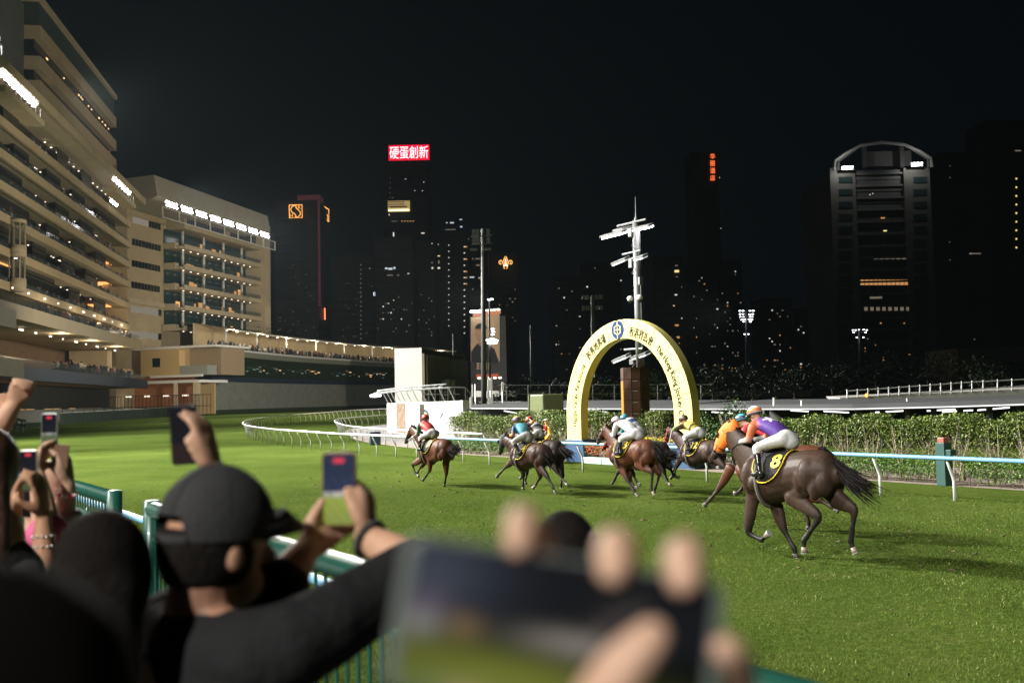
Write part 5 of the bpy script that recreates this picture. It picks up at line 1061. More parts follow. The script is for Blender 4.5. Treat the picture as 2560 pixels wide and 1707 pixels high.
# domed tower
DT2 = M('truss_pale', (.20, .195, .18), .6); DT = M('dome_facade', (.042, .041, .037), .6, var=.15, vs=.1); Yt = 300.
td, od, ud, wd = tower('domed_tower', 'dark tower with an arched roof truss and two roof floodlights', 2098, 2332, 425, Yt, [(x, 706, 9, 13, 'o') for x in range(2156, 2280, 11)]+[(x, 713, 8, 7, 'o') for x in (2108, 2118, 2128)]+[(x, 704, 8, 10, 'o') for x in (2296, 2306, 2316)]+[(2190+q*14, 645, 10, 6, 'd') for q in range(6)]+[(2305, 640, 30, 6, 'd')]+[(2165+q*15, 772, 8, 9, 'd') for q in range(9)]+[(2110+q*8, 776, 6, 6, 'o') for q in range(4)]+[(2175, 487, 2, 2, 'w'), (2182, 484, 2, 2, 'w'), (2207, 545, 10, 3, 'o'), (2270, 576, 9, 6, 'o'), (2213, 577, 8, 3, 'y'), (2131, 584, 8, 4, 'y'), (2305, 541, 26, 2, 'o'), (2213, 612, 2, 2, 'w'), (2112, 745, 9, 4, 'o'), (2136, 742, 7, 6, 'y'), (2190, 744, 30, 5, 'd')]+scatter(2150, 2280, 800, 900, 14, 'do', seed=40), mat=NIGHT, depth=30)
def PD(x, y, off=-.4): d = ray(x, y); t = ((od-CAM)@wd+off)/(d@wd); return CAM+d*t-od
def slabpx(x0, y0, x1, y1, mat, name, off=-.5, th=.4): a, b = PD(x0, y1, off), PD(x1, y0, off); c = (a+b)/2; m = MB(); m.box(c, ud*abs((b-a)@ud)/2, wd*th, UP*abs(b[2]-a[2])/2); return m.build(name, mat, td)
for x0, x1 in ((2094, 2136), (2280, 2322)):
    slabpx(x0, 420, x1, 940, DT, 'corner_pier', -.6, .5)
    for q in range(16):
        y = 442+q*31; slabpx(x0+4, y, x1-5, y+16, DGLASS, 'pier_window', -1.2, .1)
for q in range(17): slabpx(2140, 430+q*30, 2277, 438+q*30, DT, 'spandrel', -.5, .3)
for (xa, xb) in ((2085, 2330), (2094, 2322)):
    ys2 = [(xa, 425), (xa+3, 402), (xa+30, 383), (2150, 364), (2205, 356), (2262, 362), (xb-32, 378), (xb-3, 396), (xb, 418)]; MB().tube([PD(x, y, -1 if xa == 2085 else 3) for x, y in ys2], .5, 6).build('roof_truss', DT2, td)
for x in (2157, 2250): slabpx(x, 368, x+8, 420, DT, 'roof_column', 2, .5)
slabpx(2157, 378, 2276, 418, M('roof_room', (.10, .10, .09), .7), 'roof_room', 5, .5)
for x, y in ((2119, 421), (2293, 412)):
    fb = thing('floodlight_bank', 'white floodlight cluster on the %s shoulder of the domed tower' % ('left' if x < 2200 else 'right'), 'floodlights', 'floodlights on the domed tower', loc=PD(x, y, -3)+od); lens3 = lens2
    for q in range(6): share('lamp_lens', lens2, fb, ((q-2.5)*.55, 0, .5*(q % 2)), scale=(.8, .6, .8))
    MB().bx(-1.8, 1.8, .1, .5, -.5, .7).build('lamp_frame', STEEL, fb)
    p = PD(x, y+2, -4)+od; flood(p+np.array([0, -2., 1.]), p+np.array([0, 3., -9]), 2600, 150, .3); lp = bpy.data.lights.new('roof_lamp', 'POINT'); lp.energy = 900; lo_ = bpy.data.objects.new('roof_lamp', lp); COL.objects.link(lo_); lo_.location = p+np.array([0, -1.5, 3.])
tower('apartment_tower', 'black tower at the right edge with a column of small lamps', 2490, 2600, 300, 520, [(2541, 447+q*21.5, 3.5, 4, 'y') for q in range(9)]+[(2540+q*5, 377, 5, 3, 'd') for q in range(3)]+[(2425+q*5, 634, 4, 3, 'd') for q in range(6)], mat=NIGHT)
tower('apartment_tower', 'black slab between the domed tower and the right edge', 2370, 2488, 380, 560, [(2375, 415, 2, 2, 'd'), (2375, 444, 2, 2, 'd'), (2424, 418, 8, 2, 'd'), (2428, 446, 8, 2, 'd'), (2374, 605, 2, 2, 'd'), (2375, 650, 2, 2, 'd')]+[(2428+q*9, 634+(q % 2)*2, 6, 3, 'c') for q in range(9)]+scatter(2430, 2480, 700, 850, 8, 'dd', seed=50), mat=NIGHT)
lb, ol_, ul_, wl_ = tower('low_block', 'low beige block with small windows at the right edge', 2395, 2620, 868, 150, [], mat=M('beige_dim', (.14, .115, .07), .8, var=.2, vs=.3), depth=12)
for q in range(8):
    d = ray(2440+q*22, 917); t = ((ol_-CAM)@wl_-.1)/(d@wl_); P = CAM+d*t-ol_; m = MB(); m.box(P, ul_*.45, wl_*.08, UP*.85); m.build('window', DARK, lb)
# dark trees along the far side
DKG = [(.02, .04, .012), (.03, .05, .015), (.015, .03, .01)]
def far_tree(label, x, yt, Y, w, n=900):
    p = dep(x, 990, Y); h = dep(x, yt, Y)[2]; root = thing('dark_tree', label, 'tree', 'dark trees along the far side', loc=(p[0], p[1], 0))
    MB().tube([(0, 0, 0), (.2, 0, h*.35), (-.1, .1, h*.7)], [.3, .22, .08], 7).build('trunk', BARK, root, True)
    for q in range(5): a = q*1.26; MB().tube([(0, 0, h*(.3+.08*q)), (math.cos(a)*w*.35, math.sin(a)*w*.3, h*(.55+.07*q))], [.12, .03], 5).build('limb', BARK, root)
    P = []
    for c in range(9):
        cc = np.array([rng.normal()*w*.26, rng.normal()*w*.22, h*(.45+.5*rng.random())]); P.append(cc+rng.normal(size=(n//9, 3))*[[w*.16, w*.15, h*.09]])
    P = np.concatenate(P); V, C = leaves(len(P), P, (0, 0, .4), .22, DKG); leaf_obj('crown', V, C, root)
for x, yt, Y, w, lab in ((1290, 955, 125, 5, 'dark tree left of the arch behind the slim mast'), (1420, 950, 120, 6, 'dark tree just outside the left leg of the arch'), (1500, 946, 118, 6, 'dark tree inside the arch, left of the brown tower'), (1650, 935, 115, 7, 'dark tree inside the arch, right of the lamp mast'), (1780, 915, 130, 8, 'dark tree right of the arch'), (1880, 922, 135, 8, 'dark tree at the foot of the far lit mast'), (1985, 928, 140, 8, 'dark tree midway between the arch and the domed tower'), (2080, 905, 140, 10, 'dark tree at the left foot of the domed tower'), (2190, 885, 145, 11, 'tall dark tree in front of the domed tower'), (2290, 900, 140, 10, 'dark tree at the right foot of the domed tower'), (2380, 880, 135, 10, 'dark tree left of the low beige block'), (2462, 905, 120, 5, 'narrow dark tree in front of the low beige block')): far_tree(lab, x, yt, Y, w)
# ================================================================ racehorses and jockeys
COAT = M('coat', rough=.5, attr='Col', spec=.22, var=.30, vs=5, bump=.35, bs=9); HAIR = M('horse_hair', (.008, .0065, .006), .8, spec=.1); LEATHER = M('leather', (.015, .012, .01), .45); SILK = M('silk', rough=.55, attr='Col', spec=.35, var=.07, vs=25, bump=.15, bs=30)
BREECH = M('breeches', (.42, .42, .41), .7, var=.10, vs=14, bump=.25, bs=22); BOOT = M('boot_black', (.012, .012, .013), .22, spec=.6); SKIN = M('skin', (.46, .27, .18), .5, var=.08, vs=20); CLOTHB = M('cloth_black', (.012, .012, .012), .8); YNUM = M('number_yellow', (.62, .44, .02), .6); GLOVE = M('glove', (.4, .39, .38), .7); HOOF = M('hoof_grey', (.06, .05, .04), .5, var=.3, vs=30); SHOE = M('shoe_pale', (.17, .14, .11), .4)
ZM = {1: (1000, 1035, .12757), 2: (1225, 1035, .14031), 4: (1480, 1020, .14668), 6: (1640, 1025, .15947), 8: (1740, 1010, .25505)}
TRK = [(-.83, 1.27, .10, .14), (-.76, 1.27, .20, .24), (-.62, 1.30, .265, .30), (-.42, 1.32, .285, .305), (-.18, 1.275, .275, .315), (.10, 1.225, .295, .355), (.36, 1.195, .285, .39), (.56, 1.215, .245, .37), (.72, 1.25, .19, .285), (.82, 1.27, .10, .17)]
def horse(z, name_label, n, croup, coat, legc, legs, poll, muzzle, tail, k=1., pitch=0., number=None, hood=None, tack=(.015, .012, .01), jockey=None, cloth=True, group='racehorses galloping past the arch', hoofc=None, vox=.022, whip=None, mane=True):
    Z = ZM[z]
    def tr(p, lat=0.): s, zz = onn(Z[0]+p[0]*Z[2], Z[1]+p[1]*Z[2], n-lat); return np.array([s, zz])
    sc, zc = tr(croup); ca, sa = math.cos(pitch), math.sin(pitch)
    def W(s, lat, zz): return sn(s, n-lat, zz)
    def TB(x, lat, zz): dx, dz = (x+.42)*k, (zz-1.625)*k; return W(sc+dx*ca-dz*sa, lat*k, zc+dx*sa+dz*ca)
    LAT = -N
    root = thing('racehorse', name_label, 'horse', group, loc=W(sc+.4, 0, 0)); o0 = np.array(root.location)
    b = Blob(); off = lambda P: [np.asarray(p)-o0 for p in P]
    c0 = np.array(coat); c1 = np.array(legc)
    b.limb(off([TB(x, 0, zz) for x, zz, _, _ in TRK]), [(w*k, h*k) for _, _, w, h in TRK], c0, side=LAT, k=26, seg=20)
    # haunch and shoulder masses
    for sg in (1, -1):
        b.ball(TB(-.52, .15*sg, 1.28)-o0, .20*k, .15*k, .25*k, c0); b.ball(TB(.55, .15*sg, 1.22)-o0, .17*k, .11*k, .27*k, c0); b.ball(TB(-.70, .12*sg, 1.18)-o0, .14*k, .12*k, .20*k, c0); b.ball(TB(-.36, .20*sg, 1.22)-o0, .10*k, .09*k, .20*k, c0); b.ball(TB(-.60, .20*sg, 1.10)-o0, .09*k, .08*k, .17*k, c0); b.ball(TB(.44, .205*sg, 1.12)-o0, .12*k, .07*k, .13*k, c0); b.ball(TB(.66, .12*sg, 1.10)-o0, .10*k, .09*k, .13*k, c0)
    # neck and head
    sp, zp = tr(poll); sm, zm_ = tr(muzzle); pollW = W(sp, 0, zp); muzW = W(sm, 0, zm_); b0 = TB(.50, 0, 1.30); b1 = TB(.62, 0, 1.37)
    mid = b1*.5+pollW*.5-UP*.02
    b.limb(off([b0, b1, mid, pollW-UP*.06]), [(.17*k, .32*k), (.15*k, .30*k), (.115*k, .215*k), (.085*k, .145*k)], c0, side=LAT, k=12, seg=16)
    hd = muzW-pollW; hl = np.linalg.norm(hd); hd /= hl; hn = np.cross(hd, LAT); hn = hn if hn@UP < 0 else -hn      # jaw side
    HP = [pollW, pollW+hd*hl*.28+hn*.02, pollW+hd*hl*.6, pollW+hd*hl*.85, muzW]; HR = [(.075, .095), (.09, .14), (.066, .095), (.054, .07), (.05, .06)]
    fc = c0*.75
    b.limb(off(HP), [(a*k, c*k) for a, c in HR], fc, side=LAT, k=12, seg=14); b.ball(pollW+hd*hl*.24+hn*.07-o0, .07*k, .07*k, .09*k, fc)
    for sg in (1, -1):
        e = pollW+LAT*.05*sg-hd*.03; b.limb(off([e, e-hd*.09-hn*.02+LAT*.015*sg, e-hd*.16-hn*.02+LAT*.02*sg]), [(.03, .02), (.03, .018), (.012, .01)], fc, k=None, seg=8)
    hooves = []
    for key, pts in legs.items():
        sg = 1 if key[0] == 'L' else -1; fore = key[1] == 'F'; lat = (.125 if fore else .135)*sg
        P = [W(*(lambda q: (q[0], lat, q[1]))(tr(p, lat))) for p in pts]
        # keep the limb bones to a horse's lengths
        Ls = (.40, .30, .15) if fore else (.43, .36, .15)
        for i in range(3):
            d = P[i+1]-P[i]; l = np.linalg.norm(d); lim = Ls[i]*k
            if l < lim*.72 or l > lim*1.35:
                P2 = P[i]+d/l*np.clip(l, lim*.72, lim*1.35); sh = P2-P[i+1]
                for j in range(i+1, 4): P[j] = P[j]+sh
        e, kn, ft, hf = P; lat0 = lat*.8
        if fore:
            b.limb(off([TB(.60, lat0, 1.30), TB(.62, lat, 1.10), e*.7+TB(.52, lat, 1.0)*.3]), [(.10, .17), (.10, .15), (.085, .12)], c0, side=LAT, k=8)
            path = [e+UP*.03, e*.5+kn*.5, kn, kn*.8+ft*.2, kn*.45+ft*.55, ft]; rad = [(.078, .115), (.068, .096), (.051, .058), (.033, .040), (.027, .036), (.039, .046)]
        else:
            b.limb(off([TB(-.50, lat0, 1.36), TB(-.48, lat, 1.16), e]), [(.12, .22), (.12, .20), (.095, .135)], c0, side=LAT, k=8)
            path = [e, e*.5+kn*.5, kn, kn*.8+ft*.2, kn*.45+ft*.55, ft]; rad = [(.105, .15), (.078, .112), (.052, .075), (.036, .048), (.029, .038), (.040, .047)]
        cc = [c0, c0*.6+c1*.4, c1, c1, c1, c1]; rad = [(a*k, c*k) for a, c in rad]
        PP, RR = resample(off(path), rad, 18)
        d = np.r_[0, np.cumsum(np.linalg.norm(np.diff(PP, axis=0), axis=1))]/np.linalg.norm(np.diff(PP, axis=0), axis=1).sum()
        P5, R5 = rounded(PP, RR); b.mb.tube(P5, R5, 12, LAT)
        for i in range(len(PP)-1):
            f = np.clip((d[i]-.28)/.3, 0, 1); b.cap.append((PP[i], PP[i+1], RR[i].mean(), RR[i+1].mean(), tuple(c0*(1-f)+c1*f)))
        b.limb(off([ft, ft*.45+hf*.55]), [(.034*k, .036*k), (.033*k, .034*k)], c1 if not hoofc or key not in hoofc or z == 8 or z == 4 and n < 17 else (.4, .36, .33), k=None, seg=10)
        hooves.append((key, ft*.5+hf*.5, hf))
    body = b.build('body', COAT, root, vox, 3)
    for key, a, h in hooves:
        d = (h-a); l = np.linalg.norm(d); d /= l; m = MB().tube(off([a, a+d*l*.5, a+d*max(l, .07)]), [(.036*k, .038*k), (.042*k, .045*k), (.048*k, .053*k)], 14, LAT); hm = m.build('hoof', SHOE if hoofc and key in hoofc else HOOF, root, True)
        e2 = a+d*max(l, .07); q = MB().tube(off([e2, e2+d*.012]), [(.049*k, .054*k), (.047*k, .052*k)], 14, LAT); sh = q.build('shoe', M('shoe_steel', (.5, .48, .45), .35, metal=.5), hm)
    # tail: a sheaf of strands
    tp = [W(*(lambda q: (q[0], 0, q[1]))(tr(p))) for p in tail]; m = MB(); rr = np.random.default_rng(z)
    TP, _ = resample(tp, [.02]*len(tp), 9)
    for i in range(150):
        sp_ = rr.normal(size=3)*[.05, .05, .06]; en = .75+.3*rr.random(); ext = TP.copy(); tt = np.linspace(0, 1, 9)[:, None]
        fl = ext+sp_*(.25+1.35*tt)*np.minimum(1, tt*3+.3)+rr.normal(size=(9, 3))*.008*tt; fl = fl[0]+(fl-fl[0])*en
        m.tube(fl-o0, list(np.linspace(.016, .0025, 9)), 4)
    m.build('tail', HAIR, root, True)
    if mane:
        m = MB()
        for i in range(26):
            t = i/25; p = TB(.60, 0, 1.60)*(1-t)+(pollW+UP*.05)*t+UP*.05*math.sin(t*3.14); p = p+UP*.03*(1-t)
            e = p+LAT*(.05+.03*rr.random())-T*(.05+.04*rr.random())+UP*(.03-.09*rr.random()); m.tube(off([p-UP*.05, p+UP*.02, e]), [.03, .025, .006], 5)
        m.build('mane', HAIR, root, True)
    tk = M('tack_%d' % int(tack[0]*1000), tack, .5)
    def ringpts(c, ax1, ax2, r1, r2): return [c+ax1*r1*math.cos(a)+ax2*r2*math.sin(a) for a in np.linspace(0, 2*math.pi, 17)]
    br = MB()
    for t, r1, r2 in ((.12, .088, .115), (.62, .072, .092), (.86, .058, .07)): br.tube(off(ringpts(pollW+hd*hl*t+hn*.012, LAT, hn, r1*k, r2*k)), .011, 6)
    for sg in (1, -1): br.tube(off([pollW+hd*hl*.12+LAT*.088*sg, pollW+hd*hl*.5+LAT*.08*sg+hn*.02, pollW+hd*hl*.86+LAT*.058*sg]), .011, 6)
    br.build('bridle', tk, root, True)
    for sg in (1, -1): MB().ell(pollW+hd*hl*.30-hn*.05+LAT*.073*sg*k-o0, .022, .022, .022).build('eye', M('eye', (.006, .005, .005), .08), root, True)
    if hood:
        hb = Blob(); hb.limb(off([pollW-T*.10-UP*.02, pollW]+HP[1:3]+[pollW+hd*hl*.74]), [(.09*k, .15*k), (.09*k, .125*k), (.102*k, .155*k), (.078*k, .108*k), (.066*k, .085*k)], hood, side=LAT, k=10); hb.limb(off([pollW+hd*hl*.25+hn*.08, pollW+hd*hl*.35+hn*.16-T*.05]), [(.07, .05), (.05, .03)], hood)
        hb.build('hood', M('hood_cloth', rough=.7, attr='Col', var=.08), root, .02, 3)
        for sg in (1, -1): MB().ell(pollW+hd*hl*.34-hn*.07+LAT*.088*sg-o0, .05, .02, .05).build('blinker_cup', LEATHER, root, True)
    # saddle cloth wrapped round the trunk
    xs_ = [t[0] for t in TRK]; ip = lambda x, j: float(np.interp(x, xs_, [t[j] for t in TRK]))
    def hug(x, th, f=1.07): return TB(x, ip(x, 2)*f*math.sin(th)*1.02, ip(x, 1)+ip(x, 3)*f*math.cos(th))-o0
    if cloth:
        nx_, nt_ = 9, 21; V = []
        def thm(x): u = (x+.12)/.56; return 1.72-.5*abs(2*u-1)**4-.35*max(0, .5-u)
        for i in range(nx_):
            x = -.12+.56*i/(nx_-1)
            for j in range(nt_): V.append(hug(x, thm(x)*(2*j/(nt_-1)-1)))
        Fq = [(i*nt_+j, i*nt_+j+1, (i+1)*nt_+j+1, (i+1)*nt_+j) for i in range(nx_-1) for j in range(nt_-1)]
        cl = MB().add(V, Fq).build('saddle_cloth', CLOTHB, root, True); sd_ = cl.modifiers.new('s', 'SOLIDIFY'); sd_.thickness = .012; sd_.offset = 1
        edge = [V[j] for j in range(nt_)]+[V[i*nt_+nt_-1] for i in range(nx_)]+[V[(nx_-1)*nt_+j] for j in range(nt_-1, -1, -1)]+[V[i*nt_] for i in range(nx_-1, -1, -1)]
        MB().tube(edge, .010, 5).build('trim', YNUM, cl, True)
        if number:
            me = text_mesh(number, .0, weight=.03); Vn = np.array([v.co[:] for v in me.vertices]); lo, hi = Vn.min(0), Vn.max(0); wd_ = .17 if len(number) == 1 else .24
            map_mesh(me, lambda x, y, zz: hug(-.09+wd_*(1-(x-lo[0])/(hi[0]-lo[0])), .62+.62*(1-(y-lo[1])/(hi[1]-lo[1])), 1.125)); obj('number', me, YNUM, cl)
    MB().tube([hug(.36, a, 1.06) for a in np.linspace(-3.14, 3.14, 30)], (.03), 5).build('girth', M('girth_web', (.1, .09, .08), .8), root, True)
    m = MB(); m.ell(TB(.28, 0, 1.61)-o0, .17*k, .22*k, .06*k, np.stack([LAT, T, UP], 1)); m.build('saddle', LEATHER, root, True)
    # reins
    if not jockey: return root
    J = jockey; g = lambda key, lat=0.: W(*(lambda q: (q[0], lat, q[1]))(tr(J[key], lat)))
    jr = thing('person', J['label'], 'jockey', 'jockeys on the racehorses', loc=o0); P = J
    pel = g('pelvis'); shd = g('shoulder'); head = g('head'); ax = shd-pel; ax /= np.linalg.norm(ax); lim = .50
    if np.linalg.norm(shd-pel) > lim*1.25: shd = pel+ax*lim*1.25
    jc = np.array(J['jersey'])*.62; slc = np.array(J.get('sleeve', J['jersey']))*.62; bk = np.cross(ax, LAT); bk = bk if bk@UP > 0 else -bk
    je = Blob(); je.limb(off([pel+ax*.06, pel*.55+shd*.45+bk*.05, shd*.9+pel*.1+bk*.03, shd+ax*.05]), [(.155, .12), (.18, .135), (.195, .125), (.12, .085)], jc, side=LAT, k=10, seg=16)
    sides = {}
    for sg in (1, -1):
        a = 'L' if sg == 1 else 'R'
        sh = shd+LAT*.19*sg-bk*.02
        el = g('elbow'+a, .25*sg) if 'elbow'+a in J else g('elbowL', .25)+LAT*(.25*sg-.25)+T*.05
        ha = g('hand'+a, .09*sg) if 'hand'+a in J else g('handL', .09)+LAT*(.09*sg-.09)+T*.06
        d = el-sh; l = np.linalg.norm(d); el = sh+d/l*np.clip(l, .24, .33); d = ha-el; l = np.linalg.norm(d); ha = el+d/l*np.clip(l, .20, .30)
        je.limb(off([shd+LAT*.10*sg, sh, sh*.5+el*.5, el]), [.085, .08, .066, .058], slc, k=7); je.limb(off([el, el*.4+ha*.6, ha*.92+el*.08]), [.058, .05, .038], tuple(np.array(J['cuff'])*.62) if 'cuff' in J else slc, k=5)
        kn = g('knee', .30*k*sg); ft = g('foot', .375*k*sg); hp = pel+LAT*.11*sg
        d = kn-hp; l = np.linalg.norm(d); kn = hp+d/l*np.clip(l, .34, .5); d = ft-kn; l = np.linalg.norm(d); ft = kn+d/l*np.clip(l, .34, .46)
        sides[sg] = (sh, el, ha, hp, kn, ft)
    js = je.build('jersey', SILK, jr, .018 if z == 8 else .022, 3)
    if J.get('mark'):       # printed mark on the silks
        J['mark'](js, o0, pel, shd, bk, LAT)
    br_ = Blob(); br_.limb(off([pel-ax*.10-bk*.02, pel, pel+ax*.10]), [(.15, .13), (.175, .15), (.16, .13)], (1, 1, 1), side=LAT, k=6, seg=16)
    for sg in (1, -1):
        sh, el, ha, hp, kn, ft = sides[sg]; br_.limb(off([hp-ax*.02, hp*.5+kn*.5+bk*.01, kn]), [.12, .098, .07], (1, 1, 1), k=7); br_.limb(off([kn, kn*.72+ft*.28]), [.068, .055], (1, 1, 1), k=4)
    br_.build('breeches', BREECH if not J.get('breech') else M('breeches_white', (.52, .52, .51), .7, var=.1, vs=14, bump=.25, bs=22), jr, .02, 3, colors=False)
    for sg in (1, -1):
        sh, el, ha, hp, kn, ft = sides[sg]; bt = Blob(); bt.limb(off([kn*.74+ft*.26, kn*.4+ft*.6, ft]), [.058, .05, .042], (1, 1, 1), k=6); bt.limb(off([ft-T*.05-UP*.02, ft+T*.06-UP*.035, ft+T*.15-UP*.05]), [(.042, .042), (.045, .038), (.034, .026)], (1, 1, 1), k=5); bt.build('boot', BOOT, jr, .016, 3, colors=False)
        MB().tube(off([TB(.28, .22*sg, 1.56), ft+UP*.10+LAT*.05*sg, ft+T*.03-UP*.07]), .011, 5).build('stirrup_leather', LEATHER, root)
        gl = MB(); gl.ell(ha-o0, .045, .035, .045); fd = (ha-el); fd /= np.linalg.norm(fd)
        for q in range(4): c = ha+fd*.03+LAT*(.03-.02*q)*1.0; gl.tube(off([c, c+fd*.035, c+fd*.03-UP*.035]), [.013, .013, .011], 6)
        gl.tube(off([ha+LAT*.03*-sg, ha+fd*.03+LAT*.035*-sg+UP*.02]), [.013, .011], 6); gl.build('glove', J.get('glove', GLOVE), jr, True)
        if not ('hand'+('L' if sg == 1 else 'R') == 'handR' and 'handR' in J): MB().tube(off([pollW+hd*hl*.86+LAT*.05*sg, (muzW+ha)/2-UP*.06+LAT*.05*sg, ha]), .009, 5).build('rein', LEATHER, root)
    # head, neck, inner body
    d = head-shd; l = np.linalg.norm(d); head = shd+d/l*np.clip(l, .20, .30); fw = hd*.0+T*.92-UP*.25; fw /= np.linalg.norm(fw); hu = np.cross(LAT, fw); hu = hu if hu@UP > 0 else -hu
    bo = Blob(); sk = (.46, .27, .18); bo.limb(off([shd, (shd+head)/2, head-hu*.05]), [.06, .055, .06], sk, k=4); bo.ball(head-o0, .078, .095, .10, sk, np.stack([LAT, fw, hu], 1)); bo.ball(head+fw*.035-hu*.075-o0, .05, .05, .05, sk); bo.limb(off([head+fw*.095-hu*.0, head+fw*.118-hu*.035]), [.014, .018], sk)
    for sg in (1, -1): bo.ball(head+LAT*.08*sg-hu*.02-o0, .012, .025, .032, sk, np.stack([LAT, fw, hu], 1))
    bo.limb(off([pel, pel*.5+shd*.5, shd]), [.08, .08, .07], sk, k=4)
    for sg in (1, -1):
        sh, el, ha, hp, kn, ft = sides[sg]; bo.limb(off([shd, sh, el, ha]), [.04, .045, .035, .028], sk, k=10); bo.limb(off([pel, hp, kn, ft]), [.06, .07, .045, .03], sk, k=10)
    bo.build('body', M('skin_col', rough=.5, attr='Col'), jr, .016, 2)
    hc = J['cap']; R3 = np.stack([LAT, fw, hu], 1)
    hel = MB().ell(head+hu*.035-fw*.005-o0, .112, .135, .115, R3, 18, 9, z0=-.28).build('helmet', M('helmet_%s' % J['key'], tuple(np.array(hc[0])*.65), .35, coat=.2), jr, True)
    if len(hc) > 1: MB().ell(head+hu*.04-fw*.005-o0, .1135, .137, .1165, R3, 18, 8, z0=-.05, z1=.45).build('helmet_band', M('helmetb_%s' % J['key'], tuple(np.array(hc[1])*.65), .4), hel, True)
    MB().ell(head+hu*.012+fw*.11-o0, .085, .075, .012, R3, 14, 5).build('peak', M('helmet_%s' % J['key']), hel, True)
    MB().tube([head+hu*.012-fw*.0-o0+LAT*.118*math.cos(a)+fw*.128*math.sin(a) for a in np.linspace(0, 2*math.pi, 21)], .012, 6).build('goggle_strap', M('strap_dark', (.02, .02, .03), .5), jr)
    MB().ell(head+fw*.10+hu*.005-o0, .065, .025, .028, R3).build('goggles', M('goggle', (.03, .03, .035), .1), jr, True)
    if whip:
        a, e = (g(whip[0]) if isinstance(whip[0], str) else W(*(lambda q: (q[0], whip[2], q[1]))(tr(whip[0], whip[2])))), W(*(lambda q: (q[0], whip[2], q[1]))(tr(whip[1], whip[2]))); w_ = thing('whip', J['whip_label'], 'whip', loc=a); MB().tube([(0, 0, 0), (e-a)*.5, e-a], [.012, .009, .006], 6).build('shaft', M('whip_pale', whip[3], .5), w_); MB().tube([(e-a)*.93, e-a], [.016, .018], 6).build('flap', LEATHER, w_)
    return root
BAY = (.078, .027, .013); DBAY = (.036, .016, .011); BRN_ = (.085, .035, .018); BLK = (.026, .018, .015); LEG = (.012, .010, .009)
def paint(js, fn):
    me = js.data; n = len(me.vertices); V = np.empty(n*3); me.vertices.foreach_get('co', V); V = V.reshape(-1, 3); at = me.color_attributes['Col']; C = np.empty(n*4, np.float32); at.data.foreach_get('color', C); C = C.reshape(-1, 4); fn(V, C); at.data.foreach_set('color', C.ravel())
def star(js, o0, pel, shd, bk, LAT):
    ax = shd-pel; L = np.linalg.norm(ax); ax = ax/L; c = pel*.25+shd*.75+bk*.1-o0
    def f(V, C):
        d = V-c; x = d@ax; y = d@LAT-.02; r = np.hypot(x, y); a = np.arctan2(y, x); up = d@bk > -.10; m = up & (r < .045+.075*np.abs(np.cos(a*2.5))**2); C[m, :3] = (.55, .54, .56)
    paint(js, f)
def band_mark(col, t0, t1):
    def mk(js, o0, pel, shd, bk, LAT):
        ax = shd-pel; L = np.linalg.norm(ax); ax = ax/L
        def f(V, C): t = ((V+o0-pel)@ax)/L; m = (t > t0) & (t < t1) & (np.abs((V+o0-pel)@LAT) < .20); C[m, :3] = col
        paint(js, f)
    return mk
def half_mark(col):
    def mk(js, o0, pel, shd, bk, LAT):
        def f(V, C): m = ((V+o0-pel)@LAT+(V+o0-pel)@T*.3 < .02); C[m, :3] = col
        paint(js, f)
    return mk
# leader
horse(1, 'bay racehorse in the lead, beside the white wall', 15.2, (840, 470), BAY, LEG, {'LF': [(390, 925), (240, 985), (305, 1175), (385, 1225)], 'RF': [(480, 950), (415, 1030), (345, 1140), (365, 1195)], 'LH': [(580, 850), (590, 1100), (500, 1230), (440, 1300)], 'RH': [(900, 950), (910, 1170), (880, 1340), (865, 1418)]}, (240, 265), (112, 560), [(920, 580), (950, 680), (1080, 730), (1180, 690)], k=.98, pitch=.0, number='1',
      jockey=dict(key='a', label='jockey in red silks with green sleeves on the leading horse', pelvis=(640, 380), shoulder=(470, 205), head=(490, 125), elbowL=(360, 370), handL=(320, 400), knee=(400, 470), foot=(390, 660), jersey=(.72, .08, .07), sleeve=(.02, .14, .05), cap=[(.75, .10, .08)], whip_label='pale whip held by the leading jockey'), whip=((320, 385), (160, 505), .25, (.75, .72, .7)))
# second pair
horse(2, 'dark bay racehorse with a black hood, number four on its cloth', 15.8, (880, 505), DBAY, LEG, {'LF': [(400, 850), (290, 935), (140, 1095), (85, 1150)], 'RF': [(560, 890), (600, 1100), (592, 1260), (590, 1345)], 'LH': [(860, 900), (1030, 1120), (1125, 1310), (1170, 1410)], 'RH': [(870, 930), (890, 1050), (795, 1185), (755, 1240)]}, (245, 400), (180, 700), [(955, 540), (1020, 690), (1080, 800), (1120, 850)], k=.97, pitch=.0, number='4', hood=(.014, .013, .013), hoofc=('RH',),
      jockey=dict(key='b', label='jockey in light blue silks with orange cuffs raising a whip', pelvis=(660, 395), shoulder=(530, 225), head=(500, 170), elbowL=(420, 320), handL=(345, 385), elbowR=(700, 180), handR=(770, 130), knee=(490, 455), foot=(490, 615), jersey=(.16, .52, .66), sleeve=(.02, .10, .24), cuff=(.85, .30, .03), cap=[(.85, .68, .15), (.25, .12, .4)], glove=M('glove_orange', (.8, .3, .04), .7), whip_label='dark whip raised by the light blue jockey'), whip=((760, 130), (680, 75), -.25, (.03, .02, .02)))
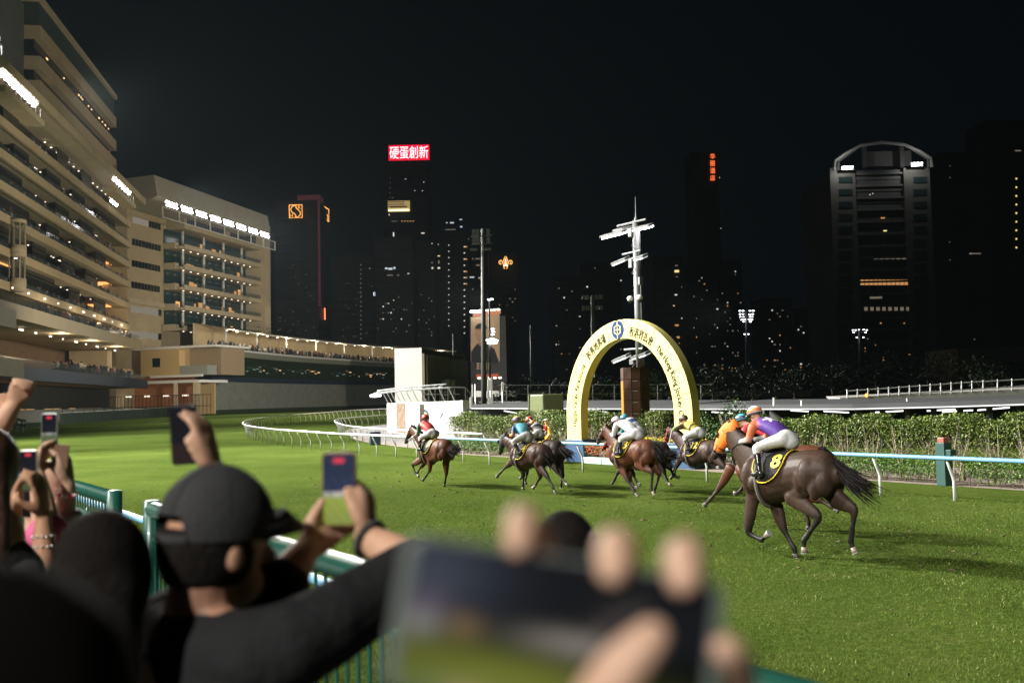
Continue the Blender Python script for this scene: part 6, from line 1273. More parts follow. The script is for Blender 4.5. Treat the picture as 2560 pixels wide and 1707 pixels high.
horse(2, 'near black racehorse running half hidden beside number four', 17.35, (1120, 445), BLK, LEG, {'LF': [(620, 880), (545, 990), (560, 1040), (530, 1070)], 'RF': [(660, 900), (660, 1010), (640, 1100), (640, 1135)], 'LH': [(1130, 900), (1210, 1040), (1325, 1205), (1385, 1275)], 'RH': [(1250, 930), (1285, 1060), (1260, 1200), (1255, 1310)]}, (430, 350), (370, 620), [(1200, 560), (1290, 620), (1390, 700), (1470, 780)], k=.97, number='5', hoofc=('LH',),
      jockey=dict(key='c', label='jockey in white silks with a grey bar, half hidden beside the light blue jockey', pelvis=(880, 335), shoulder=(770, 200), head=(700, 125), elbowL=(690, 260), handL=(620, 320), elbowR=(1000, 240), handR=(1000, 330), knee=(740, 420), foot=(740, 570), jersey=(.8, .8, .8), sleeve=(.5, .05, .05), cap=[(.75, .10, .06)], mark=band_mark((.06, .06, .07), .35, .62), whip_label='whip'))
# third pair
horse(4, 'bay racehorse number three in front of the arch', 16.9, (880, 515), BAY, (.02, .014, .012), {'LF': [(490, 1000), (610, 1230), (715, 1415), (780, 1495)], 'RF': [(620, 1020), (650, 1190), (700, 1300), (760, 1320)], 'LH': [(790, 950), (1030, 1085), (1010, 1375), (1060, 1475)], 'RH': [(1040, 980), (1140, 1095), (1060, 1340), (1035, 1420)]}, (245, 335), (100, 590), [(1010, 570), (1100, 680), (1160, 800), (1200, 880)], k=1.0, number='3', hoofc=('LH',),
      jockey=dict(key='d', label='jockey all in white on horse number three', pelvis=(760, 440), shoulder=(500, 265), head=(415, 235), elbowL=(365, 470), handL=(330, 445), knee=(490, 520), foot=(470, 735), jersey=(.82, .82, .83), sleeve=(.8, .8, .82), cap=[(.8, .74, .76)], breech=1, mark=band_mark((.7, .12, .18), .93, 1.02)))
horse(4, 'dark racehorse with a red noseband running half hidden beside number three', 18.3, (1105, 550), BLK, LEG, {'LF': [(520, 1010), (435, 1110), (385, 1230), (350, 1275)], 'RF': [(640, 1000), (700, 1120), (755, 1245), (800, 1275)], 'LH': [(1140, 930), (1190, 1010), (1240, 1180), (1300, 1245)], 'RH': [(1190, 900), (1330, 1020), (1400, 1165), (1475, 1180)]}, (330, 500), (185, 700), [(1215, 700), (1260, 810), (1350, 850), (1440, 810)], k=.97, tack=(.45, .03, .03), number='6', hoofc=('LH',),
      jockey=dict(key='e', label='jockey in navy and white silks with a blue cap, beside the white jockey', pelvis=(800, 390), shoulder=(640, 225), head=(555, 190), elbowL=(520, 400), handL=(470, 430), knee=(600, 520), foot=(580, 690), jersey=(.78, .78, .8), sleeve=(.03, .3, .3), cap=[(.06, .32, .5)], mark=band_mark((.02, .045, .14), .5, .85)))
# chaser in front of the right leg of the arch
horse(6, 'dark brown racehorse number twelve with red bridle, at the right foot of the arch', 19.8, (870, 462), (.045, .026, .02), LEG, {'LF': [(395, 740), (330, 880), (285, 1000), (230, 1065)], 'RF': [(420, 740), (310, 850), (265, 960), (300, 1030)], 'LH': [(940, 760), (1085, 900), (1105, 1020), (1060, 1100)], 'RH': [(960, 740), (1060, 860), (1110, 1000), (1130, 1090)]}, (225, 285), (150, 510), [(930, 500), (960, 600), (900, 680), (830, 720)], k=.93, number='12', tack=(.5, .03, .04),
      jockey=dict(key='f', label='jockey in yellow silks with a brown band on horse number twelve', pelvis=(670, 345), shoulder=(490, 240), head=(460, 190), elbowL=(370, 270), handL=(285, 285), knee=(500, 405), foot=(510, 565), jersey=(.72, .62, .12), sleeve=(.12, .08, .04), cuff=(.3, .55, .06), cap=[(.12, .09, .06)], breech=1, mark=band_mark((.06, .04, .03), .35, .5), whip_label='thin red brown whip of the yellow jockey'), whip=((250, 310), (190, 575), .2, (.35, .1, .1)))
# last pair
horse(8, 'chestnut bay racehorse almost hidden behind the big dark horse', 14.6, (1100, 395), BAY, (.03, .018, .014), {'LF': [(340, 640), (225, 830), (130, 945), (85, 990)], 'RF': [(430, 640), (460, 720), (420, 780), (380, 800)], 'LH': [(1080, 880), (1190, 925), (1290, 990), (1345, 1025)], 'RH': [(1010, 860), (1060, 1000), (1085, 1090), (1080, 1140)]}, (420, 260), (330, 430), [(1200, 430), (1260, 470), (1300, 560), (1330, 640)], k=1.02, number='2',
      jockey=dict(key='g', label='jockey in red silks with a light blue cap, behind the purple jockey', pelvis=(800, 325), shoulder=(500, 205), head=(425, 155), elbowL=(450, 300), handL=(400, 340), knee=(560, 430), foot=(590, 640), jersey=(.68, .05, .06), sleeve=(.66, .05, .06), cap=[(.12, .52, .72), (.03, .06, .1)]))
horse(8, 'big dark brown racehorse number eight with an orange hood, nearest the camera', 12.5, (1130, 440), (.040, .023, .016), LEG, {'LF': [(555, 930), (505, 1265), (645, 1330), (715, 1265)], 'RF': [(790, 1020), (860, 1230), (965, 1420), (985, 1505)], 'LH': [(940, 900), (1215, 1105), (1055, 1340), (1065, 1455)], 'RH': [(1380, 930), (1540, 1020), (1500, 1340), (1550, 1450)]}, (330, 228), (178, 515), [(1280, 510), (1420, 640), (1570, 790), (1740, 890)], k=1.10, pitch=-.02, number='8', hood=(.85, .19, .02), hoofc=('LF', 'LH', 'RH'), vox=.02,
      jockey=dict(key='h', label='jockey in purple silks with an orange and white cap on the nearest horse', pelvis=(890, 340), shoulder=(640, 195), head=(585, 115), elbowL=(520, 340), handL=(430, 370), knee=(590, 430), foot=(620, 665), jersey=(.13, .06, .36), sleeve=(.75, .17, .05), cuff=(.5, .49, .48), cap=[(.75, .74, .72), (.85, .25, .06)], mark=star))
# official in an orange vest by the hedge
st = thing('person', 'small figure in an orange vest and pale cap by the hedge, left of the arch', 'person', loc=(0, 0, 0)); sp_ = sn(33.6, 24.6)
b = Blob(); b.limb([sp_+T*.09, sp_+T*.1+UP*.45, sp_+T*.06+UP*.85], [.06, .07, .09], (.03, .03, .05)); b.limb([sp_-T*.09, sp_-T*.1+UP*.45, sp_-T*.06+UP*.85], [.06, .07, .09], (.03, .03, .05)); b.limb([sp_+UP*.85, sp_+UP*1.2, sp_+UP*1.42], [(.16, .11), (.19, .12), (.12, .08)], (.8, .3, .03), side=T)
for sg in (1, -1): b.limb([sp_+T*.17*sg+UP*1.38, sp_+T*.24*sg+UP*1.12, sp_+T*.2*sg-N*.15+UP*.95], [.06, .05, .04], (.8, .3, .03))
b.limb([sp_+UP*1.42, sp_+UP*1.52], [.05, .05], (.46, .27, .18)); b.ball(sp_+UP*1.63, .075, .09, .11, (.46, .27, .18)); b.build('body', M('skin_col'), st, .025, 2)
MB().ell(sp_+UP*1.69, .09, .1, .07, z0=-.1).build('cap', M('cap_pale', (.6, .55, .4), .7), st, True); MB().ell(sp_+UP*1.69-N*.1, .08, .07, .012).build('brim', M('cap_pale'), st, True)
# ================================================================ spectators' terrace
FLOOR_Z = .78
m = MB(); m.add([sn(s, n, z) for z in (0, FLOOR_Z) for s, n in ((-12, -14), (26, -14), (26, 2.15), (-12, 2.15))], [(3, 2, 1, 0), (4, 5, 6, 7), (0, 1, 5, 4), (1, 2, 6, 5), (2, 3, 7, 6), (3, 0, 4, 7)])
tag(m.build('terrace_paving', M('terrace_concrete', (.10, .10, .095), .85, var=.2, vs=3)), kind='structure')
FG = M('fence_green', (.012, .085, .06), .35, var=.12, vs=6, coat=.2)
fence = thing('crowd_fence', 'dark green picket fence with round top rail in front of the spectators', 'fence'); FN = 1.85; FT = FLOOR_Z+1.11
gs0 = onn(286, 1283, FN)[0]; gs1 = onn(348, 1275, FN)[0]
for s0, s1 in ((-4., gs1-.35), (gs0+.0, 20.)):
    MB().tube([sn(s0, FN, FT), sn(s1, FN, FT)], .055, 14).build('top_rail', FG, fence, True); MB().tube([sn(s0, FN, FT-.2), sn(s1, FN, FT-.2)], .02, 6).build('mid_rail', FG, fence); MB().tube([sn(s0, FN, FLOOR_Z+.12), sn(s1, FN, FLOOR_Z+.12)], .02, 6).build('bottom_rail', FG, fence)
    for s in (s0, s1): MB().tube([sn(s, FN, FLOOR_Z), sn(s, FN, FT+.055), sn(s, FN, FT+.062)], [.06, .06, .04], 14).build('end_post', FG, fence, True)
pk = MB().tube([(0, 0, 0), (0, 0, 1.0)], .009, 6).mesh('picket'); pk.materials.append(FG)
for s in np.arange(-3.9, 18., .11):
    if gs1-.35 < s < gs0: continue
    share('picket', pk, fence, sn(s, FN, FLOOR_Z+.12))
Bo = np.array([sn(s, 3.35)[:2] for s in np.arange(24, -4, -.5)]); Bo = Bo
rail('running_rail', 'light blue outer rail just beyond the spectators fence', Bo, [(0, BLUE)], None)
# ---------------------------------------------------------------- hands and phones
SKINB = M('skin_people', rough=.5, attr='Col', spec=.35, var=.10, vs=40)
S1 = (.50, .29, .19); S2 = (.42, .23, .14); S3 = (.56, .35, .25)
def unit(v): v = np.asarray(v, float); return v/(np.linalg.norm(v)+1e-9)
def hand(bl, w, fwd, nrm, ts, curl=(.5, .7, .6), col=S1, sc=1., thumb=(.5, .8, .35), spread=.06):
    """palm and five fingers; nrm: the way the palm faces, ts: +1/-1 the side of the thumb"""
    fwd = unit(fwd); nrm = unit(np.asarray(nrm)-fwd*(np.asarray(nrm)@fwd)); wd = np.cross(nrm, fwd)*ts
    bl.limb([w, w+fwd*.045*sc, w+fwd*.085*sc], [(.028*sc, .019*sc), (.041*sc, .017*sc), (.040*sc, .013*sc)], col, side=wd, k=6, seg=14)
    for i, (off, ln) in enumerate(((.031, .92), (.0105, 1.02), (-.0105, .96), (-.030, .76))):
        p = w+fwd*.082*sc+wd*off*sc; d = unit(fwd+wd*off*spread*30); P = [p]; a = 0
        for L, c in zip((.043, .027, .021), curl): a += c; d2 = unit(d*math.cos(a)+nrm*math.sin(a)); p = p+d2*L*ln*sc; P.append(p)
        bl.limb(P, [.0105*sc, .0098*sc, .0088*sc, .0075*sc], col, k=8, seg=8)
        bl.nails.append((P[-1], d2, unit(np.cross(np.cross(d2, nrm), d2))*-1, .0068*sc)) if hasattr(bl, 'nails') else None
    tb = w+fwd*.028*sc+wd*.030*sc; td_ = unit(fwd*thumb[0]+wd*thumb[1]+nrm*thumb[2]); t1_ = tb+td_*.042*sc; td2 = unit(td_+fwd*.6+nrm*.15); t2_ = t1_+td2*.03*sc
    bl.limb([w+fwd*.02*sc+wd*.012*sc, tb, t1_, t2_], [.019*sc, .0165*sc, .012*sc, .009*sc], col, k=8, seg=8)
    return wd
def scr_mat():
    m = bpy.data.materials.new('phone_screen'); m.use_nodes = True; t = m.node_tree; b = t.nodes['Principled BSDF']; a = t.nodes.new('ShaderNodeAttribute'); a.attribute_name = 'Col'
    t.links.new(a.outputs['Color'], b.inputs['Emission Color']); b.inputs['Emission Strength'].default_value = 1.; b.inputs['Base Color'].default_value = (.005, .005, .006, 1); b.inputs['Roughness'].default_value = .15; return m
SCREEN = scr_mat(); PHB = M('phone_black', (.01, .01, .011), .3, spec=.5)
def phone(label, c, ax, ay, w, h, fn=None, frame=PHB, th=.008, group='phones held up by spectators', back=False):
    """ax right, ay up seen from the camera side; fn(u, v) gives the picture on the screen"""
    ax, ay = unit(ax), unit(ay); ay = unit(ay-ax*(ax@ay)); nz = np.cross(ax, ay); root = thing('phone', label, 'phone', group, loc=c)
    rc = min(w, h)*.15; ring = []
    for cx_, cy_, a0 in ((w/2-rc, h/2-rc, 0), (-w/2+rc, h/2-rc, 90), (-w/2+rc, -h/2+rc, 180), (w/2-rc, -h/2+rc, 270)):
        for q in range(6): t = math.radians(a0+q*18); ring.append((cx_+rc*math.cos(t), cy_+rc*math.sin(t)))
    kk = len(ring); V = [ax*x+ay*y-nz*th/2 for x, y in ring]+[ax*x+ay*y+nz*th/2 for x, y in ring]
    MB().add(V, [tuple(range(kk))[::-1], tuple(range(kk, 2*kk))]+[(i, (i+1) % kk, kk+(i+1) % kk, kk+i) for i in range(kk)]).build('case', frame, root, bevel=min(th*.3, .002))
    if fn:
        nu, nv = 26, 44; V = []; C = []
        for j in range(nv+1):
            for i in range(nu+1): u, v = i/nu, j/nv; rx = min(1, (1-max(0, abs(v-.5)*2-.9)*10)*.1+.9); V.append(ax*(u-.5)*w*.92*(rx if abs(v-.5) > .45 else 1)+ay*(v-.5)*h*.94+nz*(th/2+.0006)); C.append(fn(u, v))
        me = fast_mesh('screen', np.array(V), 4, [q for j in range(nv) for i in range(nu) for q in (j*(nu+1)+i, j*(nu+1)+i+1, (j+1)*(nu+1)+i+1, (j+1)*(nu+1)+i)])
        at = me.color_attributes.new('Col', 'FLOAT_COLOR', 'POINT'); at.data.foreach_set('color', np.c_[np.array(C), np.ones(len(C))].ravel().astype(np.float32)); obj('screen', me, SCREEN, root)
    else:
        for q in range(3): MB().tube([ax*(-.3+.0*q)*w+ay*(.38-.12*q)*h+nz*th/2, ax*(-.3)*w+ay*(.38-.12*q)*h+nz*(th/2+.002)], w*.1, 12).build('camera_lens', DGLASS, root)
    return root
def video(horizon=.42, sky=(.02, .03, .06), grass=(.26, .32, .05), pale=(.5, .48, .45), rec=True):
    def f(u, v):
        n = math.sin(u*37+v*11)*math.sin(v*23-u*17)
        if rec and .88 < v < .935 and .33 < u < .67: return (.75, .05, .09)
        if v < horizon-.02: k = .75+.3*n*.4+.25*(v/horizon); return tuple(x*k for x in grass)
        if v < horizon+.05: return pale if abs(u-.5) < .12+.1*n or n > .1 else tuple(x*.5 for x in pale)
        k = .6+.6*max(0, n)*(1 if v < .7 else .2); return tuple(x*k for x in sky)
    return f
def fig(label, group='spectators along the fence', loc=(0, 0, 0)): return thing('person', label, 'person', group, loc=loc)
CLOTH = M('people_cloth', rough=.9, attr='Col', spec=.15, var=.12, vs=18, bump=.2, bs=60); HAIRB = M('hair_dark', (.010, .008, .007), .75, spec=.12, var=.4, vs=60, bump=.6, bs=140)
def lower_body(bl, hip, col=(.02, .02, .03), dirv=(1, 0, 0)):
    d = unit(dirv)
    for sg in (1, -1):
        h = np.asarray(hip)+d*.10*sg; bl.limb([h, h-UP*(h[2]-FLOOR_Z)*.5, np.array([h[0], h[1], FLOOR_Z+.06])], [.095, .075, .055], col, k=8); bl.limb([np.array([h[0], h[1], FLOOR_Z+.05]), np.array([h[0], h[1]+.14, FLOOR_Z+.045])], [.05, .042], (.03, .03, .03), k=4)
def D(x, y, Y): return dep(x, y, Y)
# ---------------------------------------------------------------- man in the black cap
p1 = fig('man in a black baseball cap and dark grey shirt filming with his phone')
hc = D(540, 1345, 1.88); fwd = unit((.66, .75, -.06)); lt = unit(np.cross(UP, fwd)); hu = np.cross(fwd, lt)
R3 = np.stack([lt, fwd, hu], 1); b = Blob()
b.ball(hc, .076, .098, .112, S2, R3); b.ball(hc+fwd*.04-hu*.085, .055, .062, .05, S2, R3); b.limb([hc+fwd*.095-hu*.01, hc+fwd*.118-hu*.04], [.013, .018], S2)
for sg in (1, -1): b.ball(hc+lt*.079*sg-hu*.03-fwd*.008, .009, .019, .029, (.36, .19, .13), R3)
nk = hc-hu*.150-fwd*.03; b.limb([hc-hu*.06-fwd*.02, nk], [.062, .066], (.20, .10, .065), k=4)  # neck skin darkened to paint in the shadow below the cap
shL, shR = nk-UP*.06+lt*.19-fwd*.01, nk-UP*.05-lt*.19+fwd*.02
elR, wrR = D(1045, 1420, 2.02), D(914, 1342, 2.10); elL, wrL = D(690, 1480, 2.0), D(765, 1375, 2.06)
b.limb([nk, shR, shR*.5+elR*.5, elR], [.05, .055, .05, .045], S2, k=8); b.limb([elR, elR*.5+wrR*.5, wrR], [.048, .042, .029], S1, k=8); b.limb([nk, shL, elL], [.05, .055, .045], S2, k=6); b.limb([elL, elL*.5+wrL*.5, wrL], [.05, .042, .030], S1, k=8)
pc_ = D(849, 1222, 2.10); pax, pay = unit((1, -.12, .0)), unit((-.035, .0, 1))
hand(b, wrR, unit(pc_+pax*.054-UP*.025+np.array([0, .03, 0])-wrR), unit((-1, .25, 0)), -1, (.5, .9, .7), S1, 1., thumb=(.9, .35, .45)); hand(b, wrL, unit(pc_-UP*.075-pax*.02+np.array([0, .03, 0])-wrL), unit((.9, -.1, .5)), 1, (.5, .8, .6), S1, 1., thumb=(.8, .5, .4))
b.limb([nk-UP*.06, nk-UP*.3, nk-UP*.62], [.06, .09, .09], S2, k=5); b.build('body', SKINB, p1, .008, 2)
sh = Blob(); gy = (.015, .015, .016); ch = nk-UP*.22; sh.limb([nk-UP*.02, nk-UP*.10, ch, nk-UP*.42, nk-UP*.66], [(.085, .08), (.19, .11), (.215, .135), (.195, .13), (.185, .13)], gy, side=lt, k=12, seg=20)
sh.limb([nk-UP*.06, shR, shR*.5+elR*.5, elR*.97+shR*.03], [.09, .085, .074, .066], gy, k=8); sh.limb([elR, elR*.9+wrR*.1], [.064, .058], gy, k=4); sh.limb([nk-UP*.06, shL, shL*.5+elL*.5, elL], [.09, .088, .08, .075], gy, k=8); sh.build('shirt', M('shirt_cloth', rough=.9, attr='Col', spec=.15, var=.2, vs=9, bump=1., bs=11), p1, .014, 3)
tr_ = Blob(); hp = nk-UP*.70; tr_.limb([hp+UP*.08, hp-UP*.06], [(.18, .13), (.17, .13)], (.02, .02, .025), side=lt); lower_body(tr_, hp, (.02, .02, .025), lt); tr_.build('trousers', CLOTH, p1, .03, 2)
CAPM = M('cap_black', (.022, .022, .024), .85, var=.15, vs=25, bump=.25, bs=120)
cp_ = MB(); seg, rings = 28, 12; V = []
for i in range(rings+1):
    ph = -.18+(math.pi/2+.18)*i/rings
    for j in range(seg):
        th = 2*math.pi*j/seg; dip = .0
        if abs(((th-math.pi*1.5+math.pi) % (2*math.pi))-math.pi) < .45 and ph < .22: dip = .22-ph      # opening over the strap at the back
        V.append(hc+hu*.022+R3@np.array([.091*math.cos(ph+dip)*math.cos(th), .115*math.cos(ph+dip)*math.sin(th), .115*math.sin(ph+dip)]))
cp_.add(V, [(i*seg+j, i*seg+(j+1) % seg, (i+1)*seg+(j+1) % seg, (i+1)*seg+j) for i in range(rings) for j in range(seg)]); cap = cp_.build('cap', CAPM, p1, True)
V = []
for i in range(15):
    a = -1.25+2.5*i/14
    for t, dz in ((0, .0), (.5, .012), (1, -.012)): r0 = np.array([.086*math.sin(a), .104*math.cos(a)]); r1 = np.array([.082*math.sin(a), .108*math.cos(a)+.088*max(0, math.cos(a*1.1))]); q = r0*(1-t)+r1*t; V.append(hc+hu*(.050+dz-.02*t-.016*abs(a))+lt*q[0]+fwd*q[1])
br = MB().add(V, [(3*i+k, 3*i+k+1, 3*i+k+4, 3*i+k+3) for i in range(14) for k in (0, 1)]).build('cap_brim', CAPM, cap, True); so = br.modifiers.new('s', 'SOLIDIFY'); so.thickness = .005
MB().tube([hc+hu*.006+R3@np.array([.0905*math.cos(t), .1135*math.sin(t), 0]) for t in np.linspace(math.pi*1.5-.62, math.pi*1.5+.62, 11)], [(.008, .003)]*11, 8, side=hu).build('cap_strap', CAPM, cap)
for q in range(6):
    th = q*math.pi/3+.26; MB().tube([hc+hu*.022+R3@np.array([.0918*math.cos(ph)*math.cos(th), .1158*math.cos(ph)*math.sin(th), .1158*math.sin(ph)]) for ph in np.linspace(.25, 1.5, 10)], .0014, 5).build('cap_seam', CAPM, cap)
MB().ell(hc+hu*.137, .009, .009, .006).build('cap_button', CAPM, cap)
MB().ell(hc-fwd*.016-hu*.01, .0815, .098, .112, R3, 20, 10, z0=-.62, z1=.3).build('hair', HAIRB, p1, True)
wb_ = MB(); bd_ = unit(elR-wrR); ba = unit(np.cross(bd_, UP)); bb = np.cross(bd_, ba); cw = wrR+bd_*.012
for q in range(18): t = q/18*6.283; wb_.ell(cw+ba*.037*math.cos(t)+bb*.037*math.sin(t), .0085, .0085, .0085, seg=8, rings=5)
wb_.build('bead_bracelet', M('beads', (.03, .03, .032), .3), p1, True)
phone('phone filming the race, held by the man in the black cap', pc_, pax, pay, .074, .155, video(.42, (.035, .05, .10), (.30, .36, .07)), M('case_bronze', (.16, .08, .04), .4))
# ---------------------------------------------------------------- the big blurred phone
TL, TR, BL = D(1000, 1326, .50), D(1795, 1450, .51), D(968, 1725, .49); bc = (TR+BL)/2; bx_ = TR-TL; by_ = TL-BL
def big(u, v):
    g = lambda cu, cv, su, sv: math.exp(-((u-cu)/su)**2-((v-cv)/sv)**2)
    c = np.array((.004, .005, .006)); c = c+np.array((.035, .042, .06))*g(.05, .8, .22, .3)+np.array((.05, .03, .04))*g(.06, .6, .07, .1)
    st_ = 1/(1+math.exp((v-.36+.12*(u-.3))*26)); c = c*(1-st_)+st_*np.array((.115, .13, .018))*(.75+.5*g(.35, .15, .3, .15))*(1-.75*max(0, min(1, (u-.5)/.25)))
    c = c+np.array((.20, .175, .15))*g(.55, .46, .17, .075)+np.array((.17, .16, .16))*g(.05, .46, .06, .09)+np.array((.15, .085, .03))*g(.19, .47, .055, .075)+np.array((.03, .026, .022))*g(.74, .72, .05, .1)+np.array((.025, .02, .018))*g(.66, .6, .05, .12)+np.array((.16, .08, .06))*g(.22, .02, .08, .08)+np.array((.005, .03, .026))*g(.1, .08, .2, .07)
    return tuple(c)
phone('large blurred phone held sideways right in front of the camera', bc, bx_, by_, np.linalg.norm(bx_), np.linalg.norm(by_), big, M('case_grey', (.10, .115, .108), .5), .011)
p2 = fig('hands gripping the large blurred phone in the foreground'); b = Blob(); ux, uy = unit(bx_), unit(by_); uz = np.cross(ux, uy)
wr2 = D(1700, 2150, .60); b.limb([D(1720, 2700, .55), D(1710, 2400, .58), wr2], [.045, .04, .03], S3, k=8)
for (x, y, r, xb, yb) in ((1297, 1300, .0092, 1480, 1800), (1530, 1362, .0105, 1600, 1850), (1702, 1385, .0108, 1690, 1880)):
    tip = D(x, y, .505); base = D(xb, yb, .575); kn = D(x+20, y-14, .535); b.limb([base, base*.45+kn*.55-uz*.012, kn, tip, tip-uy*.012+uz*.006], [.013, .0115, r, r, r*.9], S3, k=14, seg=10)
tip = D(1845, 1625, .50); b.limb([D(1740, 1950, .575), D(1850, 1760, .545), tip, tip-ux*.008+uz*.004], [.0125, .011, .0098, .008], S3, k=10, seg=10)
b.limb([wr2, D(1640, 1960, .585), D(1640, 1850, .58)], [(.032, .022), (.042, .02), (.04, .016)], S3, side=ux, k=6)
b.limb([D(1600, 2050, .55), D(1480, 1790, .475), D(1560, 1650, .465), D(1632, 1590, .468)], [.019, .0155, .0125, .0095], S3, k=14, seg=10)
wl2 = D(800, 2150, .58); b2 = Blob(); b2.limb([D(760, 2700, .55), wl2], [.042, .03], S3, k=5); hand(b2, wl2, unit(D(930, 1800, .54)-wl2), unit((.5, -.6, .4)), -1, (.4, .5, .4), S3); b2.build('left_hand', SKINB, p2, .005, 2)
b.build('right_hand', SKINB, p2, .004, 2)
# dark hair top seen just above the blurred phone
p3 = fig('spectator behind the blurred phone, only two knots of black hair showing'); hc3 = D(1415, 1392, 2.6); b = Blob(); b.ball(hc3, .078, .095, .11, S2); b.limb([hc3-UP*.08, hc3-UP*.22], [.055, .06], S2); b.limb([hc3-UP*.24, hc3-UP*.5, hc3-UP*.75], [(.10, .08), (.16, .1), (.15, .1)], S2, side=(1, 0, 0), k=6); b.build('body', SKINB, p3, .014, 2)
h_ = Blob(); h_.ball(hc3+UP*.012-np.array([0, .012, 0]), .086, .103, .112, (1, 1, 1)); h_.ball(D(1385, 1338, 2.58), .036, .034, .034, (1, 1, 1)); h_.ball(D(1438, 1328, 2.58), .042, .036, .042, (1, 1, 1)); h_.build('hair', HAIRB, p3, .012, 2, colors=False)
s_ = Blob(); s_.limb([hc3-UP*.22, hc3-UP*.32, hc3-UP*.75], [(.08, .07), (.20, .12), (.17, .12)], (.03, .03, .035), side=(1, 0, 0), k=7); lower_body(s_, hc3-UP*.78); s_.build('clothes', CLOTH, p3, .025, 2)
# ---------------------------------------------------------------- raised black phone behind the cap
p4 = fig('hand holding up a dark phone behind the man in the cap'); b = Blob(); pp4 = D(460, 1087, 2.55); a4, y4 = unit((1, -.2, .06)), unit((-.13, .02, 1))
wr4 = D(534, 1185, 2.50); el4 = D(575, 1420, 2.6); b.limb([el4, el4*.5+wr4*.5, wr4], [.045, .04, .03], S1, k=8); hand(b, wr4, unit(D(512, 1080, 2.50)-wr4), unit((-1, .25, 0)), -1, (.12, .35, .5), S1, 1.05, thumb=(.95, .3, .35))
sh4 = D(640, 1560, 2.55); b.limb([sh4, el4], [.05, .045], S1, k=5); hc4 = D(600, 1330, 2.75); b.ball(hc4, .078, .095, .115, S1); b.limb([hc4-UP*.08, hc4-UP*.2], [.055, .06], S1); b.limb([hc4-UP*.2, hc4-UP*.5, hc4-UP*.8], [.1, .13, .13], S1, k=5); b.build('body', SKINB, p4, .010, 2)
s_ = Blob(); s_.limb([hc4-UP*.2, hc4-UP*.3, hc4-UP*.82], [(.08, .07), (.20, .12), (.17, .12)], (.05, .05, .06), side=(1, 0, 0), k=7); s_.limb([hc4-UP*.3, sh4, el4*.6+sh4*.4], [.08, .075, .065], (.05, .05, .06), k=6); lower_body(s_, hc4-UP*.84); s_.build('clothes', CLOTH, p4, .022, 2); MB().ell(hc4+UP*.02, .088, .105, .108).build('hair', HAIRB, p4, True)
phone('dark phone with a black screen raised left of the cap', pp4, a4, y4, .074, .152, lambda u, v: (.006, .006, .008) if v > .35 else (.02, .012, .010))
# ---------------------------------------------------------------- left group
PINK = (.62, .13, .27)
p5 = fig('woman in a pink top with a white cuff and bracelets holding up a phone'); Yp = 3.9
ph5 = D(124, 1080, Yp); b = Blob(); wr = D(170, 1210, Yp); el = D(150, 1360, Yp+.05); b.limb([el, el*.4+wr*.6, wr], [.05, .042, .029], S3, k=8); hand(b, wr, unit(D(160, 1128, Yp)-wr), unit((-1, .2, .1)), -1, (.4, .6, .6), S3, 1.05, thumb=(.8, .4, .4))
wl = D(95, 1190, Yp-.1); ell_ = D(120, 1330, Yp-.15); b.limb([ell_, ell_*.5+wl*.5, wl], [.05, .045, .03], S3, k=8); hand(b, wl, unit(D(105, 1110, Yp)-wl), unit((1, .2, .1)), 1, (.4, .6, .6), S3, 1.05, thumb=(.8, .5, .3))
b.limb([D(125, 1190, Yp+.1), D(128, 1260, Yp+.12), D(125, 1330, Yp+.12)], [.07, .075, .07], S3, k=6)
hc5 = D(95, 1240, Yp+.25); b.limb([hc5-UP*.08, hc5-UP*.22], [.05, .055], S3); b.ball(hc5, .072, .09, .108, S3); b.limb([hc5-UP*.22, hc5-UP*.5, hc5-UP*.8], [.1, .12, .12], S3, k=5); b.build('body', SKINB, p5, .011, 2)
s_ = Blob(); cuff = wr*.42+el*.58; s_.limb([cuff, el, D(110, 1440, Yp+.1)], [.062, .078, .085], PINK, k=8); s_.limb([hc5-UP*.2, hc5-UP*.3, hc5-UP*.55, hc5-UP*.8], [(.08, .07), (.19, .12), (.18, .12), (.17, .12)], PINK, side=(1, 0, 0), k=8); s_.limb([ell_, D(85, 1400, Yp)], [.075, .085], PINK, k=5); s_.limb([hc5-UP*.32-np.array([.12, 0, 0]), D(85, 1400, Yp)], [.09, .085], PINK, k=5); s_.limb([hc5-UP*.32+np.array([.12, 0, 0]), D(112, 1440, Yp+.1)], [.09, .085], PINK, k=5); s_.build('pink_top', CLOTH, p5, .018, 3)
s_ = Blob(); lower_body(s_, hc5-UP*.84, (.04, .05, .1)); s_.build('trousers', CLOTH, p5, .03, 2)
MB().tube([cuff-unit(wr-cuff)*.02, cuff+unit(wr-cuff)*.035], [.066, .062], 16).build('white_cuff', M('cuff_white', (.62, .6, .55), .8), p5, True); MB().ell(hc5+UP*.015, .088, .105, .118).build('hair', HAIRB, p5, True)
def bracelet(cn, ax, r, mats, par, n=16, k=.009):
    u = unit(np.cross(ax, (.3, .8, .2))); v = np.cross(unit(ax), u)
    for q in range(n): t = q/n*6.283; MB().ell(cn+u*r*math.cos(t)+v*r*math.sin(t), k, k, k, seg=8, rings=5).build('bead', mats[q % len(mats)], par, True)
BE = [M('bead_clear', (.75, .75, .7), .15), M('bead_red', (.6, .02, .05), .2), M('bead_clear')]; bracelet(wr*.85+el*.15, wr-el, .036, BE, p5)
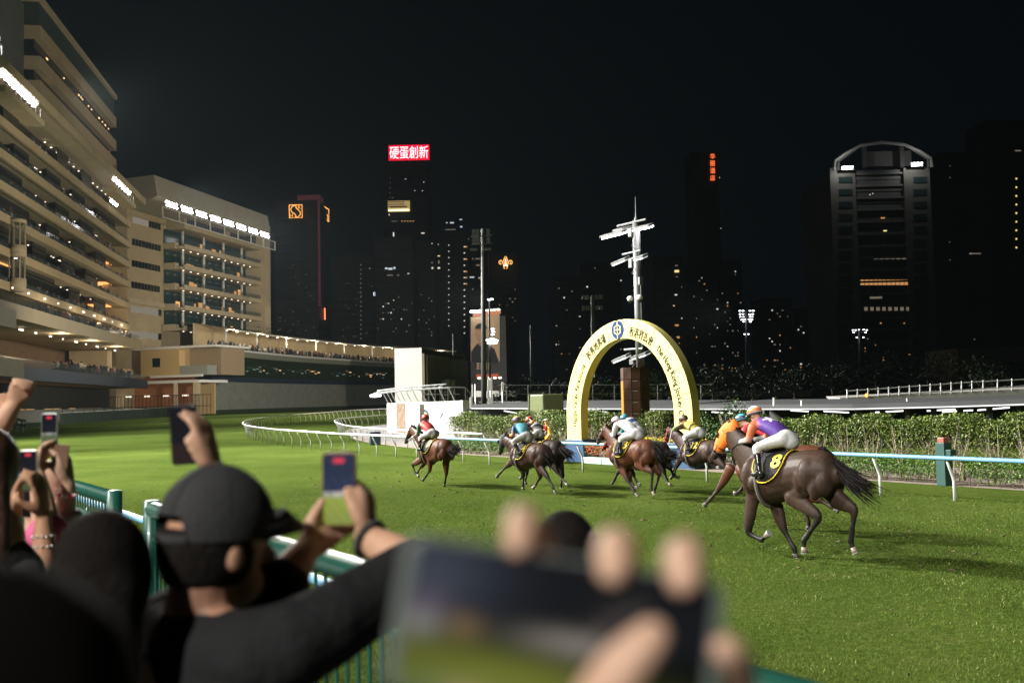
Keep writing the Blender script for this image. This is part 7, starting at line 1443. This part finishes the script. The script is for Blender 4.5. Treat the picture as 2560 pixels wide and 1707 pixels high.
phone('phone in an open brown folio case held by the woman in pink', ph5, (1, -.1, 0), (0, 0, 1), .066, .148, video(.45, (.012, .012, .02), (.10, .13, .06), (.3, .3, .28)), M('case_silver', (.5, .5, .5), .3, metal=.5)); fo = thing('phone_case_flap', 'brown leather case flap hanging under the phone of the woman in pink', 'phone case', loc=D(150, 1140, Yp-.02)); MB().box((0, 0, 0), unit((1, -.1, -.1))*.035, unit((.1, 0, 1))*.045, np.array([0, .003, 0])).build('flap', M('leather_brown', (.12, .06, .03), .6, var=.2, vs=30), fo, bevel=.002)
p6 = fig('spectator with tanned bare arms filming with a phone beside the woman in pink'); Yq = 3.6; b = Blob()
ph6 = D(71, 1176, Yq); wr = D(108, 1290, Yq+.02); el = D(112, 1460, Yq); b.limb([el, el*.4+wr*.6, wr], [.045, .04, .028], S2, k=8); hand(b, wr, unit(D(96, 1190, Yq)-wr), unit((-1, .1, .1)), -1, (.15, .4, .5), S2, 1.1, thumb=(.6, .7, .5))
wl = D(36, 1290, Yq); el2 = D(12, 1440, Yq-.05); b.limb([el2, el2*.5+wl*.5, wl], [.045, .04, .028], S2, k=8); hand(b, wl, unit(D(48, 1200, Yq)-wl), unit((1, .1, .1)), 1, (.3, .5, .5), S2, 1.1, thumb=(.8, .5, .4))
hc6 = D(-30, 1640, Yq-.45); b.ball(hc6, .074, .092, .11, S2); b.limb([hc6-UP*.08, hc6-UP*.2], [.05, .055], S2); b.limb([hc6-UP*.2, hc6-UP*.5, hc6-UP*.8], [.1, .12, .12], S2, k=5); b.limb([el, D(100, 1640, Yq-.15), hc6-UP*.25+np.array([.1, 0, 0])], [.045, .05, .06], S2, k=7); b.limb([el2, D(-20, 1600, Yq-.15), hc6-UP*.25-np.array([.1, 0, 0])], [.045, .05, .06], S2, k=7); b.build('body', SKINB, p6, .010, 2)
h_ = Blob(); h_.ball(hc6+UP*.015-np.array([0, .015, 0]), .088, .105, .118, (1, 1, 1)); h_.limb([hc6-np.array([0, .06, .03]), hc6-np.array([0, .08, .2])], [.07, .05], (1, 1, 1)); h_.build('hair', HAIRB, p6, .014, 2, colors=False)
s_ = Blob(); s_.limb([hc6-UP*.22, hc6-UP*.32, hc6-UP*.82], [(.08, .07), (.19, .12), (.16, .12)], (.02, .02, .022), side=(1, 0, 0), k=7); lower_body(s_, hc6-UP*.84); s_.build('clothes', CLOTH, p6, .022, 2); bracelet(wr*.7+el*.3, wr-el, .036, [M('silver', (.7, .68, .62), .25, metal=.8)], p6, 14, .006); bracelet(wr*.55+el*.45, wr-el, .038, [M('silver')], p6, 14, .006)
phone('bright edged phone filming at the far left, held in tanned hands', ph6, (1, -.05, 0), (0, .0, 1), .068, .148, video(.42, (.012, .011, .018), (.09, .11, .05), (.16, .15, .14)), M('case_silver'))
p7 = fig('long brown haired spectator cut off by the left edge'); hc7 = D(-18, 1165, 3.3); b = Blob(); b.ball(hc7, .074, .092, .11, S2); b.limb([hc7-UP*.08, hc7-UP*.22], [.05, .055], S2); b.limb([hc7-UP*.22, hc7-UP*.5, hc7-UP*.8], [.1, .12, .12], S2, k=5); b.build('body', SKINB, p7, .014, 2)
h_ = Blob(); h_.ball(hc7+UP*.01-np.array([0, .015, 0]), .088, .105, .118, (1, 1, 1)); h_.limb([hc7-np.array([0, .06, .02]), hc7-np.array([-.02, .09, .22]), hc7-np.array([-.03, .09, .38])], [(.085, .06), (.09, .05), (.06, .03)], (1, 1, 1), side=(1, 0, 0)); h_.build('hair', M('hair_brown', (.06, .025, .014), .5, var=.4, vs=50, bump=.5, bs=120), p7, .014, 2, colors=False)
s_ = Blob(); s_.limb([hc7-UP*.22, hc7-UP*.32, hc7-UP*.82], [(.08, .07), (.19, .12), (.16, .12)], (.08, .08, .08), side=(1, 0, 0), k=7); lower_body(s_, hc7-UP*.84); s_.build('clothes', CLOTH, p7, .022, 2)
p8 = fig('spectator raising two clenched fists at the left edge'); Ye = 4.4; b = Blob(); wr = D(36, 1010, Ye); el = D(-25, 1105, Ye); b.limb([el, el*.4+wr*.6, wr], [.05, .046, .032], S1, k=8); hand(b, wr, unit(D(52, 965, Ye)-wr), unit((.5, -.6, .2)), -1, (1.0, 1.3, .8), S1, 1.15, thumb=(.9, .2, .2))
wr2_ = D(-6, 1015, Ye+.1); b.limb([D(-60, 1110, Ye), wr2_], [.048, .032], S1, k=6); hand(b, wr2_, unit(D(8, 975, Ye)-wr2_), unit((.5, -.6, .2)), -1, (1.0, 1.3, .8), S1, 1.1, thumb=(.9, .2, .2))
hc8 = D(-60, 1130, Ye+.1); b.ball(hc8, .075, .092, .11, S1); b.limb([hc8-UP*.08, hc8-UP*.22], [.05, .055], S1); b.limb([hc8-UP*.22, hc8-UP*.5, hc8-UP*.8], [.1, .12, .12], S1, k=5); b.limb([el, hc8-UP*.26+np.array([.15, 0, 0])], [.05, .06], S1, k=5); b.limb([D(-60, 1110, Ye), hc8-UP*.26-np.array([.1, 0, 0])], [.05, .06], S1, k=5); b.build('body', SKINB, p8, .011, 2)
s_ = Blob(); s_.limb([hc8-UP*.22, hc8-UP*.32, hc8-UP*.82], [(.08, .07), (.2, .12), (.17, .12)], (.2, .2, .22), side=(1, 0, 0), k=7); lower_body(s_, hc8-UP*.84); s_.build('clothes', CLOTH, p8, .022, 2); MB().ell(hc8+UP*.015, .086, .102, .115).build('hair', HAIRB, p8, True)
# dark heads close to the camera
p9 = fig('dark haired head and shoulders seen from behind, left of the cap'); hc9 = D(262, 1452, 1.75); b = Blob(); b.ball(hc9, .074, .09, .108, S2); b.limb([hc9-UP*.08, hc9-UP*.2], [.05, .055], S2); b.limb([hc9-UP*.2, hc9-UP*.5, hc9-UP*.8], [.1, .12, .12], S2, k=5); b.build('body', SKINB, p9, .014, 2)
h_ = Blob(); h_.ball(hc9+UP*.01-np.array([0, .012, 0]), .084, .104, .118, (1, 1, 1)); h_.limb([hc9-np.array([0, .06, .0]), hc9-np.array([0, .09, .16]), hc9-np.array([.01, .09, .3])], [(.09, .06), (.095, .05), (.07, .03)], (1, 1, 1), side=(1, 0, 0)); h_.build('hair', HAIRB, p9, .012, 2, colors=False)
s_ = Blob(); s_.limb([hc9-UP*.18, hc9-UP*.28, hc9-UP*.5, hc9-UP*.82], [(.08, .07), (.19, .11), (.19, .12), (.17, .12)], (.035, .034, .033), side=(1, 0, 0), k=9); s_.limb([hc9-UP*.28-np.array([.17, 0, 0]), hc9-UP*.6-np.array([.24, .02, 0])], [.075, .06], (.035, .034, .033), k=5); s_.limb([hc9-UP*.28+np.array([.17, 0, 0]), hc9-UP*.6+np.array([.22, .02, 0])], [.075, .06], (.035, .034, .033), k=5); lower_body(s_, hc9-UP*.84); s_.build('clothes', CLOTH, p9, .02, 2)
p10 = fig('very close spectator in black filling the bottom left corner, out of focus'); hcx = D(-70, 2040, .52); b = Blob(); b.ball(hcx, .076, .095, .112, S2); b.limb([hcx-UP*.08, hcx-UP*.2], [.05, .055], S2); b.limb([hcx-UP*.2, hcx-UP*.5, hcx-UP*.8], [.1, .12, .12], S2, k=5); b.build('body', SKINB, p10, .014, 2)
h_ = Blob(); h_.ball(hcx+UP*.012, .088, .106, .118, (1, 1, 1)); h_.limb([hcx+np.array([0, .0, .05]), hcx-np.array([0, .05, .12]), hcx-np.array([-.02, .06, .26])], [(.09, .085), (.125, .08), (.13, .05)], (1, 1, 1), side=(1, 0, 0)); h_.build('hair', M('hair_black', (.004, .0035, .003), .9, spec=.05), p10, .014, 2, colors=False)
s_ = Blob(); s_.limb([hcx-UP*.16, hcx-UP*.25, hcx-UP*.5, hcx-UP*.85], [(.09, .08), (.22, .12), (.22, .13), (.18, .13)], (.012, .012, .012), side=(1, .1, 0), k=9); s_.limb([hcx-UP*.24+np.array([.16, .05, 0]), hcx-UP*.27+np.array([.27, .2, .0]), hcx-UP*.55+np.array([.3, .22, 0])], [.085, .075, .06], (.03, .03, .03), k=7); lower_body(s_, hcx-UP*.86); s_.build('clothes', CLOTH, p10, .02, 2)
# ================================================================ night haze round the floodlights
hz = MB().bx(-420, 420, -60, 700, -1.2, 165).build('haze', None); tag(hz, kind='stuff')
hm = bpy.data.materials.new('haze_air'); hm.use_nodes = True; ht = hm.node_tree; ht.nodes.remove(ht.nodes['Principled BSDF'])
pv = ht.nodes.new('ShaderNodeVolumePrincipled'); pv.inputs['Color'].default_value = (.72, .9, 1, 1); pv.inputs['Density'].default_value = .000032; pv.inputs['Anisotropy'].default_value = .3
ht.links.new(pv.outputs[0], [n for n in ht.nodes if n.type == 'OUTPUT_MATERIAL'][0].inputs['Volume']); hz.data.materials.append(hm)
SC.cycles.volume_bounces = 0
